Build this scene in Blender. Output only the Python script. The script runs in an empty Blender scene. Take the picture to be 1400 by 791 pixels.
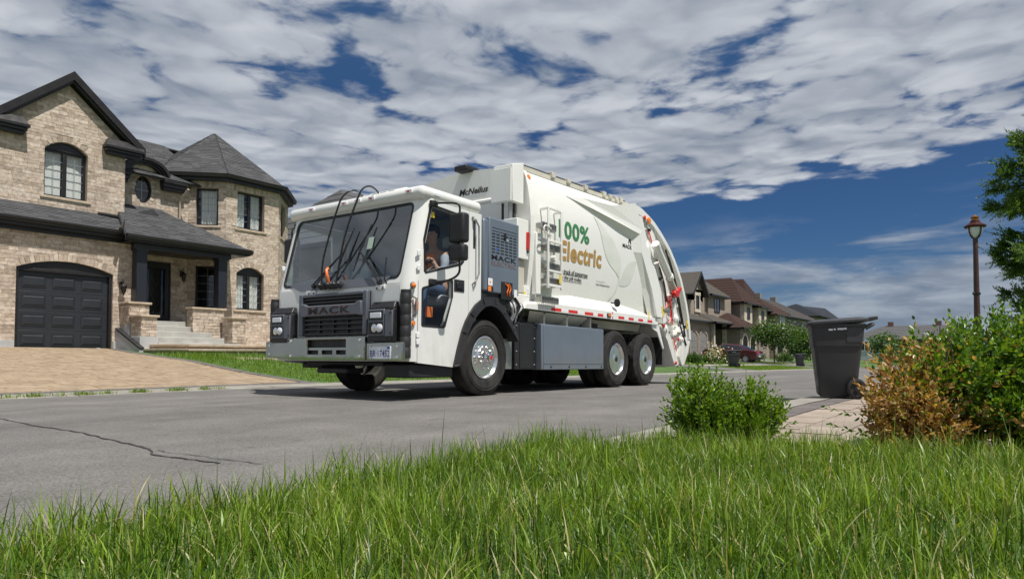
import bpy, bmesh, math, random
import numpy as np
from mathutils import Vector, Matrix
S = bpy.context.scene
COL = S.collection
R = math.radians
rng = np.random.default_rng(7)
random.seed(7)

# ------------------------------------------------------------------ camera
CAMZ = 0.555
cam = bpy.data.cameras.new('camera'); camo = bpy.data.objects.new('camera', cam); COL.objects.link(camo)
cam.sensor_width = 36; cam.lens = 23.99; cam.shift_y = 0.0407
cam.clip_start = 0.05; cam.clip_end = 6000
camo.location = (0, 0, CAMZ); camo.rotation_euler = (R(92), 0, R(35.4 - 90))
S.camera = camo
# ------------------------------------------------------------------ exposure
S.view_settings.view_transform = 'Standard'; S.view_settings.look = 'None'
S.view_settings.exposure = 0.4; S.view_settings.gamma = 1; S.view_settings.use_curve_mapping = False
# ------------------------------------------------------------------ sun
TO_SUN = Vector((-0.07, -0.478, 1.0)).normalized()
sl = bpy.data.lights.new('sun', 'SUN'); sl.energy = 4.2; sl.angle = R(0.5); sl.color = (1, 0.955, 0.88)
so = bpy.data.objects.new('sun', sl); COL.objects.link(so)
so.rotation_euler = TO_SUN.to_track_quat('Z', 'Y').to_euler()
# ------------------------------------------------------------------ world: sky with two cloud layers
W = bpy.data.worlds.new('World'); S.world = W; W.use_nodes = True
W.cycles.sampling_method = 'MANUAL'; W.cycles.sample_map_resolution = 512
nt = W.node_tree; nt.nodes.clear()
def N(t, **k):
    n = nt.nodes.new(t)
    for a, b in k.items(): setattr(n, a, b)
    return n
def Lk(a, b): nt.links.new(a, b)
def M(op, a, b=None, c=None, clamp=False):
    n = N('ShaderNodeMath', operation=op, use_clamp=clamp)
    for i, v in enumerate((a, b, c)):
        if v is None: continue
        if isinstance(v, (int, float)): n.inputs[i].default_value = v
        else: Lk(v, n.inputs[i])
    return n.outputs[0]
def SM(v, a, b):   # smoothstep
    n = N('ShaderNodeMapRange', interpolation_type='SMOOTHSTEP')
    Lk(v, n.inputs[0]); n.inputs[1].default_value = a; n.inputs[2].default_value = b
    return n.outputs[0]
def NOI(vec, scale, detail=6, rough=.55, dist=0):
    n = N('ShaderNodeTexNoise'); Lk(vec, n.inputs['Vector'])
    n.inputs['Scale'].default_value = scale; n.inputs['Detail'].default_value = detail
    n.inputs['Roughness'].default_value = rough; n.inputs['Distortion'].default_value = dist
    return n.outputs[0]
def MIX(f, a, b):
    n = N('ShaderNodeMix', data_type='RGBA')
    if isinstance(f, (int, float)): n.inputs[0].default_value = f
    else: Lk(f, n.inputs[0])
    for s, v in ((6, a), (7, b)):
        if isinstance(v, tuple): n.inputs[s].default_value = (*v, 1)
        else: Lk(v, n.inputs[s])
    return n.outputs[2]
sky = N('ShaderNodeTexSky', sky_type='NISHITA'); sky.sun_disc = False
sky.sun_elevation = math.asin(TO_SUN.z); sky.sun_rotation = math.atan2(TO_SUN.x, TO_SUN.y)
sky.altitude = 100; sky.air_density = 1.0; sky.dust_density = 0.3; sky.ozone_density = 3.0
geo = N('ShaderNodeTexCoord'); sep = N('ShaderNodeSeparateXYZ'); Lk(geo.outputs['Generated'], sep.inputs[0])
dx, dy, dz = sep.outputs
zz = M('MAXIMUM', dz, 0.015)
px = M('DIVIDE', dx, zz); py = M('DIVIDE', dy, zz)
cmb = N('ShaderNodeCombineXYZ'); Lk(px, cmb.inputs[0]); Lk(py, cmb.inputs[1]); P = cmb.outputs[0]
warp = N('ShaderNodeTexNoise'); Lk(P, warp.inputs['Vector']); warp.inputs['Scale'].default_value = 1.3; warp.inputs['Detail'].default_value = 3
wv = N('ShaderNodeVectorMath', operation='SCALE'); Lk(warp.outputs['Color'], wv.inputs[0]); wv.inputs[3].default_value = 0.35
wa = N('ShaderNodeVectorMath', operation='ADD'); Lk(P, wa.inputs[0]); Lk(wv.outputs[0], wa.inputs[1]); PW = wa.outputs[0]
dist = M('ADD', M('MULTIPLY', px, .969), M('MULTIPLY', py, -.247))
# deck one: altocumulus puffs, ends along a line beyond which the sky is clear
w2 = N('ShaderNodeTexNoise'); Lk(PW, w2.inputs['Vector']); w2.inputs['Scale'].default_value = 5.0; w2.inputs['Detail'].default_value = 5
w2s = N('ShaderNodeVectorMath', operation='SCALE'); Lk(w2.outputs['Color'], w2s.inputs[0]); w2s.inputs[3].default_value = 0.25
w2a = N('ShaderNodeVectorMath', operation='ADD'); Lk(PW, w2a.inputs[0]); Lk(w2s.outputs[0], w2a.inputs[1]); PV = w2a.outputs[0]
def PUFF(vec, scale):
    v = N('ShaderNodeTexVoronoi', feature='F1'); Lk(vec, v.inputs['Vector']); v.inputs['Scale'].default_value = scale
    return M('SUBTRACT', 1, v.outputs['Distance'])
n_mid = NOI(PW, 1.75, 5, .5)
puff = M('ADD', M('MULTIPLY', PUFF(PV, 2.7), .72), M('MULTIPLY', PUFF(PV, 6.3), .28))
n_fine = NOI(PW, 7.0, 6, .58)
n_big = NOI(P, 0.75, 4, .5)
edge = SM(M('ADD', dist, M('ADD', M('MULTIPLY', M('SUBTRACT', n_big, .5), 1.8), M('MULTIPLY', M('SUBTRACT', n_mid, .5), 2.4))), 3.2, 4.5)
cell = M('ADD', M('ADD', M('MULTIPLY', puff, .38), M('MULTIPLY', n_fine, .26)), M('MULTIPLY', n_mid, .36))
cov = M('SUBTRACT', M('ADD', cell, M('MULTIPLY', M('SUBTRACT', n_big, .5), .30)), M('MULTIPLY', edge, .36))
a1 = SM(cov, .325, .455)
offp = N('ShaderNodeVectorMath', operation='ADD'); Lk(PV, offp.inputs[0]); offp.inputs[1].default_value = (0.075, 0.05, 0)
puff2 = M('ADD', M('MULTIPLY', PUFF(offp.outputs[0], 2.7), .72), M('MULTIPLY', PUFF(offp.outputs[0], 6.3), .28))
relief = M('ADD', M('MULTIPLY', M('SUBTRACT', puff, puff2), 1.9), .5)
belly = SM(M('ADD', M('MULTIPLY', n_mid, .55), M('MULTIPLY', NOI(P, 1.1, 5, .55), .45)), .38, .62)
sh1 = M('ADD', M('ADD', M('MULTIPLY', relief, .58), M('MULTIPLY', SM(puff, .35, .85), .18)), M('ADD', M('MULTIPLY', M('SUBTRACT', 1, belly), .40), M('MULTIPLY', M('SUBTRACT', n_fine, .5), .45)), True)
c1 = MIX(sh1, (1.9, 2.35, 3.1), (5.9, 6.2, 6.7))
# deck two: far streaky stratocumulus near the horizon on the clear side
sc = N('ShaderNodeCombineXYZ'); Lk(M('MULTIPLY', M('ARCTAN2', dy, dx), 3.4), sc.inputs[0]); Lk(M('MULTIPLY', dz, 15.0), sc.inputs[1])
n2 = NOI(sc.outputs[0], 1.25, 7, .58, .4)
far = SM(dist, 5.6, 9.5)
a2 = M('MULTIPLY', SM(M('ADD', n2, M('MULTIPLY', far, .20)), .50, .70), SM(dist, 4.0, 6.4))
n2b = NOI(sc.outputs[0], 2.6, 6, .58, .3)
c2 = MIX(SM(n2b, .35, .68), (2.1, 2.55, 3.3), (4.3, 4.75, 5.4))
haze = SM(dz, .16, .0)
skyc = N('ShaderNodeMix', data_type='RGBA', blend_type='MULTIPLY'); skyc.inputs[0].default_value = 1
Lk(sky.outputs[0], skyc.inputs[6]); Lk(MIX(SM(dz, .25, .6), (.20, .33, .50), (.50, .68, .78)), skyc.inputs[7])
base = MIX(M('MULTIPLY', haze, .45), skyc.outputs[2], (1.7, 2.4, 3.6))
r1 = MIX(M('MULTIPLY', a2, .88), base, c2)
r2 = MIX(M('MULTIPLY', a1, .96), r1, c1)
bg = N('ShaderNodeBackground'); Lk(r2, bg.inputs[0]); bg.inputs[1].default_value = 0.075
wo = N('ShaderNodeOutputWorld'); Lk(bg.outputs[0], wo.inputs[0])

# ------------------------------------------------------------------ helpers
ORI = {}
def tag(o, label=None, cat=None, group=None, kind=None):
    if label: o['label'] = label
    if cat: o['category'] = cat
    if group: o['group'] = group
    if kind: o['kind'] = kind
    return o
def thing(name, loc, label, cat, group=None, rot=None):
    o = bpy.data.objects.new(name, None); COL.objects.link(o); o.location = loc
    o.empty_display_size = .2
    if rot: o.rotation_euler = rot
    ORI[o.name] = Vector(loc)
    return tag(o, label, cat, group)
def link(name, me, mat, parent=None, kind=None, label=None):
    o = bpy.data.objects.new(name, me); COL.objects.link(o)
    if mat is not None:
        me.materials.clear(); me.materials.append(mat)
    if parent is not None:
        o.parent = parent; ORI[o.name] = ORI[parent.name]
    else:
        ORI[o.name] = Vector((0, 0, 0))
    tag(o, label, None, None, kind)
    return o
def vnorm(v):
    v = Vector(v); v.normalize(); return v
class MB:
    """collects faces in world coordinates and links them as one mesh object"""
    def __init__(s): s.v = []; s.f = []; s.t = None
    def add(s, vs, fs):
        b = len(s.v); s.v += [tuple(p) for p in vs]; s.f += [tuple(b + i for i in f) for f in fs]; return s
    def quad(s, *p): return s.add(p, [tuple(range(len(p)))])
    def box(s, x0, x1, y0, y1, z0, z1):
        return s.hexa([(x0, y0, z0), (x1, y0, z0), (x1, y1, z0), (x0, y1, z0)], [(x0, y0, z1), (x1, y0, z1), (x1, y1, z1), (x0, y1, z1)])
    def hexa(s, a, b):
        n = len(a)
        return s.add(list(a) + list(b), [tuple(range(n))[::-1], tuple(range(n, 2 * n))] + [(i, (i + 1) % n, n + (i + 1) % n, n + i) for i in range(n)])
    def prism(s, poly, f, d):
        """poly: list of 2D; f(u,v)->Vector; d: extrude vector"""
        a = [Vector(f(*p)) for p in poly]; d = Vector(d)
        return s.hexa([p + d for p in a], a)
    def xz(s, poly, y0, y1):     # polygon in X-Z, extruded along Y
        return s.prism(poly, lambda x, z: (x, y0, z), (0, y1 - y0, 0))
    def yz(s, poly, x0, x1):
        return s.prism(poly, lambda y, z: (x0, y, z), (x1 - x0, 0, 0))
    def xy(s, poly, z0, z1):
        return s.prism(poly, lambda x, y: (x, y, z1), (0, 0, z0 - z1))
    def tube(s, pts, r, n=8, caps=True):
        pts = [Vector(p) for p in pts]; rs = r if isinstance(r, (list, tuple)) else [r] * len(pts)
        prev = None; vs = []
        for i, p in enumerate(pts):
            t = (pts[min(i + 1, len(pts) - 1)] - pts[max(i - 1, 0)]).normalized()
            if prev is None:
                a = t.orthogonal().normalized()
            else:
                a = (prev - t * prev.dot(t)).normalized()
            prev = a; b = t.cross(a)
            for k in range(n):
                w = 2 * math.pi * k / n
                vs.append(p + (a * math.cos(w) + b * math.sin(w)) * rs[i])
        fs = [(i * n + k, i * n + (k + 1) % n, (i + 1) * n + (k + 1) % n, (i + 1) * n + k) for i in range(len(pts) - 1) for k in range(n)]
        if caps: fs += [tuple(range(n))[::-1], tuple(range((len(pts) - 1) * n, len(pts) * n))]
        return s.add(vs, fs)
    def lathe(s, c, axis, prof, n=32, closed=False, mod=None):
        """prof: (distance along axis, radius)"""
        c = Vector(c); ax = vnorm(axis); a = ax.orthogonal().normalized(); b = ax.cross(a); vs = []
        for j, (t, r) in enumerate(prof):
            for k in range(n):
                w = 2 * math.pi * k / n
                rr = r + (mod(j, k) if mod else 0)
                vs.append(c + ax * t + (a * math.cos(w) + b * math.sin(w)) * rr)
        m = len(prof)
        fs = [(i * n + k, i * n + (k + 1) % n, ((i + 1) % m) * n + (k + 1) % n, ((i + 1) % m) * n + k) for i in range(m if closed else m - 1) for k in range(n)]
        if not closed:
            if prof[0][1] > 1e-4: fs.append(tuple(range(n))[::-1])
            if prof[-1][1] > 1e-4: fs.append(tuple(range((m - 1) * n, m * n)))
        return s.add(vs, fs)
    def grid(s, fn, us, vs_):
        pts = [fn(u, v) for v in vs_ for u in us]; n = len(us)
        return s.add(pts, [(j * n + i, j * n + i + 1, (j + 1) * n + i + 1, (j + 1) * n + i) for j in range(len(vs_) - 1) for i in range(n - 1)])
    def build(s, name, mat, parent=None, bevel=0, smooth=False, kind=None, label=None, seg=2, fix=True, ang=35):
        me = bpy.data.meshes.new(name)
        o = ORI[parent.name] if parent is not None else Vector((0, 0, 0))
        me.from_pydata([(p[0] - o.x, p[1] - o.y, p[2] - o.z) for p in s.v], [], s.f)
        if fix:
            bm = bmesh.new(); bm.from_mesh(me)
            bmesh.ops.remove_doubles(bm, verts=bm.verts, dist=1e-5)
            bmesh.ops.recalc_face_normals(bm, faces=bm.faces)
            bm.to_mesh(me); bm.free()
        if smooth or bevel:
            me.shade_smooth(); me.set_sharp_from_angle(angle=R(ang))
        ob = link(name, me, mat, parent, kind, label)
        if bevel:
            m = ob.modifiers.new('bevel', 'BEVEL'); m.width = bevel; m.segments = seg; m.limit_method = 'ANGLE'; m.angle_limit = R(40)
            m.harden_normals = False; m.use_clamp_overlap = True
        return ob
def hole_plate(poly, holes, f, d):
    """plate with holes: 2D outline and hole outlines -> bmesh -> (verts, faces)"""
    bm = bmesh.new(); es = []
    for lp in [poly] + list(holes):
        vs = [bm.verts.new(Vector(f(*p))) for p in lp]
        es += [bm.edges.new((vs[i], vs[(i + 1) % len(vs)])) for i in range(len(vs))]
    r = bmesh.ops.triangle_fill(bm, use_beauty=True, use_dissolve=False, edges=es)
    fs = [g for g in r['geom'] if isinstance(g, bmesh.types.BMFace)]
    ex = bmesh.ops.extrude_face_region(bm, geom=fs)
    bmesh.ops.translate(bm, vec=Vector(d), verts=[g for g in ex['geom'] if isinstance(g, bmesh.types.BMVert)])
    bm.verts.index_update()
    out = [tuple(v.co) for v in bm.verts], [tuple(v.index for v in fc.verts) for fc in bm.faces]
    bm.free(); return out
def dup(root, loc=None, rz=None, scale=None, label=None, group=None, sub=True):
    r = root.copy(); COL.objects.link(r)
    if loc is not None: r.location = loc
    if rz is not None: r.rotation_euler = (0, 0, rz)
    if scale is not None: r.scale = scale
    if label: r['label'] = label
    if group: r['group'] = group
    for ch in list(root.children):
        c = ch.copy(); COL.objects.link(c); c.parent = r
        for g in list(ch.children):
            e = g.copy(); COL.objects.link(e); e.parent = c
    return r
# camera-space helper only for ranking which pieces show largest
_cm = camo.rotation_euler.to_matrix().transposed()
def seen_size(p, s):
    q = _cm @ (Vector(p) - Vector((0, 0, CAMZ)))
    if q.z > -0.3: return 0
    z = -q.z; x = q.x / z; y = q.y / z
    if abs(x) > .76 or y > .50 or y < -.40: return s / z * 1e-3
    return s / z
_unit = {}
def unit_blocks(key, n=5, jit=.0, seed=1, bev=False):
    if key in _unit: return _unit[key]
    rr = np.random.default_rng(seed); out = []
    for i in range(n):
        v = np.array([(x, y, z) for z in (-.5, .5) for y in (-.5, .5) for x in (-.5, .5)], float)
        v += rr.uniform(-jit, jit, v.shape)
        f = [(0, 2, 3, 1), (4, 5, 7, 6), (0, 1, 5, 4), (2, 6, 7, 3), (0, 4, 6, 2), (1, 3, 7, 5)]
        me = bpy.data.meshes.new(key); me.from_pydata([tuple(p) for p in v], [], f); out.append((me, v, f))
    _unit[key] = out; return out
def tiles(name, stuffname, items, mat, parent, nparts=300, jit=.04, seed=1, stuffparent=None):
    """items: 4x4 matrices placing a unit block; the largest in view become parts, the rest one mesh"""
    blocks = unit_blocks(name, 5, jit, seed)
    for me, _, _ in blocks:
        if not me.materials: me.materials.append(mat)
    o = ORI[parent.name] if parent is not None else Vector((0, 0, 0))
    rank = sorted(range(len(items)), key=lambda i: -seen_size(items[i].translation, max(items[i].col[0].length, items[i].col[1].length)))
    T = Matrix.Translation(-o)
    for i in rank[:nparts]:
        me = blocks[i % len(blocks)][0]
        ob = bpy.data.objects.new(name, me); COL.objects.link(ob)
        if parent is not None: ob.parent = parent
        ob.matrix_local = T @ items[i]
    rest = rank[nparts:]
    if rest:
        V = []; F = []; A = []; b = 0
        fa = np.array(blocks[0][2])
        for i in rest:
            v = blocks[i % len(blocks)][1]; Mx = np.array(items[i])
            V.append(v @ Mx[:3, :3].T + Mx[:3, 3] - np.array(o)); F.append(fa + b); b += 8
            A += [random.random()] * 8
        big_mesh(stuffname, np.concatenate(V), np.concatenate(F), mat, parent, {'tint': np.array(A)}, kind='stuff').data.shade_flat()
def big_mesh(name, V, F, mat, parent=None, attrs=None, kind=None, smooth=False, label=None):
    V = np.asarray(V, np.float32); F = np.asarray(F, np.int32); k = F.shape[1]
    me = bpy.data.meshes.new(name)
    me.vertices.add(len(V)); me.vertices.foreach_set('co', V.ravel())
    me.loops.add(F.size); me.loops.foreach_set('vertex_index', F.ravel())
    me.polygons.add(len(F)); me.polygons.foreach_set('loop_start', np.arange(0, F.size, k, dtype=np.int32))
    if attrs:
        for a, d in attrs.items():
            at = me.attributes.new(a, 'FLOAT', 'POINT'); at.data.foreach_set('value', np.asarray(d, np.float32))
    me.update(calc_edges=True)
    if smooth: me.shade_smooth()
    return link(name, me, mat, parent, kind, label)

# ------------------------------------------------------------------ text meshes (made while the scene is still empty)
_txt = {}
def text_mesh(s, bold=0.0, shear=0.0, space=1.0):
    k = (s, bold, shear, space)
    if k in _txt: return _txt[k]
    cu = bpy.data.curves.new('lettering', 'FONT'); cu.body = s; cu.offset = bold; cu.shear = shear
    cu.space_character = space; cu.resolution_u = 3; cu.fill_mode = 'FRONT'
    ob = bpy.data.objects.new('lettering', cu); COL.objects.link(ob)
    dg = bpy.context.evaluated_depsgraph_get()
    me = bpy.data.meshes.new_from_object(ob.evaluated_get(dg))
    v = np.array([tuple(x.co) for x in me.vertices]); f = [tuple(p.vertices) for p in me.polygons]
    bpy.data.objects.remove(ob); bpy.data.meshes.remove(me); bpy.data.curves.remove(cu)
    mn = v.min(0); mx = v.max(0)
    _txt[k] = ((v - mn)[:, :2] / (mx - mn)[:2], f)
    return _txt[k]
def lettering(s, fn, mat, name, parent, bold=0.0, shear=0.0, space=1.0, label=None):
    """fn(u,v) with u,v in 0..1 -> world point"""
    uv, f = text_mesh(s, bold, shear, space)
    mb = MB(); mb.add([fn(u, v) for u, v in uv], f)
    return mb.build(name, mat, parent, label=label, fix=False)
for a in (('MACK', .03, 0, 1.1), ('ELECTRIC', 0, 0, 1.05), ('100%', .03, 0, 1.06), ('Electric', .036, 0, 1.07), ('The truck of tomorrow', .012, 0, .95),
          ('on the job today.', .012, 0, .95), ('BR·17452', .01, 0, 1.0), ('McNeilus', .03, .25, 1.0), ('The question of', 0, 0, 1.0), ('Next Release Page', .02, 0, 1.0)):
    text_mesh(*a)
# ------------------------------------------------------------------ materials
def newmat(name):
    m = bpy.data.materials.new(name); m.use_nodes = True; t = m.node_tree
    return m, t, t.nodes['Principled BSDF']
def nn(t, ty, **k):
    n = t.nodes.new(ty)
    for a, b in k.items(): setattr(n, a, b)
    return n
def mat(name, col, rough=.5, metal=0, var=0.0, vscale=3.0, bump=0.0, bscale=60.0, coat=0.0, spec=.5, rvar=0.0, attr=False, vdetail=5, stretch=None, col2=None):
    """a plain surface with colour variation, roughness variation and fine relief"""
    m, t, b = newmat(name)
    b.inputs['Roughness'].default_value = rough; b.inputs['Metallic'].default_value = metal
    b.inputs['Coat Weight'].default_value = coat; b.inputs['Coat Roughness'].default_value = .06
    b.inputs['Specular IOR Level'].default_value = spec
    g = nn(t, 'ShaderNodeNewGeometry'); vec = g.outputs['Position']
    if stretch:
        vm = nn(t, 'ShaderNodeVectorMath', operation='MULTIPLY'); t.links.new(vec, vm.inputs[0]); vm.inputs[1].default_value = stretch; vec = vm.outputs[0]
    if var or col2:
        n = nn(t, 'ShaderNodeTexNoise'); t.links.new(vec, n.inputs['Vector']); n.inputs['Scale'].default_value = vscale; n.inputs['Detail'].default_value = vdetail
        r = nn(t, 'ShaderNodeValToRGB'); t.links.new(n.outputs[0], r.inputs[0])
        r.color_ramp.elements[0].position = .32; r.color_ramp.elements[1].position = .68
        lo = tuple(c * (1 - var) for c in col); hi = col2 if col2 else tuple(min(1, c * (1 + var)) for c in col)
        r.color_ramp.elements[0].color = (*lo, 1); r.color_ramp.elements[1].color = (*hi, 1)
        out = r.outputs[0]
        if attr:
            out = tinted(t, out, attr)
        t.links.new(out, b.inputs['Base Color'])
    else:
        b.inputs['Base Color'].default_value = (*col, 1)
    if rvar:
        n2 = nn(t, 'ShaderNodeTexNoise'); t.links.new(vec, n2.inputs['Vector']); n2.inputs['Scale'].default_value = vscale * 2.3; n2.inputs['Detail'].default_value = 6
        mr = nn(t, 'ShaderNodeMapRange'); t.links.new(n2.outputs[0], mr.inputs[0]); mr.inputs[1].default_value = .3; mr.inputs[2].default_value = .7
        mr.inputs[3].default_value = max(.02, rough - rvar); mr.inputs[4].default_value = min(1, rough + rvar); t.links.new(mr.outputs[0], b.inputs['Roughness'])
    if bump:
        n3 = nn(t, 'ShaderNodeTexNoise'); t.links.new(vec, n3.inputs['Vector']); n3.inputs['Scale'].default_value = bscale; n3.inputs['Detail'].default_value = 5
        bp_ = nn(t, 'ShaderNodeBump'); bp_.inputs['Strength'].default_value = bump; bp_.inputs['Distance'].default_value = .02
        t.links.new(n3.outputs[0], bp_.inputs['Height']); t.links.new(bp_.outputs[0], b.inputs['Normal'])
    return m
def road_film(m, z0, z1, amount, col=(.20, .17, .13)):
    """dried road spray on the lower bodywork, patchy, fading out with height"""
    t = m.node_tree; b = t.nodes['Principled BSDF']; src = b.inputs['Base Color'].links[0].from_socket
    g = nn(t, 'ShaderNodeNewGeometry'); sp = nn(t, 'ShaderNodeSeparateXYZ'); t.links.new(g.outputs['Position'], sp.inputs[0])
    mr = nn(t, 'ShaderNodeMapRange', interpolation_type='SMOOTHSTEP'); t.links.new(sp.outputs[2], mr.inputs[0]); mr.inputs[1].default_value = z1; mr.inputs[2].default_value = z0
    vm = nn(t, 'ShaderNodeVectorMath', operation='MULTIPLY'); t.links.new(g.outputs['Position'], vm.inputs[0]); vm.inputs[1].default_value = (5, 5, 1.1)
    n = nn(t, 'ShaderNodeTexNoise'); t.links.new(vm.outputs[0], n.inputs['Vector']); n.inputs['Scale'].default_value = 1.6; n.inputs['Detail'].default_value = 7; n.inputs['Roughness'].default_value = .65
    r2 = nn(t, 'ShaderNodeMapRange'); t.links.new(n.outputs[0], r2.inputs[0]); r2.inputs[1].default_value = .38; r2.inputs[2].default_value = .72
    mu = nn(t, 'ShaderNodeMath', operation='MULTIPLY'); t.links.new(mr.outputs[0], mu.inputs[0]); t.links.new(r2.outputs[0], mu.inputs[1])
    m2 = nn(t, 'ShaderNodeMath', operation='MULTIPLY'); t.links.new(mu.outputs[0], m2.inputs[0]); m2.inputs[1].default_value = amount
    mx = nn(t, 'ShaderNodeMix', data_type='RGBA'); t.links.new(m2.outputs[0], mx.inputs[0]); t.links.new(src, mx.inputs[6]); mx.inputs[7].default_value = (*col, 1)
    t.links.new(mx.outputs[2], b.inputs['Base Color'])
def tinted(t, col, amount):
    """multiply by a per-piece random (object random for parts, 'tint' attribute for joined pieces)"""
    oi = nn(t, 'ShaderNodeObjectInfo'); at = nn(t, 'ShaderNodeAttribute'); at.attribute_name = 'tint'
    ad = nn(t, 'ShaderNodeMath', operation='ADD'); t.links.new(oi.outputs['Random'], ad.inputs[0]); t.links.new(at.outputs['Fac'], ad.inputs[1])
    fr = nn(t, 'ShaderNodeMath', operation='FRACT'); t.links.new(ad.outputs[0], fr.inputs[0])
    mr = nn(t, 'ShaderNodeMapRange'); t.links.new(fr.outputs[0], mr.inputs[0]); mr.inputs[3].default_value = 1 - amount; mr.inputs[4].default_value = 1 + amount
    mx = nn(t, 'ShaderNodeVectorMath', operation='SCALE'); t.links.new(col, mx.inputs[0]); t.links.new(mr.outputs[0], mx.inputs[3])
    return mx.outputs[0]
def palette_mat(name, cols, rough=.85, bump=.4, bscale=45, mottling=.25, mscale=14):
    """each piece picks one colour of a palette, with mottling inside"""
    m, t, b = newmat(name); b.inputs['Roughness'].default_value = rough; b.inputs['Specular IOR Level'].default_value = .25
    oi = nn(t, 'ShaderNodeObjectInfo'); at = nn(t, 'ShaderNodeAttribute'); at.attribute_name = 'tint'
    ad = nn(t, 'ShaderNodeMath', operation='ADD'); t.links.new(oi.outputs['Random'], ad.inputs[0]); t.links.new(at.outputs['Fac'], ad.inputs[1])
    fr = nn(t, 'ShaderNodeMath', operation='FRACT'); t.links.new(ad.outputs[0], fr.inputs[0])
    r = nn(t, 'ShaderNodeValToRGB'); t.links.new(fr.outputs[0], r.inputs[0]); e = r.color_ramp.elements
    for i, c in enumerate(cols):
        p = i / (len(cols) - 1)
        el = e[0] if i == 0 else (e[len(e) - 1] if i == len(cols) - 1 else e.new(p)); el.position = p; el.color = (*c, 1)
    g = nn(t, 'ShaderNodeNewGeometry')
    n = nn(t, 'ShaderNodeTexNoise'); t.links.new(g.outputs['Position'], n.inputs['Vector']); n.inputs['Scale'].default_value = mscale; n.inputs['Detail'].default_value = 6
    mr = nn(t, 'ShaderNodeMapRange'); t.links.new(n.outputs[0], mr.inputs[0]); mr.inputs[1].default_value = .3; mr.inputs[2].default_value = .7
    mr.inputs[3].default_value = 1 - mottling; mr.inputs[4].default_value = 1 + mottling
    sc = nn(t, 'ShaderNodeVectorMath', operation='SCALE'); t.links.new(r.outputs[0], sc.inputs[0]); t.links.new(mr.outputs[0], sc.inputs[3])
    t.links.new(sc.outputs[0], b.inputs['Base Color'])
    n3 = nn(t, 'ShaderNodeTexNoise'); t.links.new(g.outputs['Position'], n3.inputs['Vector']); n3.inputs['Scale'].default_value = bscale; n3.inputs['Detail'].default_value = 5
    bb = nn(t, 'ShaderNodeBump'); bb.inputs['Strength'].default_value = bump; bb.inputs['Distance'].default_value = .02
    t.links.new(n3.outputs[0], bb.inputs['Height']); t.links.new(bb.outputs[0], b.inputs['Normal'])
    return m
def glass(name, tint=(.75, .8, .8), ior=1.5, boost=1.0):
    m, t, b = newmat(name); t.nodes.remove(b); out = t.nodes['Material Output']
    tr = nn(t, 'ShaderNodeBsdfTransparent'); tr.inputs[0].default_value = (*tint, 1)
    gl = nn(t, 'ShaderNodeBsdfGlossy'); gl.inputs['Roughness'].default_value = .02; gl.inputs[0].default_value = (.95, .97, 1, 1)
    g = nn(t, 'ShaderNodeNewGeometry'); dp = nn(t, 'ShaderNodeVectorMath', operation='DOT_PRODUCT')
    t.links.new(g.outputs['Incoming'], dp.inputs[0]); t.links.new(g.outputs['Normal'], dp.inputs[1])
    def mth(op, a, b=None, clamp=False):
        n = nn(t, 'ShaderNodeMath', operation=op, use_clamp=clamp)
        for i, v in enumerate((a, b)):
            if v is None: continue
            if isinstance(v, (int, float)): n.inputs[i].default_value = v
            else: t.links.new(v, n.inputs[i])
        return n.outputs[0]
    f0 = ((ior - 1) / (ior + 1)) ** 2
    sch = mth('ADD', mth('MULTIPLY', mth('POWER', mth('SUBTRACT', 1, mth('ABSOLUTE', dp.outputs['Value'])), 5), 1 - f0), f0)
    mlo = mth('MULTIPLY', sch, boost, True)
    mx = nn(t, 'ShaderNodeMixShader'); t.links.new(mlo, mx.inputs[0]); t.links.new(tr.outputs[0], mx.inputs[1]); t.links.new(gl.outputs[0], mx.inputs[2])
    t.links.new(mx.outputs[0], out.inputs[0]); return m
def leaf_mat(name, stops, trans=.35, rough=.45, spec=.4, tscale=.0):
    """leaf colour from the per-leaf 'tint' attribute"""
    m, t, b = newmat(name); out = t.nodes['Material Output']
    at = nn(t, 'ShaderNodeAttribute'); at.attribute_name = 'tint'
    r = nn(t, 'ShaderNodeValToRGB'); t.links.new(at.outputs['Fac'], r.inputs[0]); e = r.color_ramp.elements
    for i, (p, c) in enumerate(stops):
        el = e[0] if i == 0 else (e[len(e) - 1] if i == len(stops) - 1 else e.new(p)); el.position = p; el.color = (*c, 1)
    t.links.new(r.outputs[0], b.inputs['Base Color']); b.inputs['Roughness'].default_value = rough; b.inputs['Specular IOR Level'].default_value = spec
    tl = nn(t, 'ShaderNodeBsdfTranslucent')
    sc = nn(t, 'ShaderNodeVectorMath', operation='MULTIPLY'); t.links.new(r.outputs[0], sc.inputs[0]); sc.inputs[1].default_value = (1.5, 1.35, .6)
    t.links.new(sc.outputs[0], tl.inputs[0])
    mx = nn(t, 'ShaderNodeMixShader'); mx.inputs[0].default_value = trans
    t.links.new(b.outputs[0], mx.inputs[1]); t.links.new(tl.outputs[0], mx.inputs[2]); t.links.new(mx.outputs[0], out.inputs[0])
    return m
MT = {}
MT['white'] = mat('truck white paint', (.80, .80, .765), .28, var=.012, vscale=1.2, coat=.5, rvar=.08)
MT['cabwhite'] = mat('cab white paint', (.74, .745, .72), .25, var=.03, vscale=1.5, coat=.6, rvar=.06)
MT['grey'] = mat('slate grey paint', (.125, .155, .195), .4, var=.06, vscale=2, coat=.3, rvar=.08)
MT['frontgrey'] = mat('grey front trim', (.13, .14, .165), .38, var=.05, vscale=3, metal=.2)
MT['black'] = mat('black plastic', (.014, .014, .016), .5, var=.2, vscale=6, rvar=.12, bump=.08, bscale=180)
MT['satin'] = mat('satin black metal', (.018, .018, .02), .32, rvar=.1, vscale=5)
MT['dark'] = mat('dark chassis', (.02, .02, .022), .6, var=.35, vscale=4, bump=.1, bscale=40)
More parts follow.
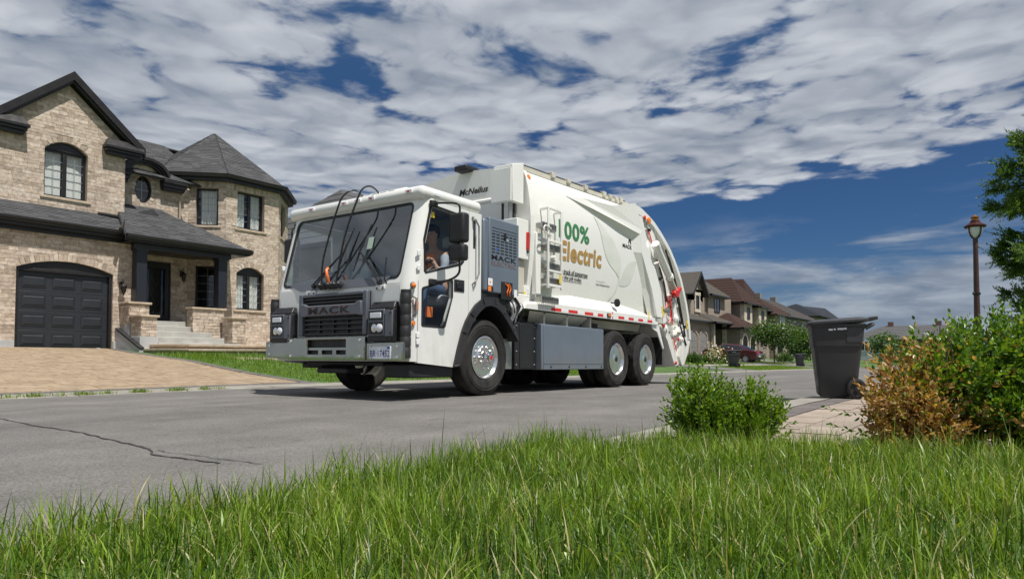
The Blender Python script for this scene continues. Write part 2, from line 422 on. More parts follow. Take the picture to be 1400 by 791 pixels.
MT['interior'] = mat('cab interior', (.20, .20, .205), .75, var=.15, vscale=3)
MT['seat'] = mat('seat vinyl', (.5, .51, .53), .6, var=.15, vscale=4)
MT['rubber'] = mat('tyre rubber', (.016, .0155, .015), .78, var=.35, vscale=9, bump=.15, bscale=70, spec=.35)
MT['alu'] = mat('polished aluminium', (.80, .80, .79), .2, 1, var=.05, vscale=6, rvar=.06)
MT['chrome'] = mat('stainless bumper', (.42, .42, .36), .05, 1, var=.12, vscale=1.6, rvar=.03, bump=.05, bscale=1.6)
MT['steel'] = mat('dull steel', (.42, .42, .40), .42, .9, var=.15, vscale=7, rvar=.12)
MT['orange'] = mat('orange lens', (.85, .22, .02), .25, coat=.5)
MT['orangecable'] = mat('orange cable', (.75, .17, .03), .45)
MT['red'] = mat('red paint', (.55, .02, .02), .4, var=.1, vscale=10)
MT['redtape'] = mat('red reflective tape', (.62, .035, .03), .35, var=.08, vscale=20)
MT['yellow'] = mat('yellow label', (.80, .58, .02), .45, var=.06, vscale=30)
MT['paperwhite'] = mat('white label', (.75, .77, .78), .5, var=.05, vscale=40)
MT['lampglass'] = mat('lamp lens', (.72, .74, .78), .12, coat=1)
MT['black_text'] = mat('black print', (.012, .012, .012), .5)
MT['grey_text'] = mat('grey print', (.22, .22, .21), .5)
MT['green_text'] = mat('green print', (.045, .20, .075), .45)
MT['gold_text'] = mat('gold print', (.40, .245, .075), .45)
MT['leaf_print'] = mat('pale leaf print', (.66, .685, .63), .35, var=.04, vscale=2)
MT['rust_text'] = mat('copper lettering', (.30, .085, .05), .4)
MT['plate'] = mat('licence plate white', (.74, .77, .82), .4, var=.04, vscale=15)
MT['plate_blue'] = mat('plate blue ink', (.025, .05, .22), .45)
MT['blue'] = mat('blue sticker', (.03, .10, .45), .4)
MT['beige'] = mat('beige primer metal', (.52, .50, .43), .5, var=.12, vscale=3)
MT['windscreen'] = glass('windscreen glass', (.88, .96, .95), 1.5, 3.6)
MT['sideglass'] = glass('side glass', (.88, .92, .92), 1.45, .9)
MT['houseglass'] = glass('house window glass', (.88, .91, .91), 1.5, 1.6)
# house
MT['stone'] = palette_mat('split stone', [(.44, .36, .29), (.55, .46, .38), (.34, .275, .22), (.50, .415, .34), (.60, .52, .44), (.39, .315, .25), (.53, .435, .35), (.57, .485, .405)], .92, .55, 34, .26, 10)
MT['mortar'] = mat('mortar', (.36, .30, .245), .95, var=.15, vscale=10, bump=.2, bscale=80)
MT['capstone'] = mat('cap stone', (.44, .36, .27), .85, var=.15, vscale=6, bump=.25, bscale=60)
MT['trim'] = mat('black brown trim', (.017, .015, .0155), .38, var=.15, vscale=2, rvar=.1)
MT['winframe'] = mat('dark window frame', (.014, .012, .012), .4, var=.1, vscale=3)
MT['column'] = mat('blue black column', (.016, .018, .027), .42, var=.1, vscale=4)
MT['garage'] = mat('slate garage door', (.024, .027, .034), .42, var=.06, vscale=2, rvar=.06, bump=.05, bscale=200)
MT['shingle'] = palette_mat('asphalt shingle', [(.052, .053, .057), (.075, .076, .08), (.062, .064, .069), (.10, .10, .105), (.057, .058, .063)], .93, .5, 140, .14, 30)
MT['shingle_flat'] = mat('shingle underlay', (.045, .046, .05), .95, var=.2, vscale=3)
MT['shingle_brown'] = palette_mat('brown shingle', [(.042, .024, .020), (.055, .031, .026), (.048, .028, .024), (.062, .035, .029)], .93, .4, 60, .12, 6)
MT['shingle_taupe'] = palette_mat('taupe shingle', [(.085, .076, .066), (.105, .094, .083), (.095, .085, .075)], .93, .4, 60, .12, 6)
MT['concrete'] = mat('pale concrete', (.40, .39, .36), .88, var=.16, vscale=2.2, bump=.2, bscale=70)
MT['parging'] = mat('grey parging', (.42, .425, .43), .85, var=.1, vscale=3, bump=.15, bscale=60)
MT['curtain'] = mat('white curtain', (.80, .79, .76), .9, var=.03, vscale=2)
MT['muntin'] = mat('grey muntin', (.36, .37, .38), .5)
MT['downspout'] = mat('tan downspout', (.46, .40, .32), .5, var=.05)
MT['iron'] = mat('black iron', (.014, .013, .012), .45, bump=.1, bscale=90)
MT['roomdark'] = mat('dim room', (.05, .048, .045), .9)
# ground
MT['asphalt'] = None
MT['tar'] = mat('crack filler', (.035, .034, .033), .7, var=.2, vscale=20)
MT['tan_paver'] = palette_mat('tan pavers', [(.285, .215, .145), (.32, .245, .17), (.26, .195, .13), (.345, .265, .185), (.30, .228, .155)], .9, .35, 60, .2, 5)
MT['pink_paver'] = palette_mat('pinkish pavers', [(.29, .24, .20), (.32, .265, .22), (.27, .225, .19), (.335, .28, .235)], .9, .35, 60, .14, 5)
MT['dark_paver'] = palette_mat('charcoal border pavers', [(.13, .115, .11), (.16, .145, .14), (.11, .10, .098)], .9, .35, 60, .14, 7)
MT['sand'] = mat('jointing sand', (.25, .205, .155), .95, var=.15, vscale=12)
MT['kerb'] = mat('kerb concrete', (.25, .235, .205), .9, var=.2, vscale=3, bump=.25, bscale=60)
MT['soil'] = mat('soil', (.05, .038, .025), .95, var=.35, vscale=9, bump=.4, bscale=40)
MT['turf'] = mat('turf', (.060, .115, .020), .95, var=.35, vscale=2.2, bump=.5, bscale=25, vdetail=10)
MT['bark'] = mat('bark', (.10, .075, .055), .9, var=.3, vscale=8, bump=.5, bscale=30)
MT['bin'] = mat('charcoal bin plastic', (.026, .027, .030), .48, var=.12, vscale=5, rvar=.1, bump=.08, bscale=220)
MT['binlid'] = mat('bin lid plastic', (.036, .039, .045), .5, var=.12, vscale=6, rvar=.08, bump=.08, bscale=200)
MT['lamp_red'] = mat('oxblood lamp paint', (.045, .010, .009), .5, spec=.15, var=.15, vscale=5)
MT['lamp_pole'] = mat('brown red pole', (.062, .026, .022), .5, var=.1, vscale=4)
MT['brass'] = mat('copper finial', (.35, .15, .035), .35, .7)
MT['carred'] = mat('maroon car paint', (.075, .008, .016), .22, coat=1)
MT['carglass'] = mat('dark car glass', (.02, .025, .03), .06, coat=.5)
def asphalt():
    m, t, b = newmat('worn asphalt'); g = nn(t, 'ShaderNodeNewGeometry')
    def noise(sc, de=5, st=None):
        v = g.outputs['Position']
        if st:
            vm = nn(t, 'ShaderNodeVectorMath', operation='MULTIPLY'); t.links.new(v, vm.inputs[0]); vm.inputs[1].default_value = st; v = vm.outputs[0]
        n = nn(t, 'ShaderNodeTexNoise'); t.links.new(v, n.inputs['Vector']); n.inputs['Scale'].default_value = sc; n.inputs['Detail'].default_value = de; return n.outputs[0]
    agg = nn(t, 'ShaderNodeTexVoronoi'); t.links.new(g.outputs['Position'], agg.inputs['Vector']); agg.inputs['Scale'].default_value = 120
    a = nn(t, 'ShaderNodeMapRange'); t.links.new(agg.outputs['Color'], a.inputs[0]); a.inputs[3].default_value = .62; a.inputs[4].default_value = 1.42
    lanes = nn(t, 'ShaderNodeMapRange'); t.links.new(noise(1.0, 4, (.05, .9, 1)), lanes.inputs[0]); lanes.inputs[1].default_value = .3; lanes.inputs[2].default_value = .7; lanes.inputs[3].default_value = .74; lanes.inputs[4].default_value = 1.12
    blot = nn(t, 'ShaderNodeMapRange'); t.links.new(noise(1.6, 8), blot.inputs[0]); blot.inputs[1].default_value = .3; blot.inputs[2].default_value = .7; blot.inputs[3].default_value = .80; blot.inputs[4].default_value = 1.10
    m1 = nn(t, 'ShaderNodeMath', operation='MULTIPLY'); t.links.new(a.outputs[0], m1.inputs[0]); t.links.new(lanes.outputs[0], m1.inputs[1])
    m2 = nn(t, 'ShaderNodeMath', operation='MULTIPLY'); t.links.new(m1.outputs[0], m2.inputs[0]); t.links.new(blot.outputs[0], m2.inputs[1])
    spot = nn(t, 'ShaderNodeMapRange'); t.links.new(noise(2.6, 3), spot.inputs[0]); spot.inputs[1].default_value = .66; spot.inputs[2].default_value = .74; spot.inputs[3].default_value = 1; spot.inputs[4].default_value = .72
    vc = nn(t, 'ShaderNodeTexVoronoi', feature='DISTANCE_TO_EDGE'); vw = nn(t, 'ShaderNodeVectorMath', operation='ADD'); nz = nn(t, 'ShaderNodeTexNoise'); nz.inputs['Scale'].default_value = 2.2; nz.inputs['Detail'].default_value = 6
    t.links.new(g.outputs['Position'], nz.inputs['Vector']); t.links.new(g.outputs['Position'], vw.inputs[0]); t.links.new(nz.outputs['Color'], vw.inputs[1]); t.links.new(vw.outputs[0], vc.inputs['Vector']); vc.inputs['Scale'].default_value = .42
    hair = nn(t, 'ShaderNodeMapRange'); t.links.new(vc.outputs['Distance'], hair.inputs[0]); hair.inputs[1].default_value = .0; hair.inputs[2].default_value = .004; hair.inputs[3].default_value = .70; hair.inputs[4].default_value = 1
    m3 = nn(t, 'ShaderNodeMath', operation='MULTIPLY'); t.links.new(m2.outputs[0], m3.inputs[0]); t.links.new(spot.outputs[0], m3.inputs[1])
    m4 = nn(t, 'ShaderNodeMath', operation='MULTIPLY'); t.links.new(m3.outputs[0], m4.inputs[0]); t.links.new(hair.outputs[0], m4.inputs[1])
    sc = nn(t, 'ShaderNodeVectorMath', operation='SCALE'); sc.inputs[0].default_value = (.160, .152, .145); t.links.new(m4.outputs[0], sc.inputs[3])
    t.links.new(sc.outputs[0], b.inputs['Base Color']); b.inputs['Roughness'].default_value = .88; b.inputs['Specular IOR Level'].default_value = .3
    bb = nn(t, 'ShaderNodeBump'); bb.inputs['Strength'].default_value = .5; bb.inputs['Distance'].default_value = .006
    t.links.new(agg.outputs['Distance'], bb.inputs['Height']); t.links.new(bb.outputs[0], b.inputs['Normal'])
    return m
MT['asphalt'] = asphalt()

road_film(MT['white'], .3, 1.75, .36); road_film(MT['cabwhite'], .35, 1.3, .34); road_film(MT['grey'], .3, .95, .5); road_film(MT['rubber'], .0, 1.0, .45, (.11, .10, .09)); road_film(MT['black'], .3, 1.3, .35, (.09, .08, .07))
# ------------------------------------------------------------------ terrain
KN, KN2, KF, KF2 = 1.65, 2.1, 10.15, 10.72      # near kerb back / front, far kerb front / back
def fall(x):
    d = max(0.0, x - 7.45); return -0.0100 * min(d, 70) - .0 * d
def T(x, y):
    g = fall(x)
    if x < 3.35 and y < 2.07: return g + .07 + .022 * min(max(0, 1.9 - y), 8)
    if y < KN: return g + .04 + .012 * min(KN - y, 8)
    if y < KN2: return g + .04 * (KN2 - y) / (KN2 - KN)
    if y <= KF: return g
    if y <= KF2: return g + .02 * min(1, (y - KF) / .12)
    return g + .02 + (.74 / 10.65) * (min(y, 21.4) - KF2)
def frame_at(x, y, ang=0):
    e = .02; z = T(x, y)
    n = Vector((-(T(x + e, y) - T(x - e, y)) / (2 * e), -(T(x, y + e) - T(x, y - e)) / (2 * e), 1)).normalized()
    ux = Vector((math.cos(ang), math.sin(ang), 0)); ux = (ux - n * ux.dot(n)).normalized(); uy = n.cross(ux)
    return z, ux, uy, n
def slab_matrix(x, y, sx, sy, th, ang=0, lift=0.0):
    z, ux, uy, n = frame_at(x, y, ang)
    c = Vector((x, y, z)) + n * (lift - th / 2)
    m = Matrix.Identity(4)
    for i, (a, s_) in enumerate(((ux, sx), (uy, sy), (n, th))):
        for k in range(3): m[k][i] = a[k] * s_
    for k in range(3): m[k][3] = c[k]
    return m
def sheet(name, mat_, xs, ys, lift, label, cat=None):
    mb = MB(); mb.grid(lambda x, y: (x, y, T(x, y) + lift), xs, ys)
    o = mb.build(name, mat_, None, smooth=True, kind='structure', label=label, fix=False)
    return o
def ranges(*segs):
    out = []
    for a, b, s_ in segs:
        n = max(1, int(round((b - a) / s_))); out += [a + (b - a) * i / n for i in range(n)]
    return out + [segs[-1][1]]
XS = ranges((-2500, -40, 600), (-40, 0, 8), (0, 20, 1.5), (20, 100, 8), (100, 3000, 700))
YSN = ranges((-2500, -30, 600), (-30, -8, 6), (-8, 1.65, 1.5))
ground = sheet('ground', MT['turf'], XS, YSN + [KN2, KF, KF + .12, KF2] + ranges((12, 21.4, 2), (21.4, 60, 8), (60, 2500, 600)), -.035, 'grassy ground running out past the houses')
road = sheet('road', MT['asphalt'], ranges((-60, 0, 6), (0, 20, 1), (20, 400, 10)), [KN2, 4, 6, 8, KF], .0, 'worn grey asphalt street')
# crack with filler across the lane
ck = [(2.30, 8.2), (2.28, 7.15), (2.26, 6.79), (2.21, 6.0), (2.215, 5.33), (2.13, 4.73), (2.07, 4.14), (1.96, 3.85), (1.985, 3.52), (2.0, 3.2)]
def ribbon(pts, w, name):
    rr = random.Random(5); fine = []
    for (a, b) in zip(pts[:-1], pts[1:]):
        for i in range(6):
            t = i / 6; fine.append((a[0] + (b[0] - a[0]) * t + rr.uniform(-.012, .012), a[1] + (b[1] - a[1]) * t))
    mb = MB(); L_ = []
    for i, p in enumerate(fine):
        w_ = w * rr.uniform(.5, 1.3)
        L_.append(((p[0] - w_, p[1] - w_ * .2, .004), (p[0] + w_, p[1] + w_ * .2, .004)))
    for a, b in zip(L_[:-1], L_[1:]): mb.quad(a[0], a[1], b[1], b[0])
    return mb.build(name, MT['tar'], road, fix=False)
ribbon(ck, .010, 'crack_filler'); ribbon([(2.06, 4.0), (2.05, 3.9), (2.09, 3.35), (2.12, 3.0)], .004, 'crack_filler')
# kerbs: cast segments with open joints
def kerb(name, prof, xs, label):
    root = None; k = 0
    base = MB(); base.grid(lambda x, i: (x, prof[int(i)][0], T(x, prof[int(i)][0]) - .02), xs, range(len(prof)))
    root = base.build(name, MT['sand'], None, kind='structure', label=label, fix=False)
    for a, b in zip(xs[:-1], xs[1:]):
        mb = MB(); a2, b2 = a + .008, b - .008
        top = [[(x, y, fall(x) + z) for y, z in prof] for x in (a2, b2)]; n = len(prof)
        bot = [[(x, y, fall(x) - .12) for y, z in prof] for x in (a2, b2)]
        for i in range(n - 1):
            mb.quad(top[0][i], top[1][i], top[1][i + 1], top[0][i + 1])
        for s_ in (0, 1): mb.quad(*(top[s_] + bot[s_][::-1]))
        mb.quad(top[0][0], top[1][0], bot[1][0], bot[0][0])
        mb.build('kerb_stone', MT['kerb'], root)
    return root
kerb('near_kerb', [(2.10, .004), (2.03, .028), (1.98, .038), (1.66, .046)], ranges((3.4, 30, 1.5)) + ranges((33, 60, 3))[0:], 'low pale concrete kerb along the near lawn')
kerb('far_kerb', [(KF - .02, .003), (KF + .05, .014), (KF + .10, .022), (KF2, .028)], ranges((-8, 30, 1.5)) + ranges((33, 70, 3)), 'low pale concrete kerb along the opposite side')

# ------------------------------------------------------------------ near driveway in pinkish slabs
near_drive = sheet('near_driveway', MT['sand'], ranges((4.2, 10.0, .6)), ranges((-4, KN - .01, .7)), -.012, 'pinkish paved driveway beside the lawn')
it = []
y = 1.40; row = 0
while y > -2.6:
    x = 4.22 + (row % 2) * .25 - .25
    while x < 9.6:
        w = .49; x0 = max(4.22, x); x1 = min(9.68, x + w)
        if x1 - x0 > .1: it.append(slab_matrix((x0 + x1) / 2, y - .145, x1 - x0 - .008, .282, .05, random.uniform(-.004, .004), random.uniform(.000, .005)))
        x += .5
    y -= .292; row += 1
tiles('paving_slab', 'paving_field', it, MT['pink_paver'], near_drive, 250, .006, 3)
it = [slab_matrix(4.3 + .16 * i, 1.53, .152, .225, .05, 0, .004) for i in range(35)] + [slab_matrix(9.8, 1.5 - .16 * i, .2, .152, .05, 0, .004) for i in range(22)]
tiles('border_paver', 'border_field', it, MT['dark_paver'], near_drive, 60, .01, 4)
# ------------------------------------------------------------------ far driveway of the stone house
EDGE = [(10.72, 8.60), (12.0, 8.66), (13.2, 8.78), (15.0, 9.12), (16.5, 9.42), (18.4, 9.45), (20.0, 9.52), (21.45, 9.75)]
def edge_x(y):
    for (a, xa), (b, xb) in zip(EDGE[:-1], EDGE[1:]):
        if y <= b: return xa + (xb - xa) * (y - a) / (b - a)
    return EDGE[-1][1]
mb = MB(); ysd = ranges((KF2, 21.45, .6))
mb.grid(lambda u, y: (1.0 + (edge_x(y) - 1.0) * u, y, T(1 + (edge_x(y) - 1) * u, y) - .006), [0, .25, .5, .75, 1], ysd)
far_drive = mb.build('far_driveway', MT['sand'], None, smooth=True, kind='structure', label='tan paved driveway rising to the garage', fix=False)
it = []; y = KF2 + .24; row = 0
while y < 21.35:
    d = random.choice([.14, .14, .21]); x = 2.6 + random.random() * .3
    while x < edge_x(y) - .24:
        w = random.choice([.20, .28, .35]); x1 = min(x + w, edge_x(y) - .22)
        if x1 - x > .06: it.append(slab_matrix((x + x1) / 2, y + d / 2, x1 - x - .006, d - .005, .05, 0, random.uniform(.004, .007)))
        x += w
    y += d
tiles('paver', 'paver_field', it, MT['tan_paver'], far_drive, 300, .01, 5)
it = []
for i in range(40): it.append(slab_matrix(1.6 + .18 * i, KF2 + .115, .17, .215, .05, 0, .009))
yy = KF2 + .3
while yy < 21.3:
    dxy = (edge_x(yy + .1) - edge_x(yy - .1)) / .2; it.append(slab_matrix(edge_x(yy) - .10, yy, .21, .17, .05, -math.atan(dxy), .009)); yy += .18
tiles('border_paver', 'border_field', it, MT['dark_paver'], far_drive, 110, .01, 6)
# path of stepping pavers, side asphalt drives further along
pth = MB(); pth.grid(lambda u, v: (11.2 + u * 6.5, 17.0 + v * 1.1 - u * .6, T(11.2 + u * 6.5, 17 + v * 1.1 - u * .6) + .006), [0, .25, .5, .75, 1], [0, .5, 1])
path = pth.build('garden_path', MT['sand'], None, kind='structure', label='narrow tan path crossing the front lawn', fix=False)
for nm, a, b, lb in (('side_driveway', 34.5, 38.5, 'short dark asphalt driveway past the truck tail'), ('side_driveway', 53.8, 60.0, 'dark asphalt driveway under the parked maroon car'), ('side_driveway', 66, 76, 'asphalt driveway in front of the brown roofed house')):
    sheet(nm, MT['asphalt'], ranges((a, b, 2)), ranges((KF2 + .02, 21.6, 2)), .012, lb)
for a, b in ((60.5, 65.5), (39.0, 53.4)):
    sheet('sidewalk', MT['kerb'], ranges((a, b, 3)), [13.6, 14.9], .010, 'pale concrete sidewalk slabs across the far lawns')
# ------------------------------------------------------------------ the stone house on the left
house = thing('stone_house', (10, 22, .7), 'two storey tan stone house with dark turret roof and charcoal garage door', 'house')
class Fr:
    """wall frame: u along, d outward, z up"""
    def __init__(s, o, u, n): s.o = Vector((*o, 0)); s.u = Vector((*u, 0)).normalized(); s.n = Vector((*n, 0)).normalized()
    def __call__(s, u, d, z): return s.o + s.u * u + s.n * d + Vector((0, 0, z))
def arch_z(op, u):
    c = (op['u0'] + op['u1']) / 2; h = (op['u1'] - op['u0']) / 2
    if op.get('oval'):
        q = max(0, 1 - ((u - c) / h) ** 2) ** .5; m_ = (op['z0'] + op['z1']) / 2; return m_ - q * (op['z1'] - op['z0']) / 2, m_ + q * (op['z1'] - op['z0']) / 2
    return op['z0'], op['z1'] + op.get('rise', 0) * max(0, 1 - ((u - c) / h) ** 2)
def wall(fr, u0, u1, zb, zt, ops, name='wall', th=.3, parent=None, mat_=None):
    """backing wall with openings; zt is a number or function of u"""
    zt_ = zt if callable(zt) else (lambda u: zt)
    br = {u0, u1}
    for o in ops:
        k = 12 if (o.get('rise') or o.get('oval')) else 1
        for i in range(k + 1): br.add(o['u0'] + (o['u1'] - o['u0']) * i / k)
    if callable(zt):
        for i in range(1, 12): br.add(u0 + (u1 - u0) * i / 12)
        br |= set(getattr(zt, 'br', ()))
    br = sorted(b for b in br if u0 - 1e-6 <= b <= u1 + 1e-6); mb = MB()
    for a, b in zip(br[:-1], br[1:]):
        if b - a < 1e-4: continue
        mid = (a + b) / 2; cuts = [(zb, zb)]
        for o in sorted(ops, key=lambda o: o['z0']):
            if o['u0'] < mid < o['u1']:
                la, ha = arch_z(o, a); lb, hb = arch_z(o, b); cuts.append((la, lb)); cuts.append((ha, hb))
        cuts.append((zt_(a), zt_(b)))
        for i in range(0, len(cuts), 2):
            (p, q), (r, s_) = cuts[i], cuts[i + 1]
            if r - p < 1e-3 and s_ - q < 1e-3: continue
            mb.hexa([fr(a, 0, p), fr(b, 0, q), fr(b, -th, q), fr(a, -th, p)], [fr(a, 0, r), fr(b, 0, s_), fr(b, -th, s_), fr(a, -th, r)])
    return mb.build(name, mat_ or MT['mortar'], parent or house, fix=False)
STONES = []
def stones(fr, u0, u1, zb, zt, ops, course=.104, proud=.009, lens=(.16, .42)):
    zt_ = zt if callable(zt) else (lambda u: zt)
    z = zb; row = 0
    zmax = max(zt_(u0 + (u1 - u0) * i / 40) for i in range(41))
    while z < zmax - .02:
        h = course * random.uniform(.86, 1.14); u = u0 - random.uniform(0, .2)
        while u < u1:
            w = random.uniform(*lens); a, b = max(u, u0), min(u + w, u1); u += w
            if b - a < .05: continue
            lo, hi = z, min(z + h, zmax); bad = False
            for _ in range(2):
                for o in ops:
                    m0, m1 = o['u0'] - o.get('pad', .0), o['u1'] + o.get('pad', .0)
                    if b <= m0 or a >= m1: continue
                    if o.get('oval'):
                        cu, cz = (m0 + m1) / 2, (o['z0'] + o['z1']) / 2
                        if (((a + b) / 2 - cu) / ((m1 - m0) / 2 + .10)) ** 2 + (((lo + hi) / 2 - cz) / ((o['z1'] - o['z0']) / 2 + .12)) ** 2 < 1: bad = True
                        continue
                    top = o['z1'] + o.get('pad_top', 0)
                    if o.get('rise'): top = arch_z(o, min(max((a + b) / 2, o['u0'] + .01), o['u1'] - .01))[1] + o.get('pad_top', 0)
                    if lo >= top - .005 or hi <= o['z0']: continue
                    if hi - top > .035 and lo < top: lo = top; continue
                    if o['z0'] - lo > .035 and hi > o['z0']: hi = o['z0']; continue
                    l, r_ = m0 - a, b - m1
                    if max(l, r_) < .04: bad = True
                    elif l > r_: b = m0
                    else: a = m1
            m_ = min(zt_(a), zt_(b))
            if lo > m_ - .03: continue
            hi = min(hi, m_ + .02)
            if bad or hi - lo < .03 or b - a < .04: continue
            p = proud * random.uniform(.6, 1.3)
            add_stone(fr, a + .0035, b - .0035, lo + .0035, hi - .0035, p)
        z += h; row += 1
def add_stone(fr, a, b, lo, hi, p, tilt=0.0):
    c = fr((a + b) / 2, p / 2 - .01, (lo + hi) / 2); m = Matrix.Identity(4)
    ud, zd = fr.u, Vector((0, 0, 1))
    if tilt: ud, zd = (fr.u * math.cos(tilt) - zd * math.sin(tilt)), (zd * math.cos(tilt) + fr.u * math.sin(tilt))
    for i, (v, s_) in enumerate(((ud, b - a), (-fr.n, p + .02), (zd, hi - lo))):
        for k in range(3): m[k][i] = v[k] * s_
    for k in range(3): m[k][3] = c[k]
    STONES.append(m)
def voussoirs(fr, op, depth=.2, n=None, p=.012):
    """soldier stones over a flat-arched opening"""
    w = op['u1'] - op['u0']; n = n or int(w / .11)
    for i in range(n):
        u = op['u0'] + w * (i + .5) / n; z0 = arch_z(op, u)[1]
        sl_ = (arch_z(op, min(u + .02, op['u1'] - .001))[1] - arch_z(op, max(u - .02, op['u0'] + .001))[1]) / .04
        t = -math.atan(sl_)
        add_stone(fr, u + math.sin(t) * depth / 2 - w / n / 2 + .004, u + math.sin(t) * depth / 2 + w / n / 2 - .004, z0 + .004, z0 + depth * math.cos(t), p, t)
def window(fr, op, panes=2, bars=(2, 4), rec=.13, curtain=True, arch_fill=True, sill=True, name='window', blind=False):
    """dark framed window: frame > panes, muntins, curtain; sill is its own part"""
    u0, u1, z0, z1 = op['u0'], op['u1'], op['z0'], op['z1']; f = .06; d = -rec
    mb = MB()
    def bar(a, b, lo, hi, dd=.06, off=0): mb.hexa([fr(a, d + off, lo), fr(b, d + off, lo), fr(b, d + off - dd, lo), fr(a, d + off - dd, lo)], [fr(a, d + off, hi), fr(b, d + off, hi), fr(b, d + off - dd, hi), fr(a, d + off - dd, hi)])
    bar(u0, u0 + f, z0, z1); bar(u1 - f, u1, z0, z1); bar(u0 + f, u1 - f, z0, z0 + f); bar(u0 + f, u1 - f, z1 - f, z1)
    pw = (u1 - u0 - 2 * f - (panes - 1) * .11) / panes; ps = []
    for i in range(panes):
        a = u0 + f + i * (pw + .11); ps.append((a, a + pw))
        if i: bar(a - .11, a, z0 + f, z1 - f, .05, .012)
    w = mb.build(name, MT['winframe'], house, bevel=.006)
    if op.get('rise') and arch_fill:
        m2 = MB(); k = 10; pts = [(u0 + (u1 - u0) * i / k) for i in range(k + 1)]
        poly = [(u, arch_z(op, u)[1]) for u in pts] + [(u1, z1), (u0, z1)]
        poly = [p for i, p in enumerate(poly) if i == 0 or (abs(p[0] - poly[i - 1][0]) + abs(p[1] - poly[i - 1][1])) > 1e-4]
        m2.prism(poly[1:k] + [(u1, z1 + .001), (u0, z1 + .001)], lambda u, z: fr(u, d + .03, z), fr.n * -.06); m2.build('arch_panel', MT['trim'], w)
    for a, b in ps:
        MB().quad(fr(a, d - .03, z0 + f), fr(b, d - .03, z0 + f), fr(b, d - .03, z1 - f), fr(a, d - .03, z1 - f)).build('pane', MT['houseglass'], w, fix=False)
        if bars:
            m3 = MB(); e = d - .036
            for i in range(1, bars[0]):
                u = a + (b - a) * i / bars[0]; m3.hexa([fr(u - .006, e, z0 + f), fr(u + .006, e, z0 + f), fr(u + .006, e - .012, z0 + f), fr(u - .006, e - .012, z0 + f)], [fr(u - .006, e, z1 - f), fr(u + .006, e, z1 - f), fr(u + .006, e - .012, z1 - f), fr(u - .006, e - .012, z1 - f)])
            for i in range(1, bars[1]):
                z = z0 + f + (z1 - z0 - 2 * f) * i / bars[1]; m3.hexa([fr(a, e + .001, z - .006), fr(b, e + .001, z - .006), fr(b, e - .011, z - .006), fr(a, e - .011, z - .006)], [fr(a, e + .001, z + .006), fr(b, e + .001, z + .006), fr(b, e - .011, z + .006), fr(a, e - .011, z + .006)])
            m3.build('glazing_bar', MT['muntin'], w)
    if curtain:
        for k, (a, b) in enumerate(ps):
            if blind: aa, bb = a, b
            elif panes == 1: aa, bb = a + .06 * (b - a), b - .1 * (b - a)
            else: aa, bb = (a, a + .86 * (b - a)) if k == 0 else (a + .14 * (b - a), b)
            n = 48; amp = .004 if blind else .028; rr = random.random() * 9
            MB().grid(lambda u, z: fr(u, d - .16 + amp * (math.sin((u - a) * 62 + rr) + .5 * math.sin((u - a) * 27 + rr * 2)) * (.6 + .4 * (z1 - z) / (z1 - z0)), z), [aa + (bb - aa) * i / n for i in range(n + 1)], [z0, (z0 + z1) / 2, z1]).build('curtain', MT['curtain'], w, smooth=True, fix=False)
    rm = MB(); e0, e1 = -.31, -1.2
    rm.quad(fr(u0 - .3, e1, z0 - .3), fr(u1 + .3, e1, z0 - .3), fr(u1 + .3, e1, z1 + .4), fr(u0 - .3, e1, z1 + .4))
    rm.quad(fr(u0 - .3, e0, z0 - .3), fr(u0 - .3, e1, z0 - .3), fr(u0 - .3, e1, z1 + .4), fr(u0 - .3, e0, z1 + .4))
    rm.quad(fr(u1 + .3, e0, z0 - .3), fr(u1 + .3, e1, z0 - .3), fr(u1 + .3, e1, z1 + .4), fr(u1 + .3, e0, z1 + .4))
    rm.quad(fr(u0 - .3, e0, z0 - .3), fr(u1 + .3, e0, z0 - .3), fr(u1 + .3, e1, z0 - .3), fr(u0 - .3, e1, z0 - .3))
    rm.quad(fr(u0 - .3, e0, z1 + .4), fr(u1 + .3, e0, z1 + .4), fr(u1 + .3, e1, z1 + .4), fr(u0 - .3, e1, z1 + .4))
    rm.build('room', MT['roomdark'], w, fix=False)
    if sill:
        m4 = MB(); s_ = .1
        m4.hexa([fr(u0 - s_, .05, z0 - .09), fr(u1 + s_, .05, z0 - .09), fr(u1 + s_, -rec, z0 - .09), fr(u0 - s_, -rec, z0 - .09)], [fr(u0 - s_, .05, z0 - .02), fr(u1 + s_, .05, z0 - .02), fr(u1 + s_, -rec, z0 - .002), fr(u0 - s_, -rec, z0 - .002)])
        m4.build('sill', MT['capstone'], house, bevel=.01)
    return w
Z0 = .72
# garage front
fg = Fr((0, 21.5), (1, 0), (0, -1))
op_g = dict(u0=7.19, u1=9.665, z0=.70, z1=2.94, rise=.26, pad_top=.0)
wall(fg, 5.6, 10.22, .4, 4.05, [op_g])
og = dict(op_g); og['pad_top'] = .2
stones(fg, 5.6, 10.22, .95, 4.02, [og]); voussoirs(fg, op_g, .2)
MB().box(5.6, 7.17, 21.44, 21.5, .4, .95).build('plinth', MT['parging'], house, bevel=.01)
MB().box(9.69, 10.20, 21.44, 21.5, .4, .95).build('plinth', MT['parging'], house, bevel=.01)
MB().box(10.02, 10.22, 21.52, 23.3, .4, 4.05).build('wall', MT['mortar'], house)
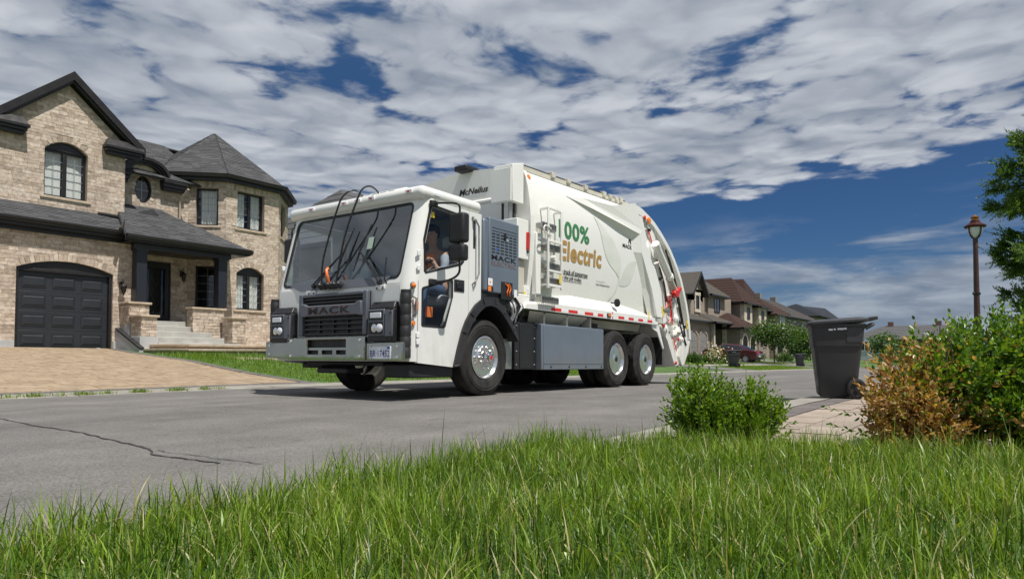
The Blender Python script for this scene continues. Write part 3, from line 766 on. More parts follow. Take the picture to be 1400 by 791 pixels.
# garage door: panelled leaf, frame, arched infill
gd = MB().box(7.27, 9.585, 21.66, 21.70, .71, 2.86).build('garage_door', MT['garage'], house)
for r_ in range(4):
    z0 = .715 + r_ * .537
    s_ = MB().box(7.275, 9.58, 21.645, 21.665, z0, z0 + .529).build('door_section', MT['garage'], gd, bevel=.004)
    for c in range(3):
        a = 7.275 + .13 + c * .745
        MB().hexa([(a, 21.643, z0 + .13), (a + .53, 21.643, z0 + .13), (a + .53, 21.643, z0 + .40), (a, 21.643, z0 + .40)],
                  [(a + .035, 21.628, z0 + .165), (a + .495, 21.628, z0 + .165), (a + .495, 21.628, z0 + .365), (a + .035, 21.628, z0 + .365)]).build('raised_panel', MT['garage'], gd)
        f = MB()
        for q in ((a - .03, a + .56, z0 + .10, z0 + .12), (a - .03, a + .56, z0 + .41, z0 + .43), (a - .03, a - .012, z0 + .12, z0 + .41), (a + .542, a + .56, z0 + .12, z0 + .41)):
            f.box(q[0], q[1], 21.632, 21.646, q[2], q[3])
        f.build('panel_moulding', MT['garage'], gd)
fm = MB(); fm.box(7.2, 7.27, 21.55, 21.72, .71, 2.94).box(9.585, 9.655, 21.55, 21.72, .71, 2.94).box(7.2, 9.655, 21.56, 21.715, 2.86, 2.945); fm.build('door_frame', MT['trim'], gd, bevel=.006)
ap = [(7.2 + 2.455 * i / 14, arch_z(op_g, 7.2 + 2.455 * i / 14)[1] - .002) for i in range(15)]
MB().xz([(7.2, 2.946)] + ap[1:-1] + [(9.655, 2.946)], 21.58, 21.64).build('arch_panel', MT['trim'], gd)
MB().box(7.27, 9.585, 21.62, 21.70, .69, .715).build('threshold', MT['steel'], gd)
MB().box(9.30, 9.40, 21.622, 21.644, .745, .765).build('lock_plate', MT['paperwhite'], gd)
# upper gable
fu = Fr((0, 22.5), (1, 0), (0, -1))
def gable_top(u): return 8.62 - abs(u - 8.77) * .86
gable_top.br = (8.77,)
op_u = dict(u0=8.16, u1=9.315, z0=5.22, z1=6.60, rise=.27)
ou = dict(op_u); ou['pad_top'] = .18
wall(fu, 6.9, 10.41, 4.2, gable_top, [op_u]); stones(fu, 6.9, 10.41, 4.75, gable_top, [ou]); voussoirs(fu, op_u, .18)
window(fu, op_u, 2, (2, 5), blind=True)
MB().box(10.19, 10.41, 22.51, 26, 4.2, 7.0).build('wall', MT['mortar'], house)
# rear wall between gable and turret, with the front door and an oval window
fb = Fr((0, 23.3), (1, 0), (0, -1))
op_d = dict(u0=11.47, u1=12.37, z0=1.64, z1=3.74); op_o = dict(u0=11.10, u1=11.66, z0=5.66, z1=6.56, oval=True)
def back_top(u): return 6.62 + .42 * max(0, 1 - ((u - 11.38) / .62) ** 2)
wall(fb, 10.2, 12.95, .5, back_top, [op_d, op_o]); stones(fb, 10.2, 12.95, 1.66, back_top, [op_d, op_o])
for k in range(22):   # ring of stones round the oval
    t = 2 * math.pi * k / 22; u, z = 11.38 + .335 * math.cos(t), 6.11 + .53 * math.sin(t)
    add_stone(fb, u - .045, u + .045, z - .055, z + .055, .012, math.atan2(math.cos(t), math.sin(t)))
ov = MB(); n = 28
for k in range(n):
    a, b = [2 * math.pi * (k + i) / n for i in (0, 1)]
    pt = lambda t, s_, d: fb(11.38 + .285 * s_ * math.cos(t), d, 6.11 + .455 * s_ * math.sin(t))
    ov.hexa([pt(a, 1, -.03), pt(b, 1, -.03), pt(b, 1, -.15), pt(a, 1, -.15)], [pt(a, .84, -.03), pt(b, .84, -.03), pt(b, .84, -.15), pt(a, .84, -.15)])
ow = ov.build('oval_window', MT['winframe'], house)
MB().quad(*[fb(11.38 + .27 * math.cos(2 * math.pi * k / n), -.10, 6.11 + .44 * math.sin(2 * math.pi * k / n)) for k in range(n)]).build('pane', MT['houseglass'], ow, fix=False)
MB().box(11.37, 11.39, 23.41, 23.425, 5.7, 6.5).box(11.12, 11.64, 23.411, 23.424, 6.10, 6.12).build('glazing_bar', MT['muntin'], ow)
MB().box(10.9, 11.9, 23.62, 24.2, 5.4, 6.7).build('room', MT['roomdark'], ow)
# front door
df = MB(); df.box(11.47, 11.60, 23.36, 23.5, 1.64, 3.74).box(12.20, 12.37, 23.36, 23.5, 1.64, 3.74).box(11.60, 12.20, 23.36, 23.5, 3.52, 3.74).box(11.60, 12.20, 23.37, 23.49, 1.64, 1.92)
dr_ = df.build('front_door', MT['winframe'], house, bevel=.01)
MB().quad((11.60, 23.43, 1.92), (12.20, 23.43, 1.92), (12.20, 23.43, 3.52), (11.60, 23.43, 3.52)).build('pane', MT['houseglass'], dr_, fix=False)
MB().box(11.3, 12.6, 23.62, 24.6, 1.6, 3.9).build('hall', MT['roomdark'], dr_)
st = MB()
for k in range(9):
    x = 11.9 + .07 * math.sin(k * 1.3); st.tube([(x, 23.55, 2.0 + k * .14), (x + .05 * math.cos(k * 2.1), 23.54, 2.2 + k * .14)], [.012, .004], 5)
st.build('etched_stem', mat('etched green', (.16, .17, .05), .7), dr_)
MB().tube([(12.14, 23.34, 2.45), (12.14, 23.31, 2.5), (12.14, 23.31, 2.75), (12.14, 23.34, 2.8)], .012, 6).build('handle', MT['iron'], dr_)
# turret: five visible faces of an octagon
TC = Vector((14.94, 25.05)); AP = 2.65; SD = 2.2
faces = {}
for k, ang in (('front', -90), ('left', -135), ('right', -45), ('farleft', 180), ('farright', 0)):
    n_ = Vector((math.cos(R(ang)), math.sin(R(ang)))); t_ = Vector((-n_.y, n_.x)); o_ = TC + n_ * AP - t_ * (SD / 2)
    faces[k] = Fr((o_.x, o_.y), (t_.x, t_.y), (n_.x, n_.y))
ops = {'front': [dict(u0=.45, u1=1.57, z0=5.17, z1=6.52), dict(u0=.45, u1=1.58, z0=2.21, z1=3.52, rise=.25)],
       'left': [dict(u0=1.18, u1=1.94, z0=5.17, z1=6.50), dict(u0=1.18, u1=1.96, z0=2.21, z1=3.72)],
       'right': [dict(u0=.5, u1=1.6, z0=5.17, z1=6.5)], 'farleft': [], 'farright': []}
for k, fr in faces.items():
    wall(fr, -.01, SD + .01, .4, 6.85, ops[k])
    if k in ('front', 'left', 'right'):
        oo = [dict(o, pad_top=.18 if o.get('rise') else 0) for o in ops[k]]
        stones(fr, 0, SD, .55, 6.52, oo)
        u = 0
        while u < SD - .05:           # soldier course under the eave
            add_stone(fr, u + .005, min(SD, u + .1) - .005, 6.54, 6.76, .012); u += .1
        for o in oo:
            if o.get('rise'): voussoirs(fr, o, .18)
        for i, o in enumerate(ops[k]):
            window(fr, o, 1 if k == 'left' else 2, (2, 5), sill=True, curtain=not (k == 'left' and i == 1))
# porch: floor, steps, piers, parapet, columns
pf = MB().box(10.24, 13.0, 21.5, 23.3, .5, 1.63).build('porch_floor', MT['concrete'], house, bevel=.01)
for i, (a, b, y0, z) in enumerate(((10.42, 12.42, 21.2, 1.46), (10.42, 12.48, 20.88, 1.28), (10.42, 12.72, 20.56, 1.10), (10.42, 13.08, 20.24, .93))):
    MB().box(a, b, y0, 21.5 - .003 * i, .45 - .01 * i, z).build('step', MT['concrete'], house, bevel=.012)
def pier(x0, x1, y0, y1, z0, z1, cap=.07, name='pier'):
    p = MB().box(x0, x1, y0, y1, z0, z1).build(name, MT['mortar'], house)
    for fr, L_ in ((Fr((x0, y0), (1, 0), (0, -1)), x1 - x0), (Fr((x0, y1), (0, -1), (-1, 0)), y1 - y0)):
        stones(fr, -.01, L_ + .01, z0 + .005, z1, [], .10, .02, (.14, .32))
    MB().box(x0 - .07, x1 + .07, y0 - .07, y1 + .03, z1 + .002, z1 + cap).build('cap', MT['capstone'], p, bevel=.015)
pier(9.90, 10.46, 20.95, 21.48, 1.45, 2.07); pier(9.93, 10.36, 20.28, 20.88, 1.10, 1.66)
MB().box(9.88, 10.41, 20.26, 21.47, .45, 1.10).box(9.885, 10.47, 20.93, 21.465, 1.095, 1.45).build('footing', MT['parging'], house, bevel=.01)
MB().hexa([(9.74, 21.46, .6), (9.876, 21.46, .6), (9.876, 21.46, 1.32), (9.74, 21.46, 1.32)], [(9.74, 20.0, .5), (9.876, 20.0, .5), (9.876, 20.0, .72), (9.74, 20.0, .72)]).build('ramp_wall', MT['parging'], house, bevel=.01)
MB().hexa([(9.73, 21.455, 1.32), (9.87, 21.455, 1.32), (9.87, 21.455, 1.37), (9.73, 21.455, 1.37)], [(9.73, 19.98, .722), (9.87, 19.98, .722), (9.87, 19.98, .772), (9.73, 19.98, .772)]).build('ramp_coping', MT['dark'], house)
pier(11.95, 13.02, 21.10, 21.45, 1.0, 2.03, name='parapet'); pier(12.92, 13.38, 20.42, 20.98, .95, 1.73)
MB().box(12.5, 13.05, 20.99, 21.46, .5, 1.0).build('footing', MT['mortar'], house)
for x0 in (10.17, 12.83):
    c = MB().box(x0, x0 + .31, 21.12, 21.43, 2.14, 3.93).build('column', MT['column'], house, bevel=.012)
    MB().box(x0 - .03, x0 + .34, 21.09, 21.46, 3.72, 3.93).build('column_head', MT['column'], c, bevel=.012)
# flagstone planting steps
for z, y0, x0, x1 in ((.87, 19.95, 10.15, 14.3), (.74, 19.25, 9.85, 14.0)):
    x = x0
    while x < x1:
        w = random.uniform(.7, 1.3); w = min(w, x1 - x)
        MB().hexa([(x, y0 + random.uniform(-.03, .03), z - .07), (x + w - .012, y0 + random.uniform(-.03, .03), z - .07), (x + w - .012, 20.6, z - .07), (x, 20.6, z - .07)],
                  [(x, y0 - .02, z), (x + w - .012, y0 - .02, z), (x + w - .012, 20.6, z), (x, 20.6, z)]).build('flagstone', MT['capstone'], house, bevel=.012)
        x += w
MB().box(10.2, 14.3, 20.05, 21.0, .3, .795).box(9.9, 13.95, 19.33, 20.04, .3, .665).build('planter_base', MT['mortar'], house)
MB().box(13.05, 17.2, 20.3, 22.39, .3, .90).build('planting_bed', MT['capstone'], house)
# ---- trim and gutters
def gutter(pts, z, name='gutter', h=.14, w=.12, out=None):
    mb = MB()
    for a, b in zip(pts[:-1], pts[1:]):
        a, b = Vector((*a, 0)), Vector((*b, 0)); t = (b - a).normalized(); n_ = Vector((t.y, -t.x, 0))
        a2, b2 = a - t * .0, b + t * .0
        prof = [(0, z - h), (w * .7, z - h), (w * .8, z - h * .55), (w, z - h * .35), (w, z), (w - .02, z), (w - .02, z - .02), (0, z - .02)]
        mb.hexa([a2 + n_ * p + Vector((0, 0, q)) for p, q in prof], [b2 + n_ * p + Vector((0, 0, q)) for p, q in prof])
    return mb.build(name, MT['trim'], house)
def board(p0, p1, thick, depth, name='fascia', nrm=None):
    """a board between two points; thick vertically, depth along outward normal"""
    a, b = Vector(p0), Vector(p1); n_ = Vector(nrm or (0, -1, 0)) * depth; d_ = Vector((0, 0, -thick))
    return MB().hexa([a, a + n_, a + n_ + d_, a + d_], [b, b + n_, b + n_ + d_, b + d_]).build(name, MT['trim'], house, bevel=.008)
# roof slopes with laid shingles
SH = []
def slope(poly, eave_a, eave_b, name='roof', lay=True, tab=(.34, .145)):
    """poly: coplanar 3D points; eave line a->b gives the course direction"""
    P3 = [Vector(p) for p in poly]
    ud = (Vector(eave_b) - Vector(eave_a)).normalized()
    nrm = Vector((0, 0, 0))
    for i in range(len(P3)): nrm += (P3[i] - P3[0]).cross(P3[(i + 1) % len(P3)] - P3[0])
    nrm.normalize()
    if nrm.z < 0: nrm = -nrm
    vd = nrm.cross(ud).normalized()
    if vd.z < 0: vd = -vd
    o = Vector(eave_a)
    q = [((p - o).dot(ud), (p - o).dot(vd)) for p in P3]
    MB().hexa([p - nrm * .06 for p in P3], P3).build(name, MT['shingle_flat'], house)
    if not lay: return
    def span(v):
        xs = []
        for (a, b) in zip(q, q[1:] + q[:1]):
            if (a[1] - v) * (b[1] - v) < 0: xs.append(a[0] + (b[0] - a[0]) * (v - a[1]) / (b[1] - a[1]))
        return (min(xs), max(xs)) if len(xs) >= 2 else None
    v = max(0, min(b for a, b in q)); top = max(b for a, b in q); r_ = 0
    while v < top:
        s0 = span(v + .012); s1 = span(min(v + tab[1], top - 1e-3))
        if s0 and s1:
            u0, u1 = max(s0[0], s1[0]) if s1[0] > s0[0] else s0[0], min(s0[1], s1[1]) if s1[1] < s0[1] else s0[1]
            u = u0 - random.random() * tab[0]
            while u < u1:
                w = tab[0] * random.uniform(.55, 1.3); a, b = max(u, u0), min(u + w, u1); u += w
                if b - a < .03: continue
                th = random.choice((.008, .010, .015)); m = Matrix.Identity(4)
                nd = (nrm + vd * -.0).normalized(); tl = .06
                vv = (vd - nrm * tl).normalized(); nn_ = ud.cross(vv); nn_ = nn_ if nn_.z > 0 else -nn_
                c = o + ud * ((a + b) / 2) + vd * (v + tab[1] * .5) + nrm * (.012 + random.uniform(0, .003))
                for i, (dv, s_) in enumerate(((ud, b - a - .006), (vv, tab[1] * 1.04), (nn_, th))):
                    for k in range(3): m[k][i] = dv[k] * s_
                for k in range(3): m[k][3] = c[k]
                SH.append(m)
        v += tab[1]; r_ += 1
# pent roof over the garage
slope([(5.4, 21.27, 4.26), (9.85, 21.27, 4.26), (10.42, 22.48, 4.87), (5.4, 22.48, 4.87)], (5.4, 21.27, 4.26), (9.85, 21.27, 4.26))
board((5.4, 21.29, 4.24), (9.85, 21.29, 4.24), .17, .03); gutter([(5.4, 21.27), (9.82, 21.27)], 4.265)
MB().box(5.4, 10.1, 21.27, 21.497, 4.03, 4.07).build('soffit', MT['trim'], house); board((5.4, 21.47, 4.06), (10.2, 21.47, 4.06), .14, .05, 'frieze')
MB().tube([(9.62, 21.0, 4.27), (9.75, 21.2, 4.33), (10.25, 22.1, 4.78), (10.2, 22.3, 4.86), (9.6, 22.42, 4.9)], .05, 8).build('roof_flashing', MT['trim'], house, smooth=True)
# porch hip roof
slope([(9.7, 20.9, 4.14), (13.85, 20.9, 4.14), (12.0, 23.2, 5.46), (10.45, 23.2, 5.46)], (9.7, 20.9, 4.14), (13.85, 20.9, 4.14))
slope([(13.85, 20.9, 4.14), (13.85, 23.2, 4.14), (12.0, 23.2, 5.46)], (13.85, 20.9, 4.14), (13.85, 23.2, 4.14))
MB().xz([(10.42, 4.9), (11.0, 5.22), (11.35, 5.36), (11.55, 5.2), (11.6, 4.9)], 22.6, 23.28).build('roof_saddle', MT['shingle_flat'], house)
board((9.7, 20.91, 4.12), (13.85, 20.91, 4.12), .17, .03); gutter([(9.72, 20.89), (13.85, 20.89)], 4.14)
board((13.84, 20.90, 4.12), (13.84, 22.5, 4.12), .17, .03, 'fascia', (1, 0, 0)); gutter([(13.87, 20.9), (13.87, 22.4)], 4.14)
MB().box(9.85, 13.78, 20.94, 23.28, 3.935, 3.965).build('porch_ceiling', MT['trim'], house)
board((10.05, 21.14, 3.933), (13.25, 21.14, 3.933), .16, .06, 'beam')
# main gable roof: slopes, rakes, returns
pk = (8.80, 8.98); sl_g = .86
for sgn in (-1, 1):
    e = 2.12; a = [(pk[0], 22.28, pk[1]), (pk[0] + sgn * e, 22.28, pk[1] - e * sl_g), (pk[0] + sgn * e, 29, pk[1] - e * sl_g), (pk[0], 29, pk[1])]
    slope(a, (pk[0] + sgn * e, 22.28, pk[1] - e * sl_g) if sgn > 0 else (pk[0] - e, 29, pk[1] - e * sl_g), (pk[0] + sgn * e, 29, pk[1] - e * sl_g) if sgn > 0 else (pk[0] - e, 22.28, pk[1] - e * sl_g), lay=False)
    n_ = Vector((sl_g * sgn, 0, 1)).normalized(); t_ = Vector((sgn, 0, -sl_g)).normalized()
    for y0, y1, top, hh, nm in ((22.24, 22.30, .02, .20, 'rake_board'), (22.30, 22.37, -.175, .11, 'rake_moulding'), (22.37, 22.475, -.11, .03, 'rake_soffit')):
        A = Vector((pk[0], 0, pk[1])); B_ = A + t_ * (e / t_.dot(Vector((sgn, 0, 0))) if True else 0)
        d = Vector((0, 0, 1))
        q = [A + d * top, B_ + d * top, B_ + d * (top - hh * 1.3), A + d * (top - hh * 1.3)]
        MB().hexa([Vector((p.x, y0, p.z)) for p in q], [Vector((p.x, y1, p.z)) for p in q]).build(nm, MT['trim'], house)
for x0, x1 in ((6.66, 7.66), (9.72, 10.86)):
    MB().hexa([(x0, 22.20, 7.06), (x1, 22.20, 7.06), (x1 - .0, 22.46, 7.06), (x0 + .0, 22.46, 7.06)], [(x0 + (0 if x0 < 7 else .12), 22.3, 7.27), (x1 - (.12 if x0 < 7 else 0), 22.3, 7.27), (x1 - (.12 if x0 < 7 else 0), 22.46, 7.30), (x0 + (0 if x0 < 7 else .12), 22.46, 7.30)]).build('cornice_return', MT['trim'], house)
    MB().box(x0 - .02, x1 + .02, 22.17, 22.46, 6.97, 7.057).box(x0 + .03, x1 - .03, 22.23, 22.462, 6.88, 6.967).box(x0 + .08, x1 - .08, 22.29, 22.464, 6.78, 6.878).build('cornice_return', MT['trim'], house, bevel=.01)
# main hip behind, eyebrow over the oval window, small eaves
slope([(10.3, 22.98, 6.55), (13.6, 22.98, 6.55), (13.6, 26.2, 8.62), (9.0, 26.2, 8.62)], (10.3, 22.98, 6.55), (13.6, 22.98, 6.55))
slope([(6.0, 26.2, 8.62), (15, 26.2, 8.62), (15, 30, 6.5), (6.0, 30, 6.5)], (15, 30, 6.5), (6, 30, 6.5), lay=False)
for x0, x1 in ((10.42, 10.80), (11.92, 12.72)):
    MB().box(x0, x1, 23.0, 23.28, 6.30, 6.42).box(x0 + .02, x1 - .03, 23.06, 23.27, 6.20, 6.298).box(x0, x1 + .02, 22.95, 23.29, 6.422, 6.53).build('small_eave', MT['trim'], house, bevel=.01)
eb = MB(); k = 14
for j, (rx, rz, th, y0) in enumerate(((.70, .50, .10, 23.02), (.62, .44, .09, 23.09), (.54, .38, .08, 23.15))):
    for i in range(k):
        t0, t1 = [math.pi * (.06 + .88 * (i + q) / k) for q in (0, 1)]
        f = lambda t, o_: Vector((11.38 + (rx + o_) * math.cos(t), y0, 6.56 + (rz + o_) * math.sin(t)))
        eb.hexa([f(t0, 0), f(t1, 0), f(t1, th), f(t0, th)], [p + Vector((0, 23.3 - y0 + (1.3 if j == 0 else 0), 0)) for p in (f(t0, 0), f(t1, 0), f(t1, th), f(t0, th))])
eb.build('eyebrow_arch', MT['trim'], house)
# turret roof
EA = 2.87; ES = EA * 2 * math.tan(math.pi / 8); zE = 6.98; pkT = Vector((TC.x, TC.y, 9.30))
crn = []
for i in range(8):
    an = R(-90 - 22.5 + 45 * i); rr = EA / math.cos(math.pi / 8); crn.append(Vector((TC.x + rr * math.cos(an), TC.y + rr * math.sin(an), zE)))
for i in range(8):
    a, b = crn[i], crn[(i + 1) % 8]; slope([a, b, pkT], a, b, lay=i in (0, 6, 7, 1))
ring = MB(); rg2 = MB(); sof = MB()
for i in range(8):
    a, b = crn[i], crn[(i + 1) % 8]; c0 = Vector((TC.x, TC.y, 0))
    def rad(p, s_, z): v = Vector((p.x, p.y, 0)) - c0; v = c0 + v * s_; return Vector((v.x, v.y, z))
    ring.hexa([rad(a, 1.035, zE - .13), rad(b, 1.035, zE - .13), rad(b, .995, zE - .13), rad(a, .995, zE - .13)], [rad(a, 1.045, zE), rad(b, 1.045, zE), rad(b, .995, zE), rad(a, .995, zE)])
    rg2.hexa([rad(a, .995, zE - .24), rad(b, .995, zE - .24), rad(b, .86, zE - .24), rad(a, .86, zE - .24)], [rad(a, .995, zE - .07), rad(b, .995, zE - .07), rad(b, .86, zE - .07), rad(a, .86, zE - .07)])
ring.build('gutter', MT['trim'], house); rg2.build('soffit', MT['trim'], house)
MB().box(13.4, 16.4, 24.0, 29, 6.8, 6.84).build('ceiling', MT['roomdark'], house)
# downspouts, wall lamps
MB().tube([(12.66, 22.78, 6.3), (12.62, 22.95, 6.12), (12.60, 23.2, 6.0), (12.60, 23.23, 5.0)], .04, 8).build('downspout', MT['downspout'], house, smooth=True)
MB().tube([(17.35, 24.0, 6.75), (17.3, 24.0, 6.62), (16.85, 23.95, 6.55), (16.72, 23.95, 6.4), (16.72, 23.95, 3.0)], .035, 8).build('downspout', MT['trim'], house, smooth=True)
def wall_lamp(x, y, z):
    l = MB(); l.box(x - .05, x + .05, y - .03, y, z - .02, z + .2); l.tube([(x, y, z + .16), (x, y - .09, z + .28), (x, y - .17, z + .22), (x, y - .16, z + .12)], .012, 6)
    l.lathe((x, y - .16, z - .22), (0, 0, 1), [(0, .001), (.03, .03), (.06, .02), (.08, .055), (.26, .085), (.28, .10), (.36, .02), (.39, .001)], 10)
    o = l.build('wall_lamp', MT['iron'], house, smooth=True)
    MB().lathe((x, y - .16, z - .13), (0, 0, 1), [(0, .058), (.15, .08)], 8).build('lamp_pane', MT['houseglass'], o)
wall_lamp(9.88, 21.46, 2.55); wall_lamp(12.72, 23.26, 3.30)
tiles('stone', 'stone_veneer', STONES, MT['stone'], house, 300, .03, 11)
tiles('shingle', 'shingle_courses', SH, MT['shingle'], house, 300, .03, 12)
print('stones', len(STONES), 'shingles', len(SH))
# ------------------------------------------------------------------ the refuse truck
TILT = .0115
truck = thing('garbage_truck', (7.45, 7.03, 0), 'white electric rear loader garbage truck driving along the street', 'garbage truck', rot=(0, TILT, 0))
def zl(x, z): return z + TILT * (x - 7.45)
NY, FY = 5.72, 8.34
# ---- cab shell: rounded front below the windscreen, corner posts, roof
def corner(xf, xs, r=.15, n=6):
    near = [(xf + r - r * math.cos(a), NY + r - r * math.sin(a)) for a in [math.pi / 2 * (1 - i / n) for i in range(n + 1)]]
    return [(xs, NY)] + near, [(xs, FY)] + [(x, FY - (y - NY)) for x, y in near]
lev = [(.46, 5.905, 6.055), (.9, 5.90, 6.055), (1.42, 5.905, 6.06), (1.95, 6.04, 6.165), (2.50, 6.18, 6.285)]
lev = [(z, xf, max(xs, xf + .151)) for z, xf, xs in lev]
cabm = MB()
for side in (0, 1):
    rows = [[(x, y, z) for x, y in corner(xf, xs)[side]] for z, xf, xs in lev]; n = len(rows[0])
    for a, b in zip(rows[:-1], rows[1:]):
        for i in range(n - 1): cabm.quad(a[i], a[i + 1], b[i + 1], b[i])
# front lower panel with a soft horizontal crease
zs = [.46, .8, 1.1, 1.36, 1.42]; fx = {.46: 5.905, .8: 5.90, 1.1: 5.90, 1.36: 5.902, 1.42: 5.905}
ys = [NY + .15 + (FY - NY - .30) * i / 12 for i in range(13)]
cabm.grid(lambda y, z: (fx[z], y, z), ys, zs)
cab = cabm.build('cab', MT['cabwhite'], truck, smooth=True, ang=50)
def fpl(y, z, off=0.0):       # sloped windscreen plane
    t = (z - 1.42) / 1.08; return Vector((5.905 + .275 * t - off, y, z + off * .25))
def rrect(u0, u1, v0, v1, r, n=5):
    out = []
    for cx, cy, a0 in ((u1 - r, v0 + r, -90), (u1 - r, v1 - r, 0), (u0 + r, v1 - r, 90), (u0 + r, v0 + r, 180)):
        out += [(cx + r * math.cos(R(a0 + 90 * i / n)), cy + r * math.sin(R(a0 + 90 * i / n))) for i in range(n + 1)]
    return out
MB().add(*hole_plate([(NY + .15, 1.42), (FY - .15, 1.42), (FY - .15, 2.5), (NY + .15, 2.5)], [rrect(5.895, 8.165, 1.475, 2.445, .09)], fpl, (.05, 0, 0))).build('windscreen_surround', MT['cabwhite'], cab)
ws = MB().quad(*[fpl(y, z, -.012) for y, z in rrect(5.88, 8.18, 1.46, 2.46, .09)]).build('windscreen', MT['windscreen'], truck, fix=False)
MB().add(*hole_plate(rrect(5.885, 8.175, 1.465, 2.455, .09), [rrect(5.915, 8.145, 1.50, 2.43, .075)], lambda y, z: fpl(y, z, .004), (.02, 0, 0))).build('windscreen_seal', MT['black'], ws)
MB().prism([(6.02, 1.505), (6.2, 1.395), (7.75, 1.40), (8.05, 1.505)], lambda y, z: fpl(y, z, .012), (.008, 0, 0)).build('cowl_panel', MT['frontgrey'], cab)
MB().quad(fpl(6.50, 1.90, .0), fpl(6.60, 1.90, .0), fpl(6.60, 2.06, .0), fpl(6.50, 2.06, .0)).build('windscreen_card', mat('pale green card', (.35, .45, .38), .6), ws, fix=False)
# sides: door with two window openings, rear corner with slim quarter light
def side(y): return lambda x, z: (x, y, z)
UW = [(6.295, 2.40), (6.88, 2.365), (6.90, 1.80), (6.85, 1.755), (6.215, 1.57), (6.185, 1.60), (6.175, 1.93)]
LW = [(6.17, 1.345), (6.655, 1.50), (6.685, 1.48), (6.685, 1.27), (6.545, .935), (6.51, .91), (6.17, .915), (6.15, .935), (6.15, 1.32)]
DO = [(6.062, .445), (6.735, .39), (6.90, .86), (7.03, 1.07), (7.03, 2.475), (6.285, 2.475), (6.068, 1.45)]
def grow(poly, d):
    c = (sum(p[0] for p in poly) / len(poly), sum(p[1] for p in poly) / len(poly))
    return [(p[0] + d * (1 if p[0] > c[0] else -1), p[1] + d * (1 if p[1] > c[1] else -1)) for p in poly]
doors = []
for y, dy, sgn in ((NY - .002, .045, 1), (FY + .002, -.045, -1)):
    dpo = MB().add(*hole_plate(DO, [UW, LW], side(y), (0, dy, 0))).build('door', MT['cabwhite'], truck)
    doors.append(dpo)
    MB().add(*hole_plate([(7.036, 1.08), (7.30, 1.28), (7.30, 2.475), (7.036, 2.475)], [[(7.12, 1.98), (7.185, 1.98), (7.185, 2.37), (7.12, 2.37)]], side(y + .001 * sgn), (0, dy, 0))).build('cab_corner', MT['cabwhite'], cab)
    MB().quad(*[(x, y + dy * .5, z) for x, z in ((7.115, 1.975), (7.19, 1.975), (7.19, 2.375), (7.115, 2.375))]).build('quarter_light', MT['carglass'], cab, fix=False)
    for nm, pl in (('side_window', UW), ('lower_window', LW)):
        w = MB().quad(*[(x, y + dy * .45, z) for x, z in grow(pl, .012)]).build(nm, MT['sideglass'], dpo, fix=False)
        MB().add(*hole_plate(grow(pl, .028), [pl], side(y - .004 * sgn), (0, .02 * sgn, 0))).build('window_seal', MT['black'], dpo)
    for z in (.78, 1.78, 1.60, .70):
        MB().box(6.03, 6.085, y - .018 * sgn, y - .001 * sgn, z - .035, z + .035).build('hinge', MT['paperwhite'], dpo, bevel=.006)
dn = doors[0]
MB().box(6.73, 6.935, NY - .012, NY - .003, 1.375, 1.53).build('door_handle', MT['black'], dn, bevel=.012)
MB().box(6.77, 6.90, NY - .03, NY - .0125, 1.41, 1.495).build('handle_grip', MT['satin'], dn, bevel=.012)
g = MB(); g.tube([(7.10, NY - .004, 2.40), (7.105, NY - .05, 2.37), (7.17, NY - .06, 2.28), (7.175, NY - .06, 1.64), (7.12, NY - .05, 1.53), (7.11, NY - .004, 1.50)], .013, 8)
g.tube([(7.10, NY - .004, 2.40), (7.10, NY - .02, 2.39)], .02, 8)
g.build('grab_bar', MT['steel'], cab, smooth=True)
# roof
MB().box(6.105, 7.315, NY - .012, FY + .012, 2.478, 2.645).build('roof', MT['cabwhite'], cab, bevel=.075, seg=4)
MB().hexa([(6.4, 6.35, 2.63), (7.1, 6.35, 2.63), (7.1, 7.35, 2.63), (6.4, 7.35, 2.63)], [(6.55, 6.42, 2.80), (7.05, 6.42, 2.83), (7.05, 7.25, 2.83), (6.55, 7.25, 2.80)]).build('roof_fairing', MT['white'], cab, bevel=.02)
for i in range(4):
    y0 = 6.62 + i * .155
    MB().hexa([(6.455, y0, 2.69), (6.455, y0 + .12, 2.69), (6.46, y0 + .12, 2.69), (6.46, y0, 2.69)], [(6.535, y0, 2.785), (6.535, y0 + .12, 2.785), (6.545, y0 + .12, 2.785), (6.545, y0, 2.785)]).build('fairing_vent', MT['grey_text'], cab)
for y in (7.81, 7.13, 6.86, 6.60, 5.93):
    l = MB().box(6.088, 6.11, y - .06, y + .06, 2.545, 2.60).build('marker_lamp', MT['lampglass'], cab, bevel=.008)
    MB().box(6.083, 6.0885, y - .02, y + .02, 2.56, 2.585).build('marker_bulb', mat('pale red bulb', (.5, .12, .1), .3), cab)
MB().box(6.33, 6.43, NY - .022, NY - .008, 2.535, 2.575).build('marker_lamp', MT['lampglass'], cab, bevel=.006)
# ---- front: grille, bar, lettering
gr = MB(); X0 = 5.825
gr.box(X0, 5.90, 6.36, 6.44, .79, 1.345).box(X0, 5.90, 7.61, 7.69, .79, 1.345).box(X0, 5.90, 6.44, 7.61, 1.30, 1.344)
grille = gr.build('grille', MT['frontgrey'], cab, bevel=.012)
MB().box(5.885, 5.902, 6.44, 7.61, .78, 1.30).build('grille_backing', MT['black'], grille)
for z in (.80, .865, .93, .99, 1.215, 1.262): MB().hexa([(5.85, 6.445, z), (5.85, 7.605, z), (5.884, 7.605, z - .01), (5.884, 6.445, z - .01)], [(5.85, 6.445, z + .022), (5.85, 7.605, z + .022), (5.884, 7.605, z + .02), (5.884, 6.445, z + .02)]).build('slat', MT['satin'], grille)
for y in (6.75, 7.02, 7.3): MB().box(5.86, 5.883, y - .008, y + .008, .79, 1.02).build('grille_rib', MT['satin'], grille)
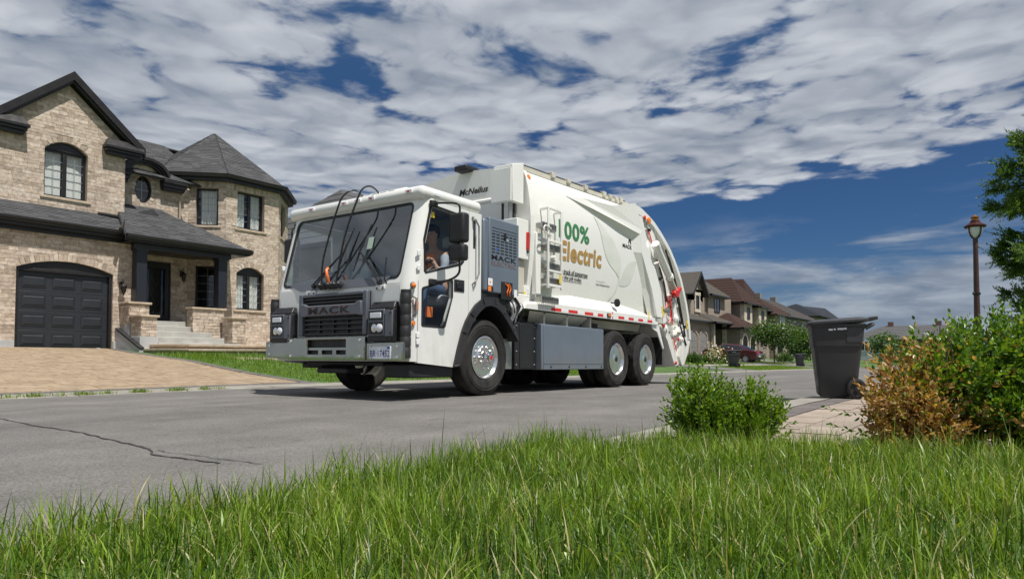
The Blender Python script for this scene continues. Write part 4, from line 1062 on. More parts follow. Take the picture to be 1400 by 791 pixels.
bp = [(6.43, 1.03), (6.52, 1.045), (7.52, 1.045), (7.61, 1.03), (7.61, 1.215), (7.55, 1.215), (7.48, 1.185), (6.56, 1.185), (6.49, 1.215), (6.43, 1.215)]
MB().yz(bp, 5.79, 5.85).build('grille_bar', MT['frontgrey'], grille, bevel=.012)
lettering('MACK', lambda u, v: (5.787, 7.44 - .82 * u, 1.068 + .092 * v), MT['black_text'], 'lettering', grille, .03, 0, 1.1)
lettering('MACK', lambda u, v: (5.7885, 7.452 - .842 * u, 1.061 + .106 * v), MT['rust_text'], 'lettering_edge', grille, .03, 0, 1.1)
for y0, y1 in ((6.11, 6.27), (7.42, 7.62)):
    h = MB().box(5.88, 5.90, y0, y1, 1.345, 1.40).build('hood_latch', MT['cabwhite'], cab, bevel=.006)
    for k in (0, 1): MB().tube([(5.872, y0 + .03 + k * .1, 1.36), (5.88, y0 + .03 + k * .1, 1.36)], .012, 8).build('bolt', MT['black'], cab)
# ---- headlights
for y0, y1, flip in ((5.855, 6.30, 0), (7.80, 8.245, 1)):
    q = lambda a: y0 + a
    hl = MB().hexa([(5.79, y0, .70), (5.79, y1, .70), (5.91, y1, .70), (5.91, y0, .70)], [(5.79, y0, 1.10), (5.79, y1, 1.10), (5.91, y1, 1.10), (5.91, y0, 1.10)])
    hl.hexa([(5.79, y0, 1.101), (5.79, y1, 1.101), (5.91, y1, 1.101), (5.91, y0, 1.101)], [(5.85, y0 + .03, 1.19), (5.85, y1 - .03, 1.19), (5.91, y1 - .03, 1.19), (5.91, y0 + .03, 1.19)])
    h = hl.build('headlight', MT['black'], cab, bevel=.014)
    MB().box(5.772, 5.792, y0 + .005, y0 + .13, .76, 1.075).build('headlight_cheek', MT['frontgrey'], h, bevel=.008)
    MB().hexa([(5.775, y0 + .15, .775), (5.775, y1 - .02, .775), (5.792, y1 - .01, .765), (5.792, y0 + .14, .765)], [(5.775, y0 + .15, 1.085), (5.775, y1 - .02, 1.085), (5.792, y1 - .01, 1.095), (5.792, y0 + .14, 1.095)]).build('headlight_bezel', MT['frontgrey'], h, bevel=.006)
    MB().box(5.768, 5.778, y0 + .165, y1 - .04, .96, 1.07).box(5.768, 5.778, y0 + .165, y1 - .04, .79, .935).build('lamp_pocket', MT['black'], h)
    MB().box(5.757, 5.769, y0 + .185, y1 - .07, .985, 1.05).build('lamp_lens', MT['lampglass'], h, bevel=.012)
    for k in (0, 1):
        MB().lathe((5.768, y0 + .21 + .085 * k, .862), (-1, 0, 0), [(0, .05), (.012, .05), (.02, .035), (.022, .001)], 16).build('lamp_lens', MT['alu'] if k else MT['lampglass'], h, smooth=True)
    for z in (.73, .80, 1.04, 1.09): MB().tube([(5.765, y0 + .03, z), (5.79, y0 + .03, z)], .012, 8).build('bolt', MT['satin'], h)
for y0, y1 in ((5.695, 5.835), (8.245, 8.375)):
    p = MB(); r_ = (y1 - y0) / 2; cy = (y0 + y1) / 2
    prof = [(0, r_ * .96)]
    for i in range(6): prof += [(.13 * i + .02, r_), (.13 * i + .115, r_), (.13 * i + .122, r_ * .94), (.13 * i + .128, r_ * .94)]
    p.lathe((5.90, cy, .50), (0, 0, 1), prof + [(.82, r_ * .9)], 14); p.build('corner_bumper', MT['black'], cab, smooth=True)
MB().lathe((5.965, NY - .004, 1.375), (0, -1, 0), [(0, .035), (.03, .03), (.045, .012), (.05, .001)], 12).build('turn_signal', MT['orange'], cab, smooth=True)
MB().lathe((5.965, NY - .0, 1.375), (0, -1, 0), [(0, .045), (.02, .042)], 12).build('signal_base', MT['steel'], cab)
MB().tube([(5.985, NY, 1.24), (5.985, NY - .05, 1.22), (5.985, NY - .05, 1.03), (5.985, NY, 1.01)], .014, 8).build('side_loop', MT['steel'], cab, smooth=True)
MB().box(6.0, 6.04, NY - .04, NY - .005, 1.07, 1.19).build('side_marker', MT['orange'], cab, bevel=.01)
MB().lathe((5.985, NY - .002, .92), (0, -1, 0), [(0, .03), (.012, .026), (.016, .001)], 12).build('side_reflector', MT['orange'], cab, smooth=True)
# ---- bumper
bm_ = MB().add(*hole_plate([(6.335, .475), (7.86, .475), (7.86, .765), (6.335, .765)], [[(6.68, .545), (7.44, .545), (7.44, .735), (6.68, .735)]], lambda y, z: (5.775, y, z), (.06, 0, 0)))
bumper = bm_.build('bumper', MT['chrome'], truck, bevel=.012)
MB().hexa([(5.80, 5.715, .458), (5.80, 6.333, .468), (5.86, 6.333, .468), (5.86, 5.715, .458)], [(5.80, 5.715, .69), (5.80, 6.333, .69), (5.86, 6.333, .69), (5.86, 5.715, .69)]).build('bumper_end', MT['chrome'], bumper, bevel=.012)
MB().hexa([(5.80, 7.862, .48), (5.80, 8.372, .50), (5.86, 8.372, .50), (5.86, 7.862, .48)], [(5.80, 7.862, .72), (5.80, 8.372, .72), (5.86, 8.372, .72), (5.86, 7.862, .72)]).build('bumper_end', MT['chrome'], bumper, bevel=.012)
MB().box(5.80, 5.83, 6.68, 7.44, .60, .632).build('tow_bar', MT['chrome'], bumper)
for y in (6.92, 7.2): MB().box(5.80, 5.83, y - .035, y + .035, .546, .60).build('tow_tab', MT['chrome'], bumper)
MB().box(5.84, 5.85, 6.5, 7.6, .5, .75).build('bumper_backing', MT['black'], bumper)
for y, z in ((5.80, .64), (5.80, .51), (6.42, .72), (6.42, .52), (7.78, .72), (7.78, .52), (8.28, .67), (8.28, .55)):
    MB().lathe((5.80 if (y < 6.33 or y > 7.87) else 5.775, y, z), (-1, 0, 0), [(0, .02), (.006, .018), (.01, .001)], 10).build('bolt', MT['alu'], bumper, smooth=True)
plate = MB().box(5.788, 5.798, 5.895, 6.26, .49, .64).build('licence_plate', MT['plate'], bumper, bevel=.004)
lettering('BR·17452', lambda u, v: (5.786, 6.245 - .335 * u, .513 + .082 * v), MT['plate_blue'], 'plate_number', plate, .01, 0, 1.0)
MB().box(5.7862, 5.787, 5.905, 5.955, .61, .635).build('plate_sticker', MT['blue'], plate)
for y, z in ((6.22, .497), (5.93, .497), (6.22, .633)): MB().tube([(5.784, y, z), (5.789, y, z)], .006, 8).build('bolt', MT['black'], plate)
MB().box(6.06, 6.6, 6.3, 7.8, .40, .46).build('front_crossmember', MT['dark'], truck, bevel=.02)
MB().box(5.95, 6.25, 6.85, 7.45, .30, .37).build('radiator_duct', MT['dark'], truck, bevel=.02)
# ---- wipers, mirror hoops, washer hoses
for base, elbow, tip0, tip1 in (((7.46, 1.455), (6.98, 1.86), (7.02, 1.68), (6.88, 2.20)), ((6.20, 1.43), (6.66, 1.87), (6.72, 1.60), (6.56, 2.22))):
    w = MB(); e0 = fpl(*base, .05); e1 = fpl(*elbow, .06)
    w.tube([e0, e1], .011, 6); w.tube([fpl(base[0] - .07, base[1], .05), e1], .008, 6)
    wp = w.build('wiper', MT['satin'], cab, smooth=True)
    MB().tube([fpl(*tip0, .035), fpl(*elbow, .045), fpl(*tip1, .035)], [.008, .017, .007], 6).build('wiper_blade', MT['black'], wp, smooth=True)
    MB().lathe(fpl(*base, .0), (-1, 0, .2), [(0, .035), (.05, .03), (.07, .001)], 10).build('wiper_pivot', MT['satin'], wp, smooth=True)
def hoop(pts, r=.0125):
    return MB().tube(pts, r, 8).build('mirror_hoop', MT['satin'], cab, smooth=True)
def smoothpts(pts, n=5):
    out = []
    P_ = [Vector(p) for p in pts]
    for i in range(len(P_) - 1):
        a, b, c, d = P_[max(i - 1, 0)], P_[i], P_[i + 1], P_[min(i + 2, len(P_) - 1)]
        for k in range(n):
            t = k / n; out.append(.5 * ((2 * b) + (-a + c) * t + (2 * a - 5 * b + 4 * c - d) * t * t + (-a + 3 * b - 3 * c + d) * t ** 3))
    return out + [P_[-1]]
hoop(smoothpts([(5.84, 7.24, 1.47), (5.82, 7.19, 1.81), (5.86, 6.97, 2.46), (5.92, 6.90, 2.64), (6.04, 6.86, 2.705), (6.2, 6.90, 2.68), (6.32, 6.98, 2.64)]))
hoop(smoothpts([(5.84, 6.96, 1.45), (5.82, 6.79, 2.03), (5.86, 6.61, 2.50), (5.92, 6.57, 2.66), (6.04, 6.56, 2.715), (6.2, 6.60, 2.69), (6.32, 6.68, 2.64)]))
for y in (7.25, 7.17, 6.97, 6.88, 7.08, 7.02):
    MB().lathe((5.86, y, 1.43), (-.9, 0, .35), [(0, .045), (.05, .04), (.08, .02), (.085, .001)], 10).build('hoop_foot', MT['satin'], cab, smooth=True)
MB().tube(smoothpts([(5.84, 7.09, 1.46), (5.80, 7.08, 1.55), (5.80, 7.10, 1.63), (5.84, 7.12, 1.67)]), .019, 8).build('tow_strap', MT['orangecable'], cab, smooth=True)
MB().tube([(5.83, 6.02, 1.40), (5.80, 6.03, 1.46), (5.83, 6.03, 1.72)], .01, 6).build('hood_antenna', MT['satin'], cab)
# ---- door mirrors (two heads on one arm set each side)
for y0, y1, yd in ((5.27, 5.51, NY), (8.55, 8.79, FY)):
    ym = (y0 + y1) / 2
    a = MB().box(6.36, 6.50, y0, y1, 1.925, 2.295).build('mirror', MT['black'], truck, bevel=.035, seg=3)
    MB().box(6.36, 6.49, y0, y1, 1.70, 1.905).build('mirror_head', MT['black'], a, bevel=.035, seg=3)
    MB().box(6.501, 6.504, y0 + .03, y1 - .03, 1.96, 2.26).build('mirror_glass', MT['alu'], a)
    MB().tube(smoothpts([(6.29, yd, 2.43), (6.33, yd + (ym - yd) * .5, 2.425), (6.42, ym, 2.40), (6.43, ym, 2.25)]), .013, 8).build('mirror_arm', MT['satin'], a, smooth=True)
    MB().tube(smoothpts([(6.32, yd, 1.45), (6.40, yd + (ym - yd) * .6, 1.47), (6.44, ym, 1.56), (6.43, ym, 1.75)]), .015, 8).build('mirror_arm', MT['satin'], a, smooth=True)
    MB().tube([(6.43, ym, 1.88), (6.43, ym, 1.96)], .018, 8).build('mirror_arm', MT['satin'], a)
    for z in (2.43, 1.45): MB().box(6.24, 6.36, min(yd, yd + .05 * (-1 if yd < 7 else 1)), max(yd, yd + .05 * (-1 if yd < 7 else 1)), z - .04, z + .035).build('mirror_bracket', MT['black'], a, bevel=.012)
# ---- cab interior
it_ = MB(); it_.box(6.0, 7.25, 5.80, 8.27, .62, .80); it_.box(7.22, 7.27, 5.78, 8.29, .8, 2.47)
it_.box(6.0, 7.2, 6.45, 7.6, .8, 1.28)
inter = it_.build('cab_interior', MT['interior'], truck)
MB().hexa([(5.98, 5.86, .9), (5.98, 8.2, .9), (6.30, 8.2, .95), (6.30, 5.86, .95)], [(6.02, 5.9, 1.40), (6.02, 8.16, 1.40), (6.30, 8.16, 1.50), (6.30, 5.9, 1.50)]).build('dashboard', MT['interior'], inter, bevel=.03)
MB().quad((6.2, 5.8, 2.475), (7.25, 5.8, 2.475), (7.25, 8.27, 2.475), (6.2, 8.27, 2.475)).build('headliner', MT['interior'], inter, fix=False)
for y in (6.16, 7.9):
    s_ = MB().box(6.72, 7.16, y - .24, y + .24, 1.20, 1.34).build('seat', MT['seat'], inter, bevel=.05)
    MB().hexa([(7.02, y - .23, 1.34), (7.16, y - .23, 1.34), (7.16, y + .23, 1.34), (7.02, y + .23, 1.34)], [(7.12, y - .19, 2.0), (7.21, y - .19, 2.0), (7.21, y + .19, 2.0), (7.12, y + .19, 2.0)]).build('seat_back', MT['seat'], s_, bevel=.04)
    MB().box(7.11, 7.2, y - .12, y + .12, 2.03, 2.2).build('headrest', MT['seat'], s_, bevel=.04)
    n_ = 24; c = Vector((6.52, y, 1.66)); ax = Vector((-.55, 0, .83)); a_ = Vector((0, 1, 0)); b_ = ax.cross(a_)
    MB().tube([c + a_ * .225 * math.cos(2 * math.pi * k / n_) + b_ * .225 * math.sin(2 * math.pi * k / n_) for k in range(n_ + 1)], .016, 8, False).tube([c - b_ * .22, c + ax * -.03, c + b_ * .22], .014, 6).tube([c + ax * -.03, c - ax * .3], .03, 8).build('steering_wheel', MT['black'], inter, smooth=True)
MB().box(6.32, 6.42, 5.80, 5.83, 1.02, 1.15).build('warning_card', MT['orangecable'], dn)
MB().box(6.295, 6.35, NY + .006, NY + .012, 2.26, 2.33).build('window_sticker', MT['yellow'], dn)
# ---- front fender and step
arc = [(6.72, .40), (6.79, .62), (6.88, .86), (6.95, .99), (7.04, 1.11), (7.16, 1.23), (7.31, 1.32), (7.45, 1.35), (7.60, 1.335), (7.72, 1.28), (7.82, 1.21), (7.95, 1.09), (8.05, .98), (8.12, .89), (8.17, .80)]
arc_i = [(6.83, .42), (6.89, .62), (6.97, .82), (7.04, .94), (7.12, 1.04), (7.22, 1.13), (7.34, 1.21), (7.46, 1.235), (7.58, 1.22), (7.68, 1.175), (7.77, 1.11), (7.89, 1.0), (7.99, .90), (8.07, .82), (8.13, .76)]
for y, s_ in ((NY, 1), (FY, -1)):
    f = MB(); A = [(x, y - .035 * s_, z) for x, z in arc]; B_ = [(x, y - .055 * s_, z) for x, z in arc_i]; C_ = [(x, y + .55 * s_, z) for x, z in arc_i]; D_ = [(x, y + .05 * s_, z) for x, z in arc]
    for r0, r1 in ((D_, A), (A, B_), (B_, C_)):
        for i in range(len(arc) - 1): f.quad(r0[i], r0[i + 1], r1[i + 1], r1[i])
    fe = f.build('fender', MT['black'], truck, smooth=True, ang=50)
    for i in range(0, len(arc) - 1, 2):
        (x0, z0), (x1, z1) = arc[i], arc_i[i]; c = Vector(((x0 + x1 * .0) , y - .037 * s_, z0)); e = Vector((x0 * .35 + x1 * .65, y - .05 * s_, z0 * .35 + z1 * .65))
        MB().tube([c, e], .014, 6).build('fender_rib', MT['black'], fe, smooth=True)
    MB().box(6.0 if s_ > 0 else 6.35, 6.80, min(y + .06 * s_, y + .5 * s_), max(y + .06 * s_, y + .5 * s_), .26 if s_ > 0 else .36, .43).build('cab_step', MT['dark'], truck, bevel=.02)
# ---- wheels
def tyre_profile(w, ro, ri, tread=True):
    """distance across the tyre (0 = outer face), radius"""
    p = [(.045, ri), (.012, ri + .03), (.0, ri + .09), (.0, ri + .13), (.006, ri + .135), (.006, ri + .15), (.0, ri + .155), (.008, ro - .07), (.02, ro - .035), (.03, ro - .015), (.045, ro)]
    n = 5; b = (w - .09) / n
    for i in range(n):
        a = .045 + b * i
        p += [(a + b * .08, ro), (a + b * .82, ro)]
        if i < n - 1: p += [(a + b * .86, ro - .014), (a + b * .98, ro - .014)]
    p += [(w - .045, ro), (w - .02, ro - .035), (w - .008, ro - .07), (w, ri + .13), (w - .012, ri + .03), (w - .045, ri)]
    return p
def wheel(x, y, s_, front, ro=.525, lug=False):
    """s_: +1 near side (outer face towards -Y)"""
    ax = (0, s_, 0); c = (x, y, ro - .004); ri = .292
    w_ = .30 if front else .275
    pr = tyre_profile(w_, ro, ri); nseg = 72
    def md(j, k):
        t, r = pr[j]
        if r > ro - .04:
            if lug: return -.012 if ((k + (2 if t > w_ * .5 else 0)) % 4 == 0) else 0
            return -.004 if k % 2 else 0
        return 0
    wh = MB().lathe(c, ax, pr, nseg, True, md).build('wheel', MT['rubber'], truck, smooth=True, ang=28)
    def part(nm, prof, m=MT['alu'], n=40, sm=True): return MB().lathe(c, ax, prof, n).build(nm, m, wh, smooth=sm, ang=40)
    if front:
        part('rim', [(.05, ri + .005), (.018, ri + .004), (.012, ri - .012), (.03, ri - .03), (.055, ri - .045), (.06, .20), (.045, .165), (.03, .15), (.03, .10), (.03, .001)])
        for k in range(10):
            t = 2 * math.pi * k / 10
            MB().lathe((x + .223 * math.cos(t), y + s_ * .058, c[2] + .223 * math.sin(t)), (0, -s_, 0), [(0, .026), (.004, .024), (.0045, .001)], 12).build('hand_hole', MT['black'], wh)
            MB().lathe((x + .142 * math.cos(t), y + s_ * .032, c[2] + .142 * math.sin(t)), (0, -s_, 0), [(0, .021), (.03, .019), (.045, .015), (.05, .001)], 6).build('lug_nut', MT['alu'], wh)
        part('hub', [(.03, .105), (-.03, .10), (-.055, .085), (-.06, .06), (-.085, .055), (-.09, .04), (-.09, .001)])
        for k in range(8):
            t = 2 * math.pi * k / 8; MB().lathe((x + .075 * math.cos(t), y - s_ * .058, c[2] + .075 * math.sin(t)), (0, -s_, 0), [(0, .009), (.008, .008), (.0085, .001)], 6).build('hub_bolt', MT['steel'], wh)
        part('hub_emblem', [(-.0905, .03), (-.094, .026), (-.0945, .001)], MT['red'], 20)
    else:
        part('rim', [(.05, ri + .005), (.012, ri + .006), (.006, ri - .01), (.02, ri - .026), (.10, ri - .04), (.155, ri - .05), (.17, .22), (.165, .17), (.15, .155), (.15, .001)])
        for k in range(10):
            t = 2 * math.pi * k / 10
            MB().lathe((x + .155 * math.cos(t), y + s_ * .155, c[2] + .155 * math.sin(t)), (0, -s_, 0), [(0, .02), (.03, .019), (.04, .001)], 6).build('lug_nut', MT['alu'], wh)
        part('hub', [(.15, .11), (.06, .105), (.05, .095), (.03, .07), (.03, .001)], MT['alu'])
        part('hub_flange', [(.0301, .05), (.02, .045), (.02, .001)], MT['dark'], 20)
    return wh
wheel(7.44, NY + .005, 1, True); wheel(7.44, FY - .005, -1, True)
for xr in (11.42, 12.70):
    for y, s_ in ((NY + .005, 1), (FY - .005, -1)):
        wheel(xr, y, s_, False, .527, True)
        y2 = y + s_ * .33
        MB().lathe((xr, y2, .522), (0, s_, 0), tyre_profile(.275, .525, .29), 48, True).build('inner_tyre', MT['rubber'], truck, smooth=True, ang=28)
for x in (7.44, 11.42, 12.70):
    MB().tube([(x, NY + .25, .52), (x, FY - .25, .52)], .09, 12).build('axle', MT['dark'], truck, smooth=True)
# ---- chassis
for y in (6.58, 7.42): MB().box(6.1, 13.6, y - .04, y + .04, .62, .90).build('frame_rail', MT['dark'], truck)
MB().box(8.2, 11.0, 6.2, 7.85, .40, .95).build('driveline_housing', MT['dark'], truck, bevel=.02)
MB().box(11.2, 13.2, 6.35, 7.65, .35, .8).build('rear_suspension', MT['dark'], truck, bevel=.04)
# battery boxes, both sides
for y, s_ in ((NY, 1), (FY, -1)):
    a, b = sorted((y + .01 * s_, y + .62 * s_))
    bb = MB().box(8.84, 10.88, a, b, .345, 1.055).build('battery_box', MT['grey'], truck, bevel=.012)
    a, b = sorted((y + .002 * s_, y + .009 * s_))
    MB().box(8.90, 10.86, a, b, .352, .425).build('box_lower_rail', MT['grey'], bb)
    MB().box(8.90, 10.86, a, b, .432, 1.03).build('box_panel', MT['grey'], bb, bevel=.004)
    for k in range(4): MB().lathe((9.1 + k * .56, y, .39), (0, -s_, 0), [(-.002, .016), (.008, .014), (.009, .001)], 8).build('bolt', MT['satin'], bb)
    a, b = sorted((y + .09 * s_, y + .66 * s_))
    fb_ = MB().box(8.24, 8.82, a, b, .35, 1.06).build('equipment_box', MT['satin'], truck, bevel=.012)
    MB().box(8.36, 8.70, a - .01 * (s_ > 0), b + .01 * (s_ < 0), .37, 1.04).build('box_panel', MT['satin'], fb_, bevel=.006)
    for z in (.42, .62, .82, 1.0):
        for x in (8.28, 8.76): MB().lathe((x, a if s_ > 0 else b, z), (0, -s_, 0), [(0, .012), (.01, .01), (.011, .001)], 6).build('bolt', MT['steel'], fb_)
    a, b = sorted((y + .12 * s_, y + .14 * s_))
    MB().box(7.98, 8.2, a, b, .36, .80).build('mud_plate', MT['steel'], truck)
    a, b = sorted((y + .25 * s_, y + .5 * s_))
    MB().box(8.6, 11.1, a, b, 1.063, 1.17).build('box_bracket', MT['dark'], truck)
# ---- grey power cabinet behind the cab
pc = MB().box(7.46, 8.185, NY - .015, 6.6, 1.42, 2.475).build('power_cabinet', MT['grey'], truck, bevel=.02)
MB().box(7.335, 7.459, NY - .01, 6.4, 1.43, 2.44).build('cabinet_side', MT['grey'], pc, bevel=.03)
for r_ in range(9):
    z = 2.335 - r_ * .043; full = r_ < 2
    if full: MB().box(7.52, 8.13, NY - .0165, NY - .012, z - .005, z + .004).build('louver', MT['black'], pc)
    else:
        for c in range(6):
            x = 7.52 + c * .103; MB().box(x, x + .078, NY - .0165, NY - .012, z - .010, z + .010).build('louver', MT['black'], pc)
            if False: MB().hexa([(x, NY - .03, z + .004), (x + .078, NY - .03, z + .004), (x + .078, NY - .0155, z + .011), (x, NY - .0155, z + .011)], [(x, NY - .03, z + .007), (x + .078, NY - .03, z + .007), (x + .078, NY - .0155, z + .014), (x, NY - .0155, z + .014)]).build('louver_lip', MT['grey'], pc)
lettering('MACK', lambda u, v: (7.51 + .60 * u, NY - .0175, 1.885 + .075 * v), MT['black_text'], 'lettering', pc, .03, 0, 1.1)
lettering('ELECTRIC', lambda u, v: (7.51 + .60 * u, NY - .0175, 1.805 + .062 * v), mat('copper print', (.16, .085, .065), .45), 'lettering', pc, 0, 0, 1.05)
MB().box(7.80, 7.85, NY - .03, NY - .014, 2.20, 2.30).build('latch', MT['satin'], pc, bevel=.006)
MB().box(7.62, 7.66, NY - .0172, NY - .0166, 2.03, 2.055).build('sticker', MT['blue'], pc)
MB().box(7.86, 7.92, NY - .0172, NY - .0155, 2.2, 2.21).build('sticker', MT['paperwhite'], pc)
rc = MB().box(7.74, 8.02, NY - .0175, NY - .012, 1.35, 1.60).build('service_hatch', MT['black'], pc)
for k in range(2):
    MB().tube(smoothpts([(7.84 + k * .08, NY - .02, 1.58), (7.90 + k * .06, NY - .03, 1.52), (7.87 + k * .06, NY - .03, 1.45), (7.89 + k * .06, NY - .02, 1.40)]), .009, 6).build('cable', MT['orangecable'], rc, smooth=True)
MB().box(7.885, 7.955, NY - .0185, NY - .0176, 1.52, 1.57).build('warning_label', MT['orange'], rc)
lb = MB().box(7.44, 7.54, NY - .0172, NY - .0152, 1.52, 1.62).build('warning_label', MT['paperwhite'], pc)
MB().box(7.47, 7.50, NY - .018, NY - .0172, 1.55, 1.58).build('label_mark', MT['orange'], pc)
MB().box(7.44, 7.51, NY - .0172, NY - .0152, 1.44, 1.51).build('warning_label', MT['orange'], pc); MB().box(7.515, 7.56, NY - .0172, NY - .0152, 1.44, 1.505).build('warning_label', MT['black'], pc)
MB().box(8.06, 8.14, NY - .0175, NY - .0152, 1.40, 1.51).build('data_plate', MT['paperwhite'], pc)
MB().hexa([(7.32, NY + .02, 1.33), (8.0, NY + .02, 1.20), (8.0, 6.4, 1.20), (7.32, 6.4, 1.33)], [(7.32, NY + .02, 1.42), (8.0, NY + .02, 1.418), (8.0, 6.4, 1.418), (7.32, 6.4, 1.42)]).build('cabinet_mount', MT['dark'], truck)
rr = random.Random(3)
for k in range(9):
    x = 7.95 + k * .045; MB().tube(smoothpts([(x, NY + .05 + rr.random() * .1, 1.40), (x + rr.uniform(-.08, .1), NY + .02, 1.28), (x + rr.uniform(-.05, .15), NY + .08, 1.15), (x + rr.uniform(-.05, .15), NY + .15, 1.0)]), .014 + .01 * rr.random(), 6).build('hose', MT['paperwhite'] if k in (2, 3, 6) else MT['dark'], truck, smooth=True)
MB().box(7.95, 8.32, NY + .12, 6.2, 1.27, 1.33).build('hose_shelf', MT['beige'], truck)
MB().box(8.18, 8.30, NY + .08, 6.1, 1.10, 1.18).build('hose_manifold', MT['steel'], truck, bevel=.01)

# ---- refuse body: bowed sides, cambered roof
BX0, BX1 = 8.53, 13.12
prof_side = [(1.30, 5.86), (1.55, 5.83), (1.8, 5.795), (2.1, 5.765), (2.4, 5.75), (2.7, 5.752), (2.95, 5.775), (3.15, 5.81), (3.30, 5.85), (3.40, 5.90)]
def yside(z):
    for (a, ya), (b, yb) in zip(prof_side[:-1], prof_side[1:]):
        if z <= b: return ya + (yb - ya) * max(0, (z - a)) / (b - a)
    return prof_side[-1][1]
CYT = 7.03
def ring_at(x):
    k = .033 * (x - BX0); s_ = 1 + k / 3.4
    near = [(y, 1.30 + (z - 1.30) * (1 + k / 2.1)) for z, y in prof_side]
    top = [(y, 3.40 + k + .14 * (1 - ((y - CYT) / 1.13) ** 2)) for y in [5.9 + 2.26 * i / 12 for i in range(1, 12)]]
    far = [(2 * CYT - y, z) for y, z in near[::-1]]
    return [(x, y, z) for y, z in near + top + far]
b = MB(); xs = [BX0 + (BX1 - BX0) * i / 10 for i in range(11)]; rings = [ring_at(x) for x in xs]; n = len(rings[0])
for r0, r1 in zip(rings[:-1], rings[1:]):
    for i in range(n - 1): b.quad(r0[i], r1[i], r1[i + 1], r0[i + 1])
b.quad(*rings[0]); b.quad(*rings[-1][::-1]); b.quad(rings[0][0], rings[0][-1], rings[-1][-1], rings[-1][0])
body = b.build('refuse_body', MT['white'], truck, smooth=True, ang=30)
def bside(x, z, off=.004): 
    k = .033 * (x - BX0); zz_ = 1.30 + (z - 1.30) / (1 + k / 2.1); return Vector((x, yside(zz_) - off, z))
# front frame lip, horizontal crease on the front wall, name
fl = MB()
for i in range(n - 1):
    p, q = Vector(rings[0][i]), Vector(rings[0][i + 1]); c = Vector((p.x, CYT, 2.4)); o_ = lambda v, s_: c + (v - c) * s_
    fl.hexa([o_(p, 1.0), o_(q, 1.0), o_(q, 1.012), o_(p, 1.012)], [v + Vector((.10, 0, 0)) for v in (o_(p, 1.0), o_(q, 1.0), o_(q, 1.012), o_(p, 1.012))])
fl.build('front_frame', MT['white'], body, smooth=True)
MB().hexa([(8.50, 5.98, 3.0), (8.50, 8.08, 3.0), (8.53, 8.08, 2.97), (8.53, 5.98, 2.97)], [(8.50, 5.98, 3.03), (8.50, 8.08, 3.03), (8.53, 8.08, 3.06), (8.53, 5.98, 3.06)]).build('front_crease', MT['white'], body)
lettering('McNeilus', lambda u, v: (8.524, 7.15 - .60 * u, 3.165 + .105 * v), MT['black_text'], 'maker_name', body, .03, .25, 1.0)
MB().lathe((8.52, 7.98, 3.36), (-1, 0, 0), [(0, .045), (.02, .04), (.03, .001)], 14).build('marker_lamp', MT['orange'], body, smooth=True)
for x_, y_, ax in ((8.52, 5.99, (-1, 0, 0)), (8.62, 5.855, (0, -1, 0))): MB().lathe((x_, y_, 3.30), ax, [(-.02, .055), (.02, .05), (.035, .001)], 16).build('marker_lamp', MT['orange'], body, smooth=True)
MB().box(8.35, 8.75, 6.86, 7.12, 3.53, 3.62).build('roof_camera', MT['black'], body, bevel=.02)
# white column guard with pipes, junction boxes
cg = MB().hexa([(8.20, 5.84, 2.86), (8.49, 5.84, 2.86), (8.49, 6.20, 2.86), (8.20, 6.20, 2.86)], [(8.20, 5.84, 3.42), (8.49, 5.84, 3.50), (8.49, 6.20, 3.50), (8.20, 6.20, 3.42)]).build('pipe_guard', MT['white'], body, bevel=.008)
MB().box(8.172, 8.198, 5.86, 6.22, 2.87, 3.36).build('guard_flange', MT['white'], cg)
for x, y, r_, m in ((8.26, 5.93, .028, 'steel'), (8.36, 5.93, .022, 'dark'), (8.42, 5.94, .028, 'steel'), (8.28, 6.08, .02, 'dark')):
    MB().tube([(x, y, 1.9), (x, y, 2.87)], r_, 8).build('pipe', MT[m], body, smooth=True)
jb = MB().box(8.20, 8.50, NY + .03, 6.3, 2.0, 2.60).build('junction_box', MT['white'], body, bevel=.01)
MB().lathe((8.46, NY + .028, 2.12), (0, -1, 0), [(0, .02), (.02, .018), (.021, .001)], 10).build('button', MT['black'], jb); MB().box(8.43, 8.505, NY + .015, NY + .03, 2.15, 2.42).build('extinguisher', MT['red'], jb, bevel=.02)
MB().box(8.22, 8.48, NY + .09, 6.2, 1.50, 1.995).build('junction_box', MT['beige'], body, bevel=.01)
MB().box(8.20, 8.50, NY + .05, 6.2, 1.28, 1.48).build('junction_box', MT['white'], body, bevel=.01)
# skirt with sloping ledge
def skirt(y, s_):
    sk = MB(); P_ = [(8.36, 1.215), (13.18, 1.235), (13.26, 1.235)]
    a = [(8.42, y - .0 * s_, 1.255), (13.22, y, 1.245)]; 
    lo = [Vector((8.36, y - .012 * s_, 1.262)), Vector((13.24, y - .012 * s_, 1.245))]
    up = [Vector((8.40, y - .012 * s_, 1.33)), Vector((9.2, y - .012 * s_, 1.385)), Vector((12.2, y - .012 * s_, 1.385)), Vector((13.20, y - .012 * s_, 1.375))]
    ins = [Vector((8.44, y + .115 * s_, 1.36)), Vector((9.9, y + .12 * s_, 1.60)), Vector((11.6, y + .12 * s_, 1.58)), Vector((13.16, y + .11 * s_, 1.44))]
    sk.quad(lo[0], lo[1], up[3], up[2], up[1], up[0])
    for i in range(3): sk.quad(up[i], up[i + 1], ins[i + 1], ins[i])
    sk.quad(lo[0], lo[1], lo[1] + Vector((0, .5 * s_, .03)), lo[0] + Vector((0, .5 * s_, .03)))
    sk.quad(lo[0], up[0], ins[0], lo[0] + Vector((0, .5 * s_, .03)))
    return sk.build('skirt', MT['white'], body, fix=False)
skn = skirt(NY, 1); skirt(FY, -1)
